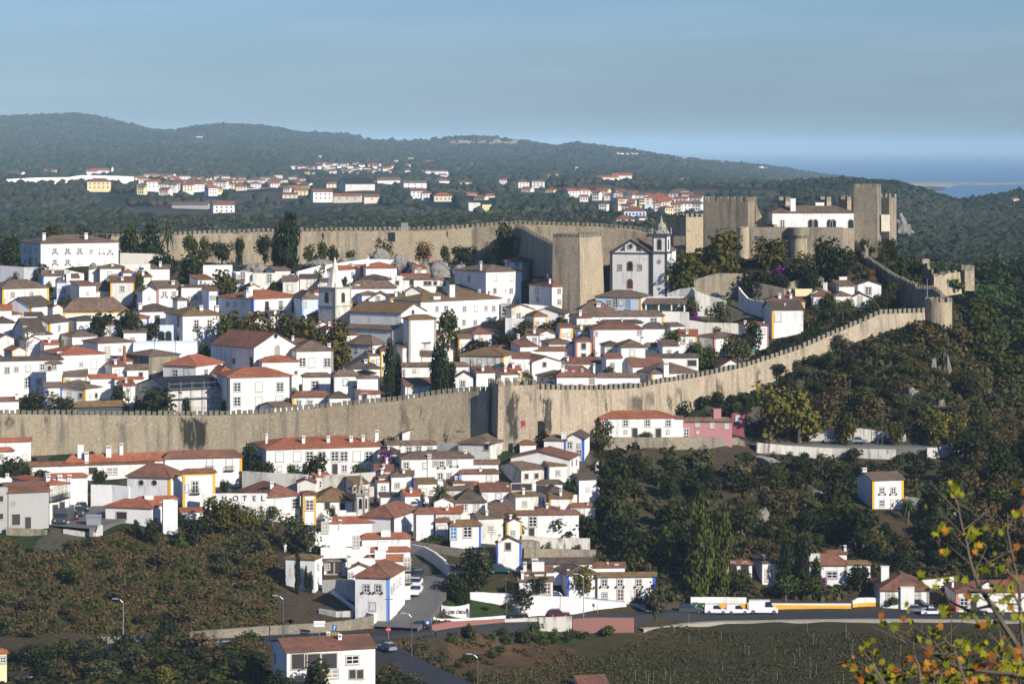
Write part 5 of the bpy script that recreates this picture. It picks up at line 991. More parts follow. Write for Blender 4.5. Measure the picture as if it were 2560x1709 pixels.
gwall('white yard wall below the dark roofed shed row near the tower foot', [(1190,1098,1120),(1240,1085,1112),(1270,1086,1105)], 'W3')
gwall('white courtyard wall by the slate coloured gate', [(1092,1108,1130),(1146,1110,1132)], 'W2')
gwall('white wall with steps in the lower suburb terraces', [(905,1216,1240),(935,1216,1242)], 'W2')
gwall('low ruined wall below the unfinished building', [(15,1318,1336),(118,1324,1338)], 'STG')
# ---------------------------------------------------------------- roads
def GR(x, Y): return CH + float(gr_np(np.array([1280 + x*F/Y]), np.array([Y]))[0])
RD = []; RZ = []
def road(name, label, pts, wid, mat='asphalt', lift=.22, Ys=None):
    Y = Ys or [solveY(p[0], p[1]) for p in pts]; A = [Vector(((p[0]-1280)*y/F, y, 0)) for p, y in zip(pts, Y)]; B_ = []
    for a, b_ in zip(A[:-1], A[1:]):
        n = max(1, int((b_-a).length/3)); B_ += [a.lerp(b_, i/n) for i in range(n)]
    B_.append(A[-1])
    for _ in range(2): B_ = [B_[0]] + [(B_[i-1]+B_[i]*2+B_[i+1])/4 for i in range(1, len(B_)-1)] + [B_[-1]]
    zs = [GR(p.x, p.y) for p in B_]; k = 3; zs = [float(np.mean(zs[max(0, i-k):i+k+1])) for i in range(len(zs))]
    V = []; Fc = []; M_ = []
    for i, p in enumerate(B_):
        t = B_[min(i+1, len(B_)-1)]-B_[max(i-1, 0)]; t.normalize(); n = Vector((-t.y, t.x, 0)); z = zs[i]+lift
        for u, dz in ((-.5, -2), (-.5, 0), (0, .05), (.5, 0), (.5, -2)): q = p+n*u*wid; V.append((q.x, q.y, z+dz))
        M_.append((p, n, z)); RD.append((p.x, p.y, wid/2)); RZ.append(z+.05)
    for i in range(len(B_)-1):
        for j in range(4): a = 5*i+j; Fc.append((a, a+1, a+6, a+5))
    o = MB().add(V, Fc).make(name, mat); o['kind'] = 'structure'; o['label'] = label; return M_
road('road', 'dark asphalt road along the foot of the hill', [(-120,1640),(0,1632),(115,1624),(250,1615),(380,1607),(480,1602),(640,1597),(760,1594),(860,1589),(960,1580),(1060,1573)], 8)
road('road', 'asphalt road bending down to the right corner of the junction', [(880,1592),(915,1602),(950,1625),(1000,1655),(1070,1690),(1150,1725)], 7.5, lift=.26)
road('road', 'straight asphalt road passing the recycling bins', [(1040,1573),(1120,1560),(1260,1547),(1400,1541),(1560,1535),(1700,1532),(1900,1530),(2150,1531),(2400,1534),(2700,1538)], 9, lift=.18)
road('street', 'grey street climbing past the white balcony row', [(985,1578),(1020,1545),(1045,1510),(1066,1480),(1074,1450),(1068,1425),(1052,1400),(1035,1380)], 8.5, 'paving', lift=.3)
road('street', 'street with parked cars on the wooded slope', [(1862,1104),(1960,1110),(2060,1112),(2200,1114),(2330,1118),(2430,1116)], 8, 'paving')
road('street', 'paved ramp rising to the town gate', [(1260,1115),(1300,1108),(1335,1100),(1352,1092)], 6, 'paving')
road('street', 'hotel car park and lane', [(140,1322),(190,1308),(240,1292),(280,1274),(330,1262)], 15, 'paving')
road('path', 'pale footpath curving down from the stone wall', [(1850,1108),(1875,1120),(1895,1140),(1925,1165),(1940,1180)], 2.4, 'SS')
road('pavement', 'pale kerbside strip between vineyard and road', [(1600,1548),(1800,1545),(2000,1544),(2300,1547),(2620,1552)], 1.8, 'SS', lift=.3, Ys=[solveY(p_, 1533)-5.8 for p_ in (1600, 1800, 2000, 2300, 2620)])
# ---------------------------------------------------------------- vehicles
_vm = {}
def car_parts(kind):
    if kind in _vm: return _vm[kind]
    D = dict(hatch=(4.0, 1.7, 1.45), sedan=(4.5, 1.75, 1.42), wagon=(4.6, 1.8, 1.7), van=(4.3, 1.8, 1.85), bigvan=(5.6, 2.0, 2.5), pickup=(5.0, 1.8, 1.75), camper=(6.6, 2.25, 2.9), truck=(5.8, 2.1, 2.2))[kind]
    Ln, W_, Hh = D; a = Ln/2; w_ = W_/2; z0 = .28; belt = Hh*.58 if kind not in ('bigvan', 'camper', 'van') else Hh*.52
    def prism(prof, wl, wu=None, zs=None):
        m = MB(); n = len(prof); wu = wu or wl; f_ = lambda z: wl + (wu-wl)*min(max((z-belt)/(Hh-belt), 0), 1)
        m.add([(x, -f_(z), z) for x, z in prof] + [(x, f_(z), z) for x, z in prof], [tuple(range(n)), tuple(range(n, 2*n))[::-1]] + [(i, n+i, n+(i+1) % n, (i+1) % n) for i in range(n)]); return m
    if kind in ('hatch', 'sedan', 'wagon'):
        tail = {'hatch': -a+.1, 'sedan': -a+1.0, 'wagon': -a+.1}[kind]; rt_ = {'hatch': -a+.55, 'sedan': -a+1.5, 'wagon': -a+.35}[kind]
        body = prism([(-a, z0), (a, z0), (a, .62), (a-.25, .8), (a-1.25, belt), (tail, belt), (-a, belt-.12)], w_)
        glass = prism([(a-1.28, belt), (a-2.0, Hh-.06), (rt_, Hh-.06), (tail+.03, belt)], w_-.04, w_-.22)
        roof = prism([(a-1.95, Hh-.07), (a-2.05, Hh), (rt_+.05, Hh), (rt_-.05, Hh-.07)], w_-.2)
    elif kind in ('van', 'bigvan'):
        fr = 1.15 if kind == 'van' else .95
        body = prism([(-a, z0), (a, z0), (a, .75), (a-fr+.1, belt+.05), (a-fr-.02, belt+.05), (a-fr-.75, Hh-.35), (a-fr-.8, Hh), (-a+.08, Hh), (-a, belt)], w_, w_-.12)
        glass = prism([(a-fr+.05, belt+.06), (a-fr-.62, Hh-.12), (a-fr-1.5, Hh-.2), (a-fr-1.5, belt+.06)], w_+.012, w_-.1)
        roof = prism([(a-fr-.55, Hh-.13), (a-fr-.6, Hh), (a-fr-1.6, Hh+.002), (a-fr-1.6, Hh-.13)], w_-.1)
    elif kind in ('pickup', 'truck'):
        body = prism([(-a, z0+.2), (a, z0), (a, .85), (a-.15, 1.0), (a-1.2, belt+.05), (a-2.5, belt+.05), (a-2.55, .75), (-a, .75)], w_)
        glass = prism([(a-1.2, belt+.05), (a-1.75, Hh-.06), (a-2.45, Hh-.06), (a-2.5, belt+.05)], w_-.04, w_-.16)
        roof = prism([(a-1.7, Hh-.07), (a-1.8, Hh), (a-2.45, Hh), (a-2.5, Hh-.07)], w_-.15)
        for y in (-w_, w_-.06): roof.box(-a, a-2.6, y, y+.06, .7, 1.25)
        roof.box(-a, -a+.06, -w_, w_, .7, 1.25)
    else:
        body = prism([(-a, z0), (a, z0), (a, .95), (a-.25, 1.15), (a-.9, 1.9), (a-.95, 2.1), (a-1.4, Hh), (-a, Hh)], w_, w_-.05)
        glass = prism([(a-.24, 1.17), (a-.88, 1.92), (a-1.3, 1.92), (a-1.3, 1.17)], w_+.01)
        roof = MB().box(-a+.6, -a+1.3, -.35, .35, Hh, Hh+.18)
    wr = .33 if kind not in ('bigvan', 'camper', 'truck') else .38
    wheel = MB(); n = 12; wheel.add([(wr*math.cos(6.283*i/n), y, wr*math.sin(6.283*i/n)) for y in (-.11, .11) for i in range(n)], [tuple(range(n)), tuple(range(n, 2*n))[::-1]] + [(i, n+i, n+(i+1) % n, (i+1) % n) for i in range(n)])
    rim = MB(); rim.add([(wr*.6*math.cos(6.283*i/n), y, wr*.6*math.sin(6.283*i/n)) for y in (-.122, .122) for i in range(n)], [tuple(range(n)), tuple(range(n, 2*n))[::-1]])
    hl = MB().box(a-.06, a+.015, -.28+.0, .0, .62, .76); tl = MB().box(-a-.015, -a+.05, 0, .25, .7, .9)
    _vm[kind] = (D, body, mesh('windows', glass.v, glass.f, 'glass'), roof, mesh('wheel', wheel.v, wheel.f, 'tyre_recess_black'), mesh('rim', rim.v, rim.f, 'rim'), mesh('headlight', hl.v, hl.f, 'lamplight'), mesh('tail_light', tl.v, tl.f, 'lampred'), wr); return _vm[kind]
_bm = {}
def car(label, px, py, kind, colr, head, Y=None, group=None, name=None):
    D, body, glass, roof, wheel, rim, hl, tl, wr = car_parts(kind)
    if (kind, colr) not in _bm: _bm[(kind, colr)] = (mesh('body', body.v, body.f, colr), mesh('roof_panel', roof.v, roof.f, colr))
    Y = Y or solveY(px, py); x = (px-1280)*Y/F; z = max(CH+(HZ-py)*Y/F, GR(x, Y)+.12); j = min(range(len(RD)), key=lambda i: (RD[i][0]-x)**2+(RD[i][1]-Y)**2)
    if (RD[j][0]-x)**2+(RD[j][1]-Y)**2 < (RD[j][2]+2)**2: z = max(RZ[j], GR(x, Y)+.1)+.02
    r = thing(name or {'van': 'parked_van', 'bigvan': 'parked_van', 'camper': 'camper_van', 'pickup': 'pickup_truck', 'truck': 'flatbed_truck'}.get(kind, 'parked_car'), label, {'van': 'van', 'bigvan': 'van', 'camper': 'camper van', 'pickup': 'pickup', 'truck': 'truck'}.get(kind, 'car'), ((px-1280)*Y/F, Y, z), R(head), group)
    b1, b2 = _bm[(kind, colr)]; link('body', b1, r); link('roof_panel', b2, r); link('windows', glass, r)
    a = D[0]/2; w_ = D[1]/2
    for x in (a-.8, -a+.85):
        for y in (-w_+.1, w_-.1): wh = link('wheel', wheel, r, (x, y, wr)); link('rim', rim, wh)
    for y in (-w_+.4, w_-.12): link('headlight', hl, r, (0, y, 0))
    for y in (-w_+.05, w_-.3): link('tail_light', tl, r, (0, y, 0))
    return r
G1 = 'vehicles parked in front of the hotel'; G2 = 'cars parked on the climbing street'; G3 = 'vans parked along the straight road'; G4 = 'vehicles on the car park terrace'; G5 = 'cars on the wooded slope street'
car('grey camper van with a broad windscreen facing out', 160, 1306, 'camper', 'cargrey', -96, group=G1)
car('dark red car squeezed behind the camper van', 184, 1300, 'hatch', 'carred', -80, Y=solveY(160,1306)+4.5, group=G1)
car('dark green estate car parked by the pale garage wall', 196, 1292, 'wagon', 'cargreen', -75, Y=solveY(160,1306)+9, group=G1)
car('black four wheel drive last in the hotel row', 206, 1286, 'wagon', 'cardark', -72, Y=solveY(160,1306)+15, group=G1)
car('silver hatchback with tree shadows, under the scalloped white wall', 2082, 1107, 'hatch', 'carsilver', 180, group=G5)
car('silver saloon in full sun between the other two slope cars', 2142, 1108, 'sedan', 'carsilver', 180, group=G5)
car('black saloon beside the wooden pole on the slope street', 2208, 1108, 'sedan', 'cardark', 180, group=G5)
car('dark saloon furthest up the climbing street', 1035, 1440, 'hatch', 'cardark', -98, group=G2)
car('grey blue estate second in the climbing street row', 1044, 1455, 'wagon', 'cargrey', -98, group=G2)
car('white pickup third in the climbing street row', 1040, 1471, 'pickup', 'carwhite', -98, group=G2)
car('white pickup nearest in the climbing street row', 1040, 1489, 'pickup', 'carwhite', -98, group=G2)
car('black car turning at the junction in front of the blue cornered house', 1045, 1571, 'sedan', 'cardark', 170)
car('silver hatchback driving away down the right hand bend', 966, 1632, 'hatch', 'carsilver', 128)
car('slate grey people carrier first in the roadside van row', 1727, 1541, 'wagon', 'cargrey', 0, group=G3)
car('white high roofed van between the grey carrier and the small van', 1790, 1541, 'van', 'carwhite', -4, group=G3)
car('smaller white van with side moulding in the roadside row', 1844, 1539, 'van', 'carwhite', 0, group=G3)
car('large white delivery van at the right of the roadside row', 1908, 1538, 'bigvan', 'carwhite', -3, group=G3)
YT = solveY(1400, 1500)+5
for i, (lb, px, py, k, c_, h) in enumerate([('grey green car at the left end of the car park terrace', 1250, 1482, 'wagon', 'cargreen', 10), ('dark blue car beside the white pickup on the terrace', 1340, 1486, 'hatch', 'cardark', 30), ('white pickup parked on the terrace behind the railing', 1366, 1488, 'pickup', 'carwhite', 15), ('long white van standing broadside on the terrace', 1400, 1488, 'bigvan', 'carwhite', 8), ('white van turned nose left on the terrace near the yellow tree', 1442, 1491, 'van', 'carwhite', 160), ('second white van beside the flatbed on the terrace', 1474, 1492, 'van', 'carwhite', 165), ('small flatbed truck with rusty brown load bed', 1524, 1495, 'truck', 'wood', 0)]): car(lb, px, py, k, c_, h, Y=YT, group=G4)
car('black car roof passing behind the ochre stretch of roadside wall', 1294, 1552, 'hatch', 'cardark', 0)
car('dark red car passing behind the roadside wall', 1398, 1548, 'hatch', 'carred', 0)
car('dark car in front of the round bush of the parapet villa', 2300, 1521, 'wagon', 'cardark', -30)
car('silver hatchback waiting on the straight road', 2295, 1533, 'hatch', 'carsilver', -10)
car('white saloon on the straight road behind the autumn leaves', 2331, 1541, 'sedan', 'carwhite', 0)
car('white car before the brick red based house', 2478, 1526, 'hatch', 'carwhite', 10)
car('dark car on the straight road at the far right', 2440, 1541, 'sedan', 'cardark', 0)
car('black car standing at the foot of the gate tower', 1304, 1106, 'hatch', 'cardark', 0)
car('white van half hidden by a roof at the gate tower foot', 1283, 1104, 'van', 'carwhite', 90)
car('black car on the small square above the curving stair wall', 1794, 746, 'hatch', 'cardark', 10)
# ---------------------------------------------------------------- street furniture
def post(label, px, yt, yb, kind='lamp', arm=-1, mat='metal', Y=None):
    Y = Y or solveY(px, yb); x = (px-1280)*Y/F; zb = GR(x, Y); h = CH+(HZ-yt)*Y/F-zb
    r = thing('street_lamp' if kind == 'lamp' else 'utility_pole', label, 'street lamp' if kind == 'lamp' else 'pole', (x, Y, zb))
    MB().tube((0, 0, -.5), (0, 0, h-(.6 if kind == 'lamp' else 0)), .10, .06).make('post', mat, r)
    if kind == 'lamp':
        MB().tube((0, 0, h-.65), (arm*.5, 0, h-.15), .05).tube((arm*.5, 0, h-.15), (arm*1.1, 0, h), .045).make('arm', 'metal', r)
        MB().add([(arm*.9, -.16, h-.05), (arm*1.9, -.12, h-.02), (arm*1.9, .12, h-.02), (arm*.9, .16, h-.05), (arm*1.0, -.1, h+.14), (arm*1.8, -.06, h+.13), (arm*1.8, .06, h+.13), (arm*1.0, .1, h+.14)], [(0,3,2,1),(4,5,6,7),(0,1,5,4),(1,2,6,5),(2,3,7,6),(3,0,4,7)]).make('lamp_head', 'metal', r)
    else: MB().box(-.7, .7, -.05, .05, h-.7, h-.58).make('crossarm', mat, r)
    return r
post('tall street lamp by the guard rail on the scrub bank', 308, 1496, 1626); post('street lamp left of the red roofed foreground house', 708, 1488, 1600, mat='pole'); post('street lamp above the right hand road bend', 1029, 1532, 1648, mat='pole')
post('bare dark pole against the sky blue corner of the junction house', 972, 1488, 1582, 'pole', mat='pole'); post('utility pole beside the town sign', 1091, 1465, 1566, 'pole', mat='pole'); post('utility pole on the rose wall before the round bush', 1265, 1440, 1570, 'pole', mat='pole')
post('street lamp rising in front of the yellow green tree', 1459, 1434, 1576); post('low street lamp near the bottom edge in the vineyard', 1194, 1634, 1712, mat='pole'); post('wooden pole standing over the three slope street cars', 2205, 1030, 1118, 'pole', mat='pole')
post('small street lamp in front of the car park wall', 1405, 1478, 1532, mat='metal'); post('utility pole behind the autumn branches', 2378, 1490, 1640, 'pole', mat='pole')
def sign(label, px, yt, yb, shape, mat, w_=.7, h_=.7, writing=None, wm='white', Y=None):
    Y = Y or solveY(px, yb); x = (px-1280)*Y/F; zb = GR(x, Y); h = CH+(HZ-yt)*Y/F-zb; r = thing('road_sign', label, 'sign', (x, Y, zb)); MB().tube((0, 0, -.3), (0, 0, h), .05).make('post', 'metal', r)
    m = MB()
    if shape == 'round': n = 8; m.add([(w_/2*math.cos(6.283*(i+.5)/n), y, h-w_/2+w_/2*math.sin(6.283*(i+.5)/n)) for y in (-.08, -.05) for i in range(n)], [tuple(range(n)), tuple(range(n, 2*n))[::-1]] + [(i, n+i, n+(i+1) % n, (i+1) % n) for i in range(n)])
    else: m.box(-w_/2, w_/2, -.08, -.05, h-h_, h)
    pl = m.make('plate', mat, r)
    if writing: text(writing, r, (0, -.09, h-h_/2-.12), .34, wm)
    return r, h
def text(s, parent, loc, size, mat, rz=0., name='lettering', space=1., bold=0.):
    c = bpy.data.curves.new(name, 'FONT'); c.body = s; c.size = size; c.extrude = .03; c.align_x = 'CENTER'; c.space_character = space; c.offset = bold; c.materials.append(M[mat])
    q = link(name, c, parent, loc); me = bpy.data.meshes.new_from_object(q.evaluated_get(bpy.context.evaluated_depsgraph_get())); bpy.data.objects.remove(q); me.name = name
    o = link(name, me, parent, loc); o.rotation_euler = (R(90), 0, rz); return o
sign('red octagonal stop sign on the junction corner', 971, 1566, 1598, 'round', 'signred', .85, .85, 'STOP')
r, h = sign('square blue pedestrian crossing sign by the black turning car', 1069, 1548, 1580, 'sq', 'signblue', .8, .8); MB().add([(-.28, -.09, h-.65), (.28, -.09, h-.65), (0, -.09, h-.15)], [(0, 1, 2)]).make('triangle', 'white', r)
r, h = sign('blue arrow sign over a yellow and black chevron board', 836, 1561, 1594, 'sq', 'signblue', .8, 1.0)
MB().add([(-.2, -.09, h-.75), (-.05, -.09, h-.8), (.12, -.09, h-.35), (.2, -.09, h-.4), (.15, -.09, h-.12), (-.1, -.09, h-.25), (-.0, -.09, h-.3)], [(0, 1, 2, 6), (6, 2, 3, 4, 5)]).make('arrow', 'white', r)
b_ = MB().box(-1.1, 1.1, -.1, -.06, h-1.75, h-1.2).make('chevron_board', 'K', r); m = MB()
for i in range(4): x = -.95+i*.5; m.add([(x, -.11, h-1.72), (x+.2, -.11, h-1.72), (x+.38, -.11, h-1.475), (x+.2, -.11, h-1.23), (x, -.11, h-1.23), (x+.18, -.11, h-1.475)], [(0, 1, 2, 5), (5, 2, 3, 4)])
m.make('chevron', 'signyellow', b_)
r, h = sign('pair of white direction boards beside the retaining wall', 799, 1551, 1594, 'sq', 'white', 2.0, .45); MB().box(-1, .9, -.08, -.05, h-1.0, h-.55).make('plate', 'white', r)
r, h = sign('round red and white no entry sign by the gate arch', 1368, 1076, 1100, 'round', 'signred', .9, .9, Y=600); MB().box(-.3, .3, -.1, -.085, h-.53, h-.38).make('bar', 'white', r)
sign('small triangular warning sign on the lawn before the car park wall', 1494, 1502, 1532, 'sq', 'white', .6, .6); sign('pale road sign seen from behind on the scrub bank', 1170, 1531, 1556, 'sq', 'grey', .6, .8)
sign('round red sign in front of the orange roofed long house', 1551, 1072, 1092, 'round', 'signred', .7, .7)
# town name wall
Y = solveY(1140, 1545)+1; a = P(1103, 1540, Y); tw = thing('town_sign', 'white curved wall with the black town name between two emblems', 'sign', a, R(9))
wd = 71*Y/F; m = MB(); n = 10; V = []
for i in range(n+1): u = i/n; x = u*wd; y = -1.2*math.sin(u*math.pi)*.5; tz = .25*(2*u-1)**2+.15*u; V += [(x, y, -1.5), (x, y, 1.75+tz), (x, y+.35, 1.75+tz), (x, y+.35, -1.5)]
m.add(V, [(4*i+j, 4*i+4+j, 4*i+4+(j+1) % 4, 4*i+(j+1) % 4) for i in range(n) for j in range(4)] + [(0, 1, 2, 3), (4*n, 4*n+3, 4*n+2, 4*n+1)]).make('wall', 'W', tw)
t_ = text('VILA DE ÓBIDOS', tw, (wd*.5, -.66, .55), .82, 'K', bold=.012)
for x, y_ in ((wd*.1, -.28), (wd*.92, -.22)): MB().lathe((x, 0), [(.02, .45), (.18, .7), (.24, 1.0), (.2, 1.25), (.05, 1.45)], 8).make('emblem', 'K', tw).location = (0, y_, 0)
# hotel parapet with letters
Y = solveY(640, 1292)-.5; a = P(500, 1253, Y); hp = thing('hotel_sign', 'white parapet wall carrying the large dark letters HOTEL', 'sign', a); wd = 168*Y/F
MB().box(0, wd, 0, .5, -3.5, 20*Y/F).make('wall', 'W', hp); [text(c_, hp, (wd*q/168, -.05, .15), 1.45, 'K', bold=.02, name='letter') for q, c_ in zip((61, 89, 112, 136, 157), 'HOTEL')]
# recycling bins
for px, c_, lb in ((1738, 'binG', 'green recycling bin at the left end of the row'), (1755, 'binG', 'green recycling bin next to the yellow one'), (1771, 'binY', 'yellow recycling bin between green and blue'), (1789, 'binB', 'blue recycling bin at the right end of the row')):
    Y = solveY(1760, 1519)-1; r = thing('recycling_bin', lb, 'bin', ((px-1280)*Y/F, Y, GR((px-1280)*Y/F, Y)), group='recycling bins by the white wall')
    MB().add([(-.5,-.5,.15),(.5,-.5,.15),(.5,.5,.15),(-.5,.5,.15),(-.58,-.58,1.25),(.58,-.58,1.25),(.58,.58,1.25),(-.58,.58,1.25)],[(0,3,2,1),(0,1,5,4),(1,2,6,5),(2,3,7,6),(3,0,4,7),(4,5,6,7)]).make('body', c_, r); MB().box(-.62, .62, -.64, .62, 1.26, 1.42).make('lid', c_, r)
    MB().box(.12, .32, -.6, -.56, .95, 1.12).make('sticker', 'white', r)
# guard rails
for lb, pts in (('metal guard rail along the road under the scrub bank, left run', [(115,1622),(200,1616),(300,1610),(380,1605)]), ('metal guard rail along the road, right run before the stone wall', [(478,1600),(560,1597),(650,1592)])):
    Y = [solveY(p[0], p[1])-3.2 for p in pts]; A = [Vector(((p[0]-1280)*y/F, y, GR((p[0]-1280)*y/F, y)+.65)) for p, y in zip(pts, Y)]; L0 = A[0]; r = thing('guard_rail', lb, 'guard rail', L0); m = MB()
    for a, b_ in zip(A[:-1], A[1:]): m.tube(a-L0, b_-L0, .16, .16, 4)
    m.make('rail', 'metal', r); pm = MB().box(-.06, .06, -.06, .06, -1.2, .05); pm = mesh('post', pm.v, pm.f, 'metal')
    for a, b_ in zip(A[:-1], A[1:]):
        for i in range(3): link('post', pm, r, a.lerp(b_, i/3)-L0)
# railing of the car park terrace
A = P(1340, 1478, YT-3.3); B_ = P(1562, 1503, YT-3.3); r = thing('railing', 'thin blue grey railing on top of the car park wall', 'railing', A); m = MB().tube((0, 0, 0), B_-A, .05)
for i in range(20): q = (B_-A)*(i/19); m.tube(q, q-Vector((0, 0, 1.0)), .035)
m.make('rail', 'UL', r)
# arched greenhouse, open pavilion, round brick chimney, metal hut, fountain gateway, awning
Y = solveY(410, 897)+3; a = P(333, 893, Y); wd = 160*Y/F; g = thing('arched_greenhouse', 'long white barrel vaulted tent hall behind the stone walled house', 'tent', a, .12); V = []; rr = 4.6
for x in (0, wd*1.02): V += [(x, -rr+rr*math.cos(R(t))*-1+rr, 0) for t in ()]
m = MB(); n = 12; pr = [(-rr*math.cos(R(180*i/n)), 3.9*math.sin(R(180*i/n))) for i in range(n+1)]; pr = [(-rr, -3)] + pr + [(rr, -3)]; k = len(pr)
m.add([(x, y, z) for x in (0, wd) for y, z in pr], [(i, k+i, k+i+1, i+1) for i in range(k-1)] + [tuple(range(k)), tuple(range(k, 2*k))[::-1]]).make('canvas', 'greenhouse', g)
for x in (0, wd*.33, wd*.66, wd): 
    m = MB(); [m.tube((x, y0*1.01, z0*1.01), (x, y1*1.01, z1*1.01), .07, .07, 4) for (y0, z0), (y1, z1) in zip(pr[:-1], pr[1:])]; m.make('rib', 'grey', g)
Y = solveY(1020, 1205)+1; a = P(966, 1208, Y); pv_ = thing('pavilion', 'open sided pavilion with red hip roof on dark posts', 'pavilion', a); wd = 108*Y/F
roof_mesh('h', wd, 6, 1.55, 1.5, .4).make('roof', 'tR', pv_)
for x in (.2, wd*.33, wd*.66, wd-.2):
    for y in (.2, 5.8): MB().box(x-.12, x+.12, y-.12, y+.12, -1, 1.55).make('post', 'wood', pv_)
MB().box(-.2, wd+.2, -.2, 6.2, -4, -.1).make('floor_slab', 'W2', pv_)
for i in range(3): MB().lathe((1.5+i*2.6, 1.5), [(.05, 0), (.08, .7), (.5, .75), (.5, .8)], 8).make('table', 'white', pv_)
Y = solveY(340, 935)+1; a = P(311, 908, Y); bc = thing('brick_chimney', 'round topped free standing brick chimney above grey roof machinery', 'chimney', a); r_ = 4.5*Y/F; h = 45*Y/F; MB().lathe((0, 0), [(r_*1.1, -4), (r_, 0), (r_*.92, h-.5), (r_*.8, h-.15), (r_*.3, h)], 14).make('shaft', 'brick', bc); MB().lathe((0, 0), [(r_*1.1, -.2), (r_*1.15, 0), (r_*1.1, .2)], 14).make('collar', 'brick', bc)
a = P(263, 908, Y); ac = thing('roof_machinery', 'grey air conditioning units in a frame beside the brick chimney', 'air conditioner', a); MB().box(0, 3.6, 0, 3, -4, 0).make('plinth', 'W2', ac)
for i, (x, w_) in enumerate(((.2, .9), (1.3, 1.3), (2.8, .7))): MB().box(x, x+w_, .3, 1.3, 0, 1.2-.2*(i % 2)).make('unit', 'grey' if i != 1 else 'metal', ac)
m = MB(); [m.tube((x, .1, 0), (x, .1, 1.6), .05) for x in (.05, 1.2, 2.7, 3.55)]; m.tube((.05, .1, 1.6), (3.55, .1, 1.6), .06).make('rack', 'iron', ac)
Y = solveY(235, 1324); a = P(216, 1323, Y); hut = thing('metal_hut', 'windowless grey metal hut at the edge of the hotel car park', 'hut', a, R(8)); MB().box(0, 2.7, 0, 2.6, -1, 2.15).make('wall', 'grey', hut); roof_mesh('g', 2.7, 2.6, 2.16, .3, .1, .06).make('roof', 'metal', hut)
Y = solveY(1328, 1270)+2; a = P(1328, 1266, Y); fg = thing('garden_gateway', 'white scrolled garden gateway with cobalt blue edging and cones', 'gateway', a); MB().box(-2.6, 2.6, 0, .5, -3, .5).lathe((0, .25), [(1.3, .4), (1.2, .9), (.7, 1.3), (.1, 1.5)], 12).make('wall', 'W', fg)
m = MB()
for i in range(9): p0, p1 = (R(20*i), R(20*i+20)); m.tube((-1.35*math.cos(p0), -.1, .45+1.1*math.sin(p0)), (-1.35*math.cos(p1), -.1, .45+1.1*math.sin(p1)), .14)
m.make('edging', 'U', fg); [MB().lathe((x, .2), [(.4, .3), (.3, 1.2), (.1, 1.7), (.15, 1.9), (.02, 2.1)], 8).make('cone', 'U', fg) for x in (-2.6, 2.6)]
Y = solveY(1960, 838)+9; a = P(1988, 770, Y); aw = thing('awning', 'bright yellow awning stretched beside the triangular gable', 'awning', a); MB().add([(0, 0, 0), (1.3, -.8, -.2), (2.7, .2, 1.2), (1.4, 1, 1.4), (0, 0, .05), (1.3, -.8, -.15), (2.7, .2, 1.25), (1.4, 1, 1.45)], [(3, 2, 1, 0), (4, 5, 6, 7), (0, 1, 5, 4), (1, 2, 6, 5), (2, 3, 7, 6), (3, 0, 4, 7)]).make('canvas', 'Y', aw); MB().tube((0.1, 0, 0), (.1, 0, -4), .05).tube((2.6, .2, 1.2), (2.6, .2, -4), .05).make('pole', 'iron', aw)
Y = solveY(1866, 878); a = P(1844, 876, Y); tl_ = thing('tarpaulin', 'flat teal tarpaulin cover at the foot of the two windowed house', 'cover', a); MB().box(0, 4.3, 0, 2.5, 0, .35).make('cover', 'teal', tl_); MB().box(.1, 4.2, .1, 2.4, -3, -.01).make('frame', 'STG', tl_)
# porch of the house under the church
Y = solveY(1625, 790)+1.5; a = P(1612, 760, Y); pp = thing('porch', 'long porch roof on white posts under the pedimented church', 'porch', a); wd = 102*Y/F; roof_mesh('s', wd, 5, 0, 1.2, .3).make('roof', 'tB', pp); MB().box(.1, wd-.1, 5, 5.3, -5, 1.6).make('wall', 'W2', pp)
for i in range(4): x = .3+(wd-.6)*i/3; MB().box(x-.17, x+.17, .1, .4, -4, -.02).make('post', 'W', pp)
# boards on the far wall, blue entrance arch figure of the shop
Y = 797; a = P(1003, 580, Y); hb = thing('hoarding', 'panel of grey vertical boards standing on the far town wall', 'hoarding', a); m = MB(); [m.box(i*.29, i*.29+.22, 0, .1, 0, 2.6) for i in range(7)]; m.make('board_panel', 'concrete', hb)
fp = P(1262, 745, solveY(1250, 760)-1); fl = thing('flagpole', 'slanted white flagpole on the tall white manor', 'flagpole', fp); MB().tube((0, 0, 0), (.6, -.4, 5.6), .05).make('pole', 'white', fl); MB().add([(.12, -.06, 1.1), (.5, -.3, 2.4), (.2, -.3, 2.2), (-.05, -.06, .9)], [(0, 1, 2, 3), (3, 2, 1, 0)]).make('flag', 'red', fl)
# windmill and its sails far away
def windmill():
    Y = solveY(72, 437, lo=1100); a = P(72, 437, Y); r = thing('windmill', 'round white windmill with grey sails on the far village ridge', 'windmill', a); MB().lathe((0, 0), [(3.6, -2), (3.3, 0), (3.1, 3.8), (3.2, 4)], 18).make('tower', 'W', r); MB().lathe((0, 0), [(3.3, 4), (2, 5), (.2, 6)], 12).make('cap', 'grey', r)
    m = MB(); c = Vector((3, -2.5, 5.3)); [m.tube(c, c+Vector((7*math.cos(t), -.5, 7*math.sin(t))), .2, .1) for t in (1.9, .35, 3.5, 5.0)]; m.make('sails', 'white', r)
windmill()
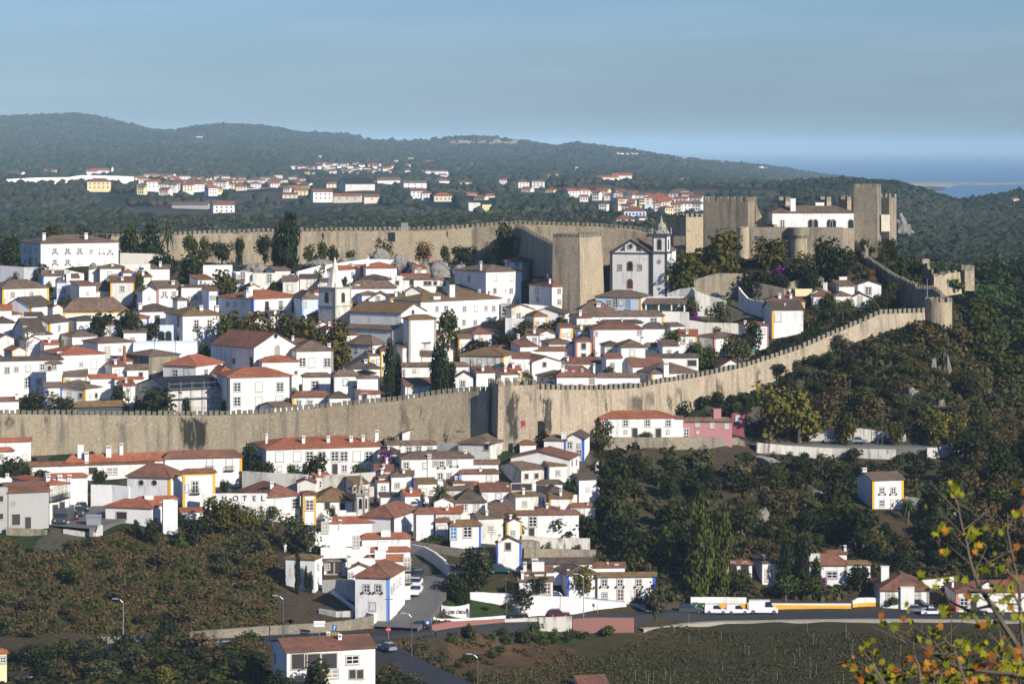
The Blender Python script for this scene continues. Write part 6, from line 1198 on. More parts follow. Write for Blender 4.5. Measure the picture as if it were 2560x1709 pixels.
# ---------------------------------------------------------------- people
def person(label, px, yb, top, legs, pose=0, Y=None, scale=1.):
    Y = Y or solveY(px, yb); a = P(px, yb, Y); r = thing('person', label, 'person', a, pose)
    def sk(nm, pts, edges, rad, mat, root=0):
        me = bpy.data.meshes.new(nm); me.from_pydata(pts, edges, []); me.materials.append(M[mat]); o = link(nm, me, r); md = o.modifiers.new('s', 'SKIN'); o.modifiers.new('u', 'SUBSURF').levels = 1; o.modifiers['u'].render_levels = 1
        for v_, q in zip(me.skin_vertices[0].data, rad): v_.radius = q
        me.skin_vertices[0].data[root].use_root = True; o.scale = (scale,)*3
    J = [(0,0,.95),(0,0,1.2),(0,0,1.42),(0,0,1.52),(0,-.01,1.66),(-.2,0,1.4),(-.27,-.02,1.12),(-.22,-.12,.9),(.2,0,1.4),(.27,-.02,1.12),(.22,-.12,.9),(-.1,0,.9),(-.12,-.04,.5),(-.12,.02,.08),(-.12,-.14,.03),(.1,0,.9),(.13,.04,.5),(.14,.08,.08),(.14,-.06,.03)]
    E = [(0,1),(1,2),(2,3),(3,4),(2,5),(5,6),(6,7),(2,8),(8,9),(9,10),(0,11),(11,12),(12,13),(13,14),(0,15),(15,16),(16,17),(17,18)]
    rad = [(q, q) for q in (.14,.13,.15,.055,.105,.06,.045,.035,.06,.045,.035,.09,.065,.045,.04,.09,.065,.045,.04)]
    sk('body', J, E, rad, 'skin')
    sk('jacket', [J[i] for i in (0,1,2,5,6,8,9)], [(0,1),(1,2),(2,3),(3,4),(2,5),(5,6)], [(.17,.15),(.16,.14),(.17,.14),(.08,.08),(.06,.06),(.08,.08),(.06,.06)], top)
    sk('trousers', [J[i] for i in (0,11,12,13,15,16,17)], [(0,1),(1,2),(2,3),(0,4),(4,5),(5,6)], [(.16,.14),(.1,.1),(.08,.08),(.06,.06),(.1,.1),(.08,.08),(.06,.06)], legs)
    MB().lathe((0, .01), [(.09, 1.62), (.122, 1.7), (.11, 1.78), (.02, 1.83)], 10).make('hair', 'hair', r).scale = (scale,)*3
    return r
person('person in red and dark trousers walking on the far wall', 752, 583, 'clothred', 'clothdark', .5, Y=798.3); person('person dressed all in black standing on the far wall', 829, 582, 'clothdark', 'clothdark', .2, Y=798.3); person('person in a dark jacket bending over the far wall near the great tree', 1141, 577, 'clothblue', 'clothdark', -.4, Y=798.3)
person('person in blue walking up the lane by the shop house', 1436, 778, 'clothblue', 'clothblue', 0., Y=solveY(1436, 782)-4); person('person in dark clothes beside the red roofed pavilion', 960, 1208, 'clothdark', 'clothdark', .3, Y=solveY(1000,1210)-1); person('person in white standing in the orchard under the olives', 713, 1380, 'white', 'white', 0.)
person('person in a blue top outside the junction house', 990, 1532, 'clothblue', 'clothdark', 1.0); person('person in pale clothes talking outside the junction house', 984, 1537, 'white', 'clothdark', -1.0)
# ---------------------------------------------------------------- plants
def quads(C_, N_, S_, rg, asp=1.):
    """leaf quads at C_, roughly facing N_"""
    n = len(C_); N_ = N_ + rg.normal(0, .55, (n, 3)); N_ /= np.linalg.norm(N_, axis=1)[:, None]+1e-9
    a = np.cross(N_, rg.normal(0, 1, (n, 3))); a /= np.linalg.norm(a, axis=1)[:, None]+1e-9; b_ = np.cross(N_, a); S_ = np.asarray(S_)[:, None]*np.ones((n, 1)); a = a*S_; b_ = b_*S_*asp
    V = np.stack([C_-a-b_*.6, C_+a*.7-b_, C_+a+b_*.7, C_-a*.6+b_], 1).reshape(-1, 3); return V, np.arange(4*n).reshape(-1, 4)
def lobes(n, rg, wid=.5, hgt=.45, base=.2, r0=.16, r1=.27):
    L_ = []
    for i in range(n):
        a = rg.uniform(0, 6.283); u = rg.uniform(0, 1)**.6; z = rg.uniform(-1, 1); q = math.sqrt(1-z*z*.8); r = rg.uniform(r0, r1); L_.append((math.cos(a)*u*(wid-r*.8)*q, math.sin(a)*u*(wid-r*.8)*q, base+hgt+z*(hgt-r*.7), r))
    return L_
def crown(name, L_, n, size, rg, mat, flat=1., core=True):
    C_ = []; N_ = []; w_ = np.array([l[3]**2 for l in L_]); w_ /= w_.sum(); k = rg.choice(len(L_), n, p=w_)
    d = rg.normal(0, 1, (n, 3)); d /= np.linalg.norm(d, axis=1)[:, None]; LA = np.array(L_)[k]; rad = LA[:, 3:4]*rg.uniform(.55, 1.08, (n, 1))
    C_ = LA[:, :3] + d*rad*np.array([1, 1, flat]); N_ = d + np.array([0, 0, .35]); V, Fc = quads(C_, N_, rg.uniform(.6, 1.3, n)*size, rg)
    return npmesh(name, V, Fc, mat)
RG = np.random.default_rng(21); TM = {}
def trunk(name, mat, r=.035, h=.5, limbs=5, lean=.05, top=None):
    m = MB(); p = Vector((0, 0, -.06)); q = Vector((lean*.5, 0, h*.55)); m.tube(p, q, r, r*.75, 6)
    for i in range(limbs): a = 6.283*i/limbs+.4; e = Vector((.26*math.cos(a), .26*math.sin(a), h*(.95+.35*(i % 2)))); m.tube(q, e, r*.55, r*.15, 5)
    return mesh(name, m.v, m.f, mat)
for k in range(3):
    for nm, mt, n, sz in (('oak', 'lOak', 900, .036), ('dark', 'lDark', 900, .036), ('olive', 'lOlive', 800, .032), ('plane', 'lPlane', 1000, .034), ('yellow', 'lYel', 650, .032), ('bright', 'lBright', 750, .036), ('brown', 'lBrown', 500, .030), ('rust', 'lRust', 600, .032)):
        TM[(nm, k)] = (crown('crown', lobes(11, RG, base=.12, hgt=.43), n, sz, RG, mt), trunk('trunk', 'bark', lean=.05*(k-1)))
    for nm, mt in (('bush', 'lOak'), ('dbush', 'lDark'), ('obush', 'lOlive'), ('bbush', 'lBrown'), ('gbush', 'lBright'), ('pbush', 'lPurple')): TM[(nm, k)] = (crown('foliage', lobes(7, RG, base=-.05, hgt=.5, r0=.2, r1=.3), 520, .045, RG, mt), trunk('stem', 'bark', r=.03, h=.3))
    TM[('pine', k)] = (crown('crown', [(math.cos(a)*u, math.sin(a)*u, .72+RG.uniform(-.06, .16), .15) for a, u in zip(RG.uniform(0, 6.28, 15), RG.uniform(0, .38, 15)**1)], 1100, .03, RG, 'lPine', .7), trunk('trunk', 'bark', r=.03, h=.72, limbs=6))
    TM[('cyp', k)] = (crown('crown', [(RG.uniform(-.12, .12), RG.uniform(-.12, .12), z, .40*math.sin(math.pi*(.12+.80*z))**.7) for z in np.linspace(.05, .93, 9)], 1100, .04, RG, 'lCyp', .35), trunk('trunk', 'bark', r=.03, h=.2, limbs=0))
    TM[('conifer', k)] = (crown('crown', [(RG.uniform(-.1, .1), RG.uniform(-.1, .1), z, .56*(1.04-z)) for z in np.linspace(.08, .95, 9)], 1100, .035, RG, 'lCyp', .35), trunk('trunk', 'bark', r=.03, h=.4, limbs=0))
    TM[('poplar', k)] = (crown('crown', [(RG.uniform(-.15, .15), RG.uniform(-.15, .15), z, .40*math.sin(math.pi*(.2+.72*z))**.8) for z in np.linspace(.08, .95, 13)], 1700, .028, RG, 'lPop', .3), trunk('trunk', 'barkpale', r=.03, h=.5, limbs=0))
def palm_mesh(seed):
    rg = random.Random(seed); m = MB()
    for i in range(46):
        a = rg.uniform(0, 6.28); up = rg.uniform(-.75, .95); l = rg.uniform(.38, .52); p = Vector((0, 0, .74)); d = Vector((math.cos(a)*math.cos(up), math.sin(a)*math.cos(up), math.sin(up))); s_ = Vector((-math.sin(a), math.cos(a), 0)); prev = None
        for j in range(5):
            t = j/4; q = p+d*l*t+Vector((0, 0, -.22*t*t)); w_ = .038*math.sin(math.pi*(.15+.8*t)); cur = (q-s_*w_-Vector((0, 0, w_*.6)), q, q+s_*w_-Vector((0, 0, w_*.6)))
            if prev: m.add([*prev, *cur], [(0, 1, 4, 3), (1, 2, 5, 4)])
            prev = cur
    sk = MB().lathe((0, 0), [(.03, .45), (.1, .55), (.12, .66), (.06, .74)], 8)
    return (mesh('fronds', m.v, m.f, 'lPalm'), mesh('trunk', *(lambda q: (q.v, q.f))(MB().lathe((0, 0), [(.045, -.05), (.035, .35), (.05, .5), (.1, .62), (.05, .76)], 9)), 'bark'))
def bare_mesh(seed):
    rg = random.Random(seed); m = MB()
    def br(p, d, l, r, dep):
        q = p+d*l; m.tube(p, q, r, r*.6, 4)
        if dep:
            for _ in range(3): br(q, (d+Vector((rg.uniform(-.7, .7), rg.uniform(-.7, .7), rg.uniform(-.1, .6)))).normalized(), l*rg.uniform(.6, .85), r*.6, dep-1)
    br(Vector((0, 0, -.05)), Vector((0, 0, 1)), .3, .03, 4); return (mesh('branches', m.v, m.f, 'bark'), None)
for k in range(3): TM[('palm', k)] = palm_mesh(k); TM[('bare', k)] = bare_mesh(k)
def agave():
    m = MB(); rg = random.Random(2)
    for i in range(26):
        a = rg.uniform(0, 6.28); up = rg.uniform(.2, 1.3); l = rg.uniform(.45, .6); d = Vector((math.cos(a)*math.cos(up), math.sin(a)*math.cos(up), math.sin(up))); s_ = Vector((-math.sin(a), math.cos(a), 0)); m.add([s_*-.035, s_*.035, d*l*.5+s_*.05, d*l*.5-s_*.05, d*l], [(0, 1, 2, 3), (3, 2, 4)])
    return (mesh('leaves', m.v, m.f, 'lAgave'), None)
TM[('agave', 0)] = TM[('agave', 1)] = TM[('agave', 2)] = agave()
_cm = MB(); [(_cm.lathe((x, y), [(.06, -.1), (.07, h*.3), (.065, h*.85), (.02, h)], 7)) for x, y, h in ((0, 0, 1), (.18, .05, .8), (-.2, .08, .55), (.33, -.02, .9), (-.36, 0, .35))]
TM[('cactus', 0)] = TM[('cactus', 1)] = TM[('cactus', 2)] = (mesh('stems', _cm.v, _cm.f, 'lPalm'), None)
KN = dict(oak='broadleaf_tree', dark='dark_tree', olive='olive_tree', plane='plane_tree', yellow='autumn_tree', bright='citrus_tree', brown='bare_brown_tree', rust='russet_tree', bush='green_shrub', dbush='dark_shrub', obush='grey_shrub', bbush='dry_shrub', gbush='bright_shrub', pbush='bougainvillea', pine='stone_pine', cyp='cypress', conifer='conifer', poplar='poplar', palm='palm_tree', bare='bare_tree', agave='agave', cactus='column_cactus')
rt_ = random.Random(9); NT = 0
def tree(kind, px, yt, yb, wpx, label, Y=None, group=None, rep=None):
    global NT; NT += 1
    Y0_ = Y; Y = Y or solveY(px, yb)
    if Y0_ is None and Y > 794 and yb > 560: Y = 789 if px < 1690 else 762
    x = (px-1280)*Y/F; z = GR(x, Y)-.1; h = max(CH+(HZ-yt)*Y/F-z, 1.); w_ = wpx*Y/F
    cr_, tk = TM[(kind, NT % 3)]; r = thing(KN[kind], label, 'palm' if kind == 'palm' else 'shrub' if 'bush' in kind else 'plant' if kind in ('agave', 'cactus') else 'tree', (x, Y, z), rt_.uniform(0, 6.28), group); r.scale = (w_*1.15, w_*rt_.uniform(1.0, 1.25), h*1.03)
    link(cr_.name.split('.')[0], cr_, r)
    if tk: link(tk.name.split('.')[0], tk, r)
    return r
T = tree
for a in [
('conifer',380,536,634,74,'very broad dark conifer behind the terrace manor garden'),('palm',420,550,635,40,'tall palm between the broad conifer and the far wall'),('oak',128,566,606,84,'olive green tree behind the chimneys of the terrace manor'),('dark',25,590,668,70,'dark tree at the frame edge left of the terrace manor'),('oak',330,556,600,58,'pale green tree behind the right end of the terrace manor'),('dark',312,588,628,40,'small dark tree touching the annex of the terrace manor'),('dark',215,572,604,50,'dark tree behind the right chimney of the terrace manor'),('dark',260,578,606,60,'low dark tree behind the middle of the terrace manor roof'),
('oak',475,588,640,48,'rounded tree against the far wall beside the palm'),('oak',512,596,640,40,'small rounded tree, second from the palm along the far wall'),('dark',556,598,640,58,'dark tree at the foot of the far wall over the sand bank'),('dark',600,594,626,32,'small dark bush like tree close under the far wall'),('cyp',722,533,684,66,'giant dark cypress towering above the far wall'),('cyp',690,568,662,20,'thin dark cypress leaning beside the giant one'),('dark',662,588,662,52,'dark round tree left of the giant cypress'),('dark',700,600,678,60,'black green tree in the shade of the giant cypress'),
('bush',775,604,628,32,'ball shaped shrub against the far wall right of the giant cypress'),('bush',806,602,632,30,'second shrub against the far wall right of the giant cypress'),('bush',832,604,634,34,'wider shrub at the far wall, third from the giant cypress'),('bush',880,622,650,42,'dark shrub among the boulders under the far wall'),('brown',962,592,656,60,'twiggy grey bush climbing the highest boulder'),('rust',1058,598,662,62,'russet bush hanging over the boulders'),('dark',1160,610,664,66,'flat topped dark tree in front of the far wall'),('bush',1112,612,648,30,'small brown shrub between the boulders'),('oak',1262,562,664,86,'big green ivy hung tree covering the far wall'),('brown',1222,606,656,28,'grey twiggy tree left of the big ivy tree'),
('dark',405,636,702,74,'left of two dark bushy trees above the red shuttered house'),('dark',475,634,708,88,'right of two dark bushy trees above the red shuttered house'),('oak',560,672,745,78,'loose leaved tree in front of the pergola house'),('dark',690,702,736,40,'round citrus tree left of a pair by the cream house'),('dark',722,708,738,34,'round citrus tree right of a pair by the cream house'),('dark',790,652,700,50,'small dark tree left of the steeple'),('gbush',861,680,700,16,'topiary ball by the walled compound'),
('dark',102,660,702,66,'dark garden tree below the manor terrace'),('dark',42,676,702,34,'small dark tree at the left under the terrace wall'),('bush',152,670,684,24,'green hedge bush before the manor wall'),('bush',188,660,678,36,'shrub growing over the boulder by the manor'),('bush',165,732,758,32,'green bush beside the blue cornered house'),('oak',345,688,722,42,'green tree above the walled ruins'),('oak',374,716,750,28,'green tree at the shaded wall of the red shuttered house'),('pbush',345,730,756,36,'purple bougainvillea on the yellow banded house'),
('dark',262,782,852,80,'left part of the wide dark tree mass before the great hall'),('dark',318,778,858,95,'central and tallest crown of the wide dark tree mass'),('dark',372,798,860,70,'right part of the wide dark tree mass by the arches'),('bare',62,822,892,66,'leafless pollard tree before the big cream gable'),('cyp',112,862,884,14,'little dark cypress in the gap by the cream gable'),('bush',148,848,872,20,'green bush by the hip roofed pavilion'),
('plane',568,775,862,92,'first plane tree of the square, touching the mossy roofed house'),('plane',632,780,868,96,'second plane tree of the square, behind the church hall ridge'),('plane',705,782,872,100,'third plane tree of the square, with brown autumn tint'),('plane',775,786,880,104,'fourth plane tree of the square, left of the bell tower foot'),('plane',835,796,908,110,'last and largest plane tree of the square, beside the sacristy'),
('oak',510,852,890,42,'bright bush between the greenhouse and the church hall'),('cyp',975,850,990,34,'taller left cypress before the parish church choir'),('cyp',995,886,978,20,'short cypress leaning on the taller left one'),('cyp',1096,856,992,54,'broad right cypress before the parish church'),('dark',1125,905,965,40,'loose bush at the foot of the broad right cypress'),('oak',1122,778,880,88,'green tree between the parish church and the long six windowed house'),('dark',1192,842,888,80,'dark garden trees under the long six windowed house'),('dark',1262,834,882,84,'very dark tree beside the mossy red hip roof'),('dark',1302,846,886,62,'dark tree between the hip roofs and the hedge'),
('dbush',1285,764,796,74,'huge dark mound of bougainvillea on the white garden wall'),('bush',1310,800,832,60,'clipped hedge end left of the arcaded wall'),('bush',1358,798,832,66,'clipped hedge middle below the arcaded wall'),('oak',1402,784,832,46,'green tree at the right end of the clipped hedge'),('bush',1205,822,850,46,'dark box hedge at the foot of the long house'),
('dark',75,985,1022,70,'dark shrubbery tree at the battlements, leftmost'),('brown',112,972,1022,80,'twiggy dark tree at the battlements beside the twin hipped house'),('dark',160,992,1024,60,'low dark tree leaning over the battlements'),('dark',392,966,1030,142,'huge rounded dark bush tree in front of the scaffolded building'),('dark',300,955,1004,50,'dark tree between the twin hips and the black roof'),('bush',248,936,962,44,'green shrub behind the twin hipped house'),('bare',322,930,1008,60,'thin leafless tree left of the black roof'),('bush',10,1006,1024,40,'green hedge at the frame edge above the battlements'),
('cactus',1176,896,968,22,'tall column cactus beside the stained cream house'),('dbush',1192,940,970,50,'dark shrub behind the gate tower wall'),('agave',1212,930,962,30,'spiky yellow green agave by the gate tower wall'),('bush',1290,926,950,30,'small green bush among the lower town houses'),('bbush',1320,925,946,40,'brown flowered shrub before the gabled house'),
('bright',1684,812,868,60,'glossy orange tree right of the long cream house'),('bright',1742,850,908,76,'citrus tree in front of the long low white wing'),('oak',1778,868,906,50,'looser tree right of the citrus tree'),('olive',1726,736,782,54,'grey olive at the end of the porch'),('olive',1795,752,806,62,'round grey olive in the garden of the stained low wall'),('pbush',1738,775,800,30,'dark red shrub beside the round grey olive'),('bush',1655,894,912,36,'green bush behind the dark thin roof'),('bbush',1786,808,830,36,'pink flowering shrub above the rose cornered wing'),
('plane',1716,628,726,120,'plane tree nearest the domed bell tower'),('plane',1806,578,692,128,'tallest plane tree below the castle wall'),('plane',1918,588,672,104,'round plane tree under the castle turrets'),('dark',1890,678,740,84,'spreading dark tree over the curving buttress wall'),('pbush',1948,662,702,54,'purple bougainvillea crown below the round turret'),('dark',1948,686,740,56,'dark tree under the purple bougainvillea'),
('dark',2060,596,706,88,'dark tree bank under the castle curtain wall, highest'),('olive',2012,630,712,74,'grey green tree under the castle curtain wall'),('dark',2102,618,716,84,'dark green tree beside the falling castle wall'),('dark',2030,664,728,70,'low dark tree above the white cluster houses'),('gbush',2082,682,712,54,'bright green bush behind the white cluster houses'),('rust',2178,668,700,28,'brown bush on the shaded castle path'),('cyp',2236,660,716,18,'dark pillar tree at the falling castle wall'),('dark',2162,592,640,26,'small dark tree at the foot of the tall tower'),
('yellow',1928,952,1112,150,'great yellow autumn plane tree, left half, beside the rose block'),('yellow',1998,968,1112,140,'great yellow autumn plane tree, right half'),('plane',2112,1026,1118,68,'small street plane between the silver cars'),('plane',2240,1046,1120,44,'slender street plane right of the wooden pole'),('yellow',2345,1020,1122,90,'yellow plane tree pair on the street, left one'),('yellow',2392,1026,1120,66,'yellow plane tree pair on the street, right one'),
('dark',1206,1026,1086,58,'dark tree wedged between town wall and gate tower'),('dark',1362,1078,1120,50,'dark bush by the gate ramp'),('olive',1618,1078,1096,0.1+38,'shrub before the orange roofed house'),('rust',1790,1074,1096,44,'russet shrub before the pink house'),
('dark',628,1108,1180,62,'dark green tree left of the four chimneyed mansion'),('dark',655,1140,1212,60,'tall dark bush spilling over the terrace wall'),('bbush',645,1172,1212,40,'low dark shrub under the spilling bush'),('dark',790,1138,1192,74,'round garden tree in front of the mansion facade'),('bush',768,1148,1192,36,'lighter garden shrub left of the round one'),('bush',728,1158,1198,30,'climbing rose bush by the green mansion door'),('gbush',891,1156,1186,36,'yellow green ball bush before the mansion'),('pbush',962,1120,1188,50,'bougainvillea right of the mansion'),('dark',975,1092,1150,52,'dark tree behind the bougainvillea'),
('palm',1100,1206,1300,70,'big shaggy palm between the dark roof and the chapel'),('dark',1052,1222,1268,24,'dark pillar shrub left of the shaggy palm'),('bush',1025,1235,1266,40,'dark green hedge by the shaggy palm'),('oak',1272,1286,1350,84,'perfectly rounded tree in front of the very long red roof'),('dark',1392,1288,1344,92,'dark spreading tree left of a pair at the long red roof'),('dark',1458,1288,1350,88,'dark spreading tree right of a pair at the long red roof'),('bright',1440,1194,1240,54,'bright fig tree by the white edge wall'),('bare',1385,1232,1268,44,'twiggy bare tree by the ochre cornered cottage'),('gbush',1160,1330,1362,24,'climbing green shrub on the cobalt cottage'),('bush',1085,1336,1362,70,'rosemary hedge below the chapel'),('bush',1125,1078,1108,36,'green shrub in the yard by the gate street houses'),
('dark',250,1174,1216,46,'round dark bush above the hotel wall'),('dark',24,1142,1206,72,'dark garden tree at the frame edge by the orange roofs'),('dark',66,1160,1206,40,'dark shrub beside the skylight roof'),('bush',105,1172,1200,60,'hedge in front of the skylight roof'),('dark',378,1296,1362,56,'loose dark tree below the modern white block'),('dark',445,1276,1330,46,'dark tree right of the white cube'),('dark',492,1292,1368,70,'dense dark tree right of the loose ones'),('gbush',458,1332,1372,40,'bright green low shrub on the bank'),('cyp',340,1300,1345,26,'green conical shrub before the modern block'),
('plane',532,1240,1338,92,'yellowing tree in front of the hotel letters, left'),('plane',590,1248,1336,84,'yellowing tree in front of the hotel letters, middle'),('yellow',632,1262,1330,60,'yellowing tree in front of the hotel letters, right'),('olive',680,1262,1318,56,'olive tree under the hotel letters'),('olive',722,1288,1372,88,'large olive below the yellow stair tower'),('olive',770,1310,1392,76,'olive leaning toward the white terraces'),('olive',640,1324,1388,82,'olive on the upper orchard bank'),('olive',590,1352,1420,84,'silver olive on the middle orchard bank'),('olive',560,1388,1440,60,'small silver olive lower on the bank'),('dark',800,1362,1400,60,'creeper covered tree stump at the terrace foot'),
('cyp',743,1382,1484,18,'tallest of three slim cypresses by the mossy yellow hip'),('cyp',765,1414,1478,10,'middle of three slim cypresses by the mossy yellow hip'),('cyp',777,1428,1480,13,'shortest of three slim cypresses by the mossy yellow hip'),
('dark',1190,1370,1482,112,'big dark tree beside the climbing street'),('dark',1135,1428,1500,70,'rounded dark tree right of the climbing street'),('gbush',1122,1492,1520,40,'white flowered oleander behind the town sign'),('dark',1160,1470,1520,48,'dark bush behind the town sign'),('cyp',1150,1480,1525,30,'clipped dark cone on the lawn'),('dark',1275,1455,1492,36,'ball clipped tree by the car park end'),('dark',1305,1466,1526,76,'large dark rounded tree in front of the car park wall'),('dark',1345,1436,1490,56,'dark tree beside the small low roofed house'),('yellow',1460,1410,1496,68,'yellow leaved street tree in front of the inn'),('bush',1590,1490,1514,38,'perfect ball bush at the end of the car park wall'),('olive',1640,1458,1550,80,'large grey olive at the roadside by the inn'),('bush',1268,1504,1524,26,'little round bush on the lawn'),('bush',1213,1512,1524,26,'low clipped bush on the lawn'),('dbush',1175,1558,1596,28,'ivy mass on the rose wall'),('gbush',1132,1584,1604,36,'flowering shrub below the rose wall'),
('poplar',1748,1238,1498,86,'tall bright yellow green poplar by the recycling bins'),('poplar',1802,1262,1492,72,'duller poplar just right of the bright one'),('cyp',1965,1350,1478,42,'brown black cypress between the hidden houses'),('cyp',2008,1340,1478,44,'dark cypress before the swooping roofed villa'),('cyp',2040,1392,1470,30,'smaller cypress against the swooping roofed villa'),('pbush',2058,1438,1474,26,'magenta bougainvillea at the swooping roofed villa'),('bush',2228,1484,1518,46,'trimmed block shrub in the yellow planter'),('bush',2298,1492,1516,30,'trimmed shrub by the parapet villa door'),('dark',2150,1412,1478,66,'dark leafy tree beside the ochre hip wing'),('palm',2270,1242,1306,52,'lower palm right of the lone cottage'),('palm',2318,1218,1300,60,'taller palm right of the lone cottage'),('yellow',2192,1322,1378,62,'yellow dotted tree in the dark slope'),
('dark',790,1650,1745,90,'dark garden tree before the balustraded house'),('dark',700,1672,1750,96,'bushy tree at the lower left of the balustraded house'),('yellow',412,1658,1722,78,'small yellow leaved tree near the bottom edge'),('conifer',412,1520,1625,86,'drooping dark conifer beside the guard rail'),('olive',1110,1618,1660,40,'scrubby grey bush on the corner of the bend'),
]: T(*a)
# trees that clothe the slopes, each one a thing of its own
hp_ = [(o[1].location.x, o[1].location.y, max(o[3], o[4])) for o in HOUSES]
def scatter(poly, n, kinds, wm, hm, labels, group, seed, minY=0, gap=.62):
    rg = random.Random(seed); xs = [p[0] for p in poly]; ys = [p[1] for p in poly]; done = []; tries = 0; rx, ry, rw = (np.array(q) for q in zip(*RD))
    def inside(x, y):
        c = False; j = len(poly)-1
        for i in range(len(poly)):
            xi, yi = poly[i]; xj, yj = poly[j]
            if (yi > y) != (yj > y) and x < (xj-xi)*(y-yi)/(yj-yi)+xi: c = not c
            j = i
        return c
    while len(done) < n and tries < n*60:
        tries += 1; px = rg.uniform(min(xs), max(xs)); py = rg.uniform(min(ys), max(ys))
        if not inside(px, py): continue
        Y = solveY(px, py); x = (px-1280)*Y/F; w_ = rg.uniform(*wm)
        if any((x-a)**2+(Y-b_)**2 < (gap*(w_+c)/2*1.3)**2 for a, b_, c in done): continue
        if any((x-a)**2+(Y-b_-3)**2 < (c*.55+w_*.45)**2 for a, b_, c in hp_): continue
        if np.any((rx-x)**2+(ry-Y)**2 < (rw+w_*.4)**2): continue
        done.append((x, Y, w_)); kd = rg.choice(kinds); s = F/Y; h = w_*rg.uniform(*hm)
        T(kd, px, py-h*s, py, w_*s, labels[kd], Y=Y, group=group)
    return len(done)
def LB(where, kinds): 
    d = dict(oak='green broadleaf tree', dark='dark evergreen tree', olive='grey green olive tree', plane='autumn tinted tree', yellow='yellow leaved tree', brown='brown twiggy tree', bright='bright leaved tree', rust='russet tree', bush='green shrub', dbush='dark shrub', obush='grey green shrub', bbush='dry brown shrub', gbush='fresh green shrub', pine='light green stone pine', cyp='dark narrow cypress', agave='spiky grey agave', poplar='tall poplar', conifer='dark conifer')
    return {k: d[k]+' '+where for k in kinds}
def SC(poly, n, kinds, wm, hm, where, seed, **k): return scatter(poly, n, kinds, wm, hm, LB(where, kinds), 'plants '+where, seed, **k)
SC([(1880,862),(1960,845),(2130,790),(2300,765),(2300,735),(2180,750),(2010,800),(1870,880),(1800,915),(1830,925)], 46, ['olive','olive','dark','brown','oak'], (4,7.5), (.8,1.1), 'inside the climbing wall below the cluster', 1)
SC([(1450,1160),(1700,1170),(1840,1180),(1900,1240),(1700,1260),(1500,1240)], 16, ['olive','olive','dark','obush','dbush'], (3.5,7), (.7,1.0), 'in the terraced garden under the stone wall', 2)
SC([(1500,1100),(1530,1200),(1560,1400),(1500,1330),(1490,1180)], 12, ['dark','dark','olive'], (6,9), (1.,1.3), 'along the shaded edge of the old suburb', 3)
SC([(1490,1325),(1720,1335),(1740,1420),(1640,1440),(1540,1400)], 22, ['dark','dark','oak'], (8,10), (.75,.95), 'in the dark wood behind the inn', 4)
SC([(1760,1345),(1880,1310),(2100,1245),(2110,1330),(2180,1400),(1950,1400),(1780,1440)], 46, ['dark','oak','olive','oak','brown','brown'], (4,10), (.7,1.1), 'on the wooded slope left of the lone cottage', 5)
SC([(1880,1190),(2150,1192),(2420,1200),(2440,1215),(2290,1215),(2140,1215),(1930,1240)], 26, ['dark','oak','olive','dark'], (5,7.5), (.6,.8), 'on the wooded slope under the parked cars', 6)
SC([(2420,1140),(2620,1120),(2620,1420),(2350,1420),(2330,1300),(2430,1290)], 40, ['dark','oak','brown','brown','dark'], (6,10), (.8,1.1), 'on the far right wooded slope', 7)
SC([(2160,1350),(2340,1350),(2360,1430),(2190,1425)], 14, ['dark','dark','conifer','brown'], (5,8), (.7,.95), 'above the roof of the parapet villa', 8)
SC([(1905,965),(1990,920),(2130,870),(2290,850),(2400,870),(2480,960),(2560,1000),(2600,1090),(2440,1105),(2200,1065),(2030,1050),(2010,1000)], 88, ['dark','olive','olive','oak','brown','dbush','bbush','obush'], (2.5,8), (.6,1.0), 'on the rocky slope below the round tower', 9)
SC([(2300,700),(2420,705),(2600,720),(2620,1000),(2520,985),(2440,900),(2400,830),(2350,770)], 48, ['pine','pine','dark','oak'], (10,16), (.7,.95), 'behind the round tower at the right', 10)
SC([(2180,640),(2290,650),(2330,720),(2290,715),(2230,680)], 16, ['dark','oak','brown','bush'], (4,7), (.7,1.), 'on the slope outside the castle wall', 11)
SC([(1030,1470),(1130,1455),(1180,1530),(1090,1535)], 5, ['bush','gbush'], (2.5,4), (.7,.9), 'in the garden behind the town sign', 12)
SC([(1740,1440),(1800,1500),(2010,1505),(2170,1500),(2170,1480),(1900,1470)], 26, ['dbush','oak','bush','bright'], (5,8), (.6,.8), 'in the hedge above the yellow based wall', 13)
SC([(0,1345),(260,1345),(520,1360),(700,1410),(690,1540),(400,1580),(0,1600)], 30, ['bbush','bbush','bbush','bush','brown','bbush','obush'], (2.5,5.5), (.4,.7), 'on the brown scrub bank above the road', 14)
SC([(0,1640),(110,1640),(300,1632),(640,1615),(640,1709),(0,1709)], 44, ['dbush','dark','bush','brown','bbush','olive'], (4,7), (.6,.9), 'below the road at the lower left', 15)
SC([(960,1620),(1080,1610),(1300,1640),(1200,1709),(1150,1700)], 12, ['bbush','obush','bush'], (2,3.5), (.5,.7), 'on the earth bank by the bend', 16)
SC([(1060,1590),(1400,1570),(1600,1565),(1620,1580),(1300,1620)], 16, ['bush','obush','gbush','bbush'], (2,3.5), (.6,.9), 'along the foot of the rose walls', 17)
SC([(1310,1390),(1500,1400),(1490,1350),(1300,1370)], 6, ['bush','gbush','bbush'], (1.5,3), (.8,1.2), 'on the stone orchard terraces', 18)
SC([(1690,1048),(1760,1010),(1860,985),(1880,1060),(1830,1062)], 12, ['bush','dbush','dark'], (2.5,4.5), (.8,1.1), 'between the pink house and the town wall', 19)
SC([(1900,1150),(2440,1152),(2440,1180),(1900,1180)], 22, ['dbush','obush','bush'], (2.5,4.5), (.6,.9), 'at the foot of the street retaining wall', 20)
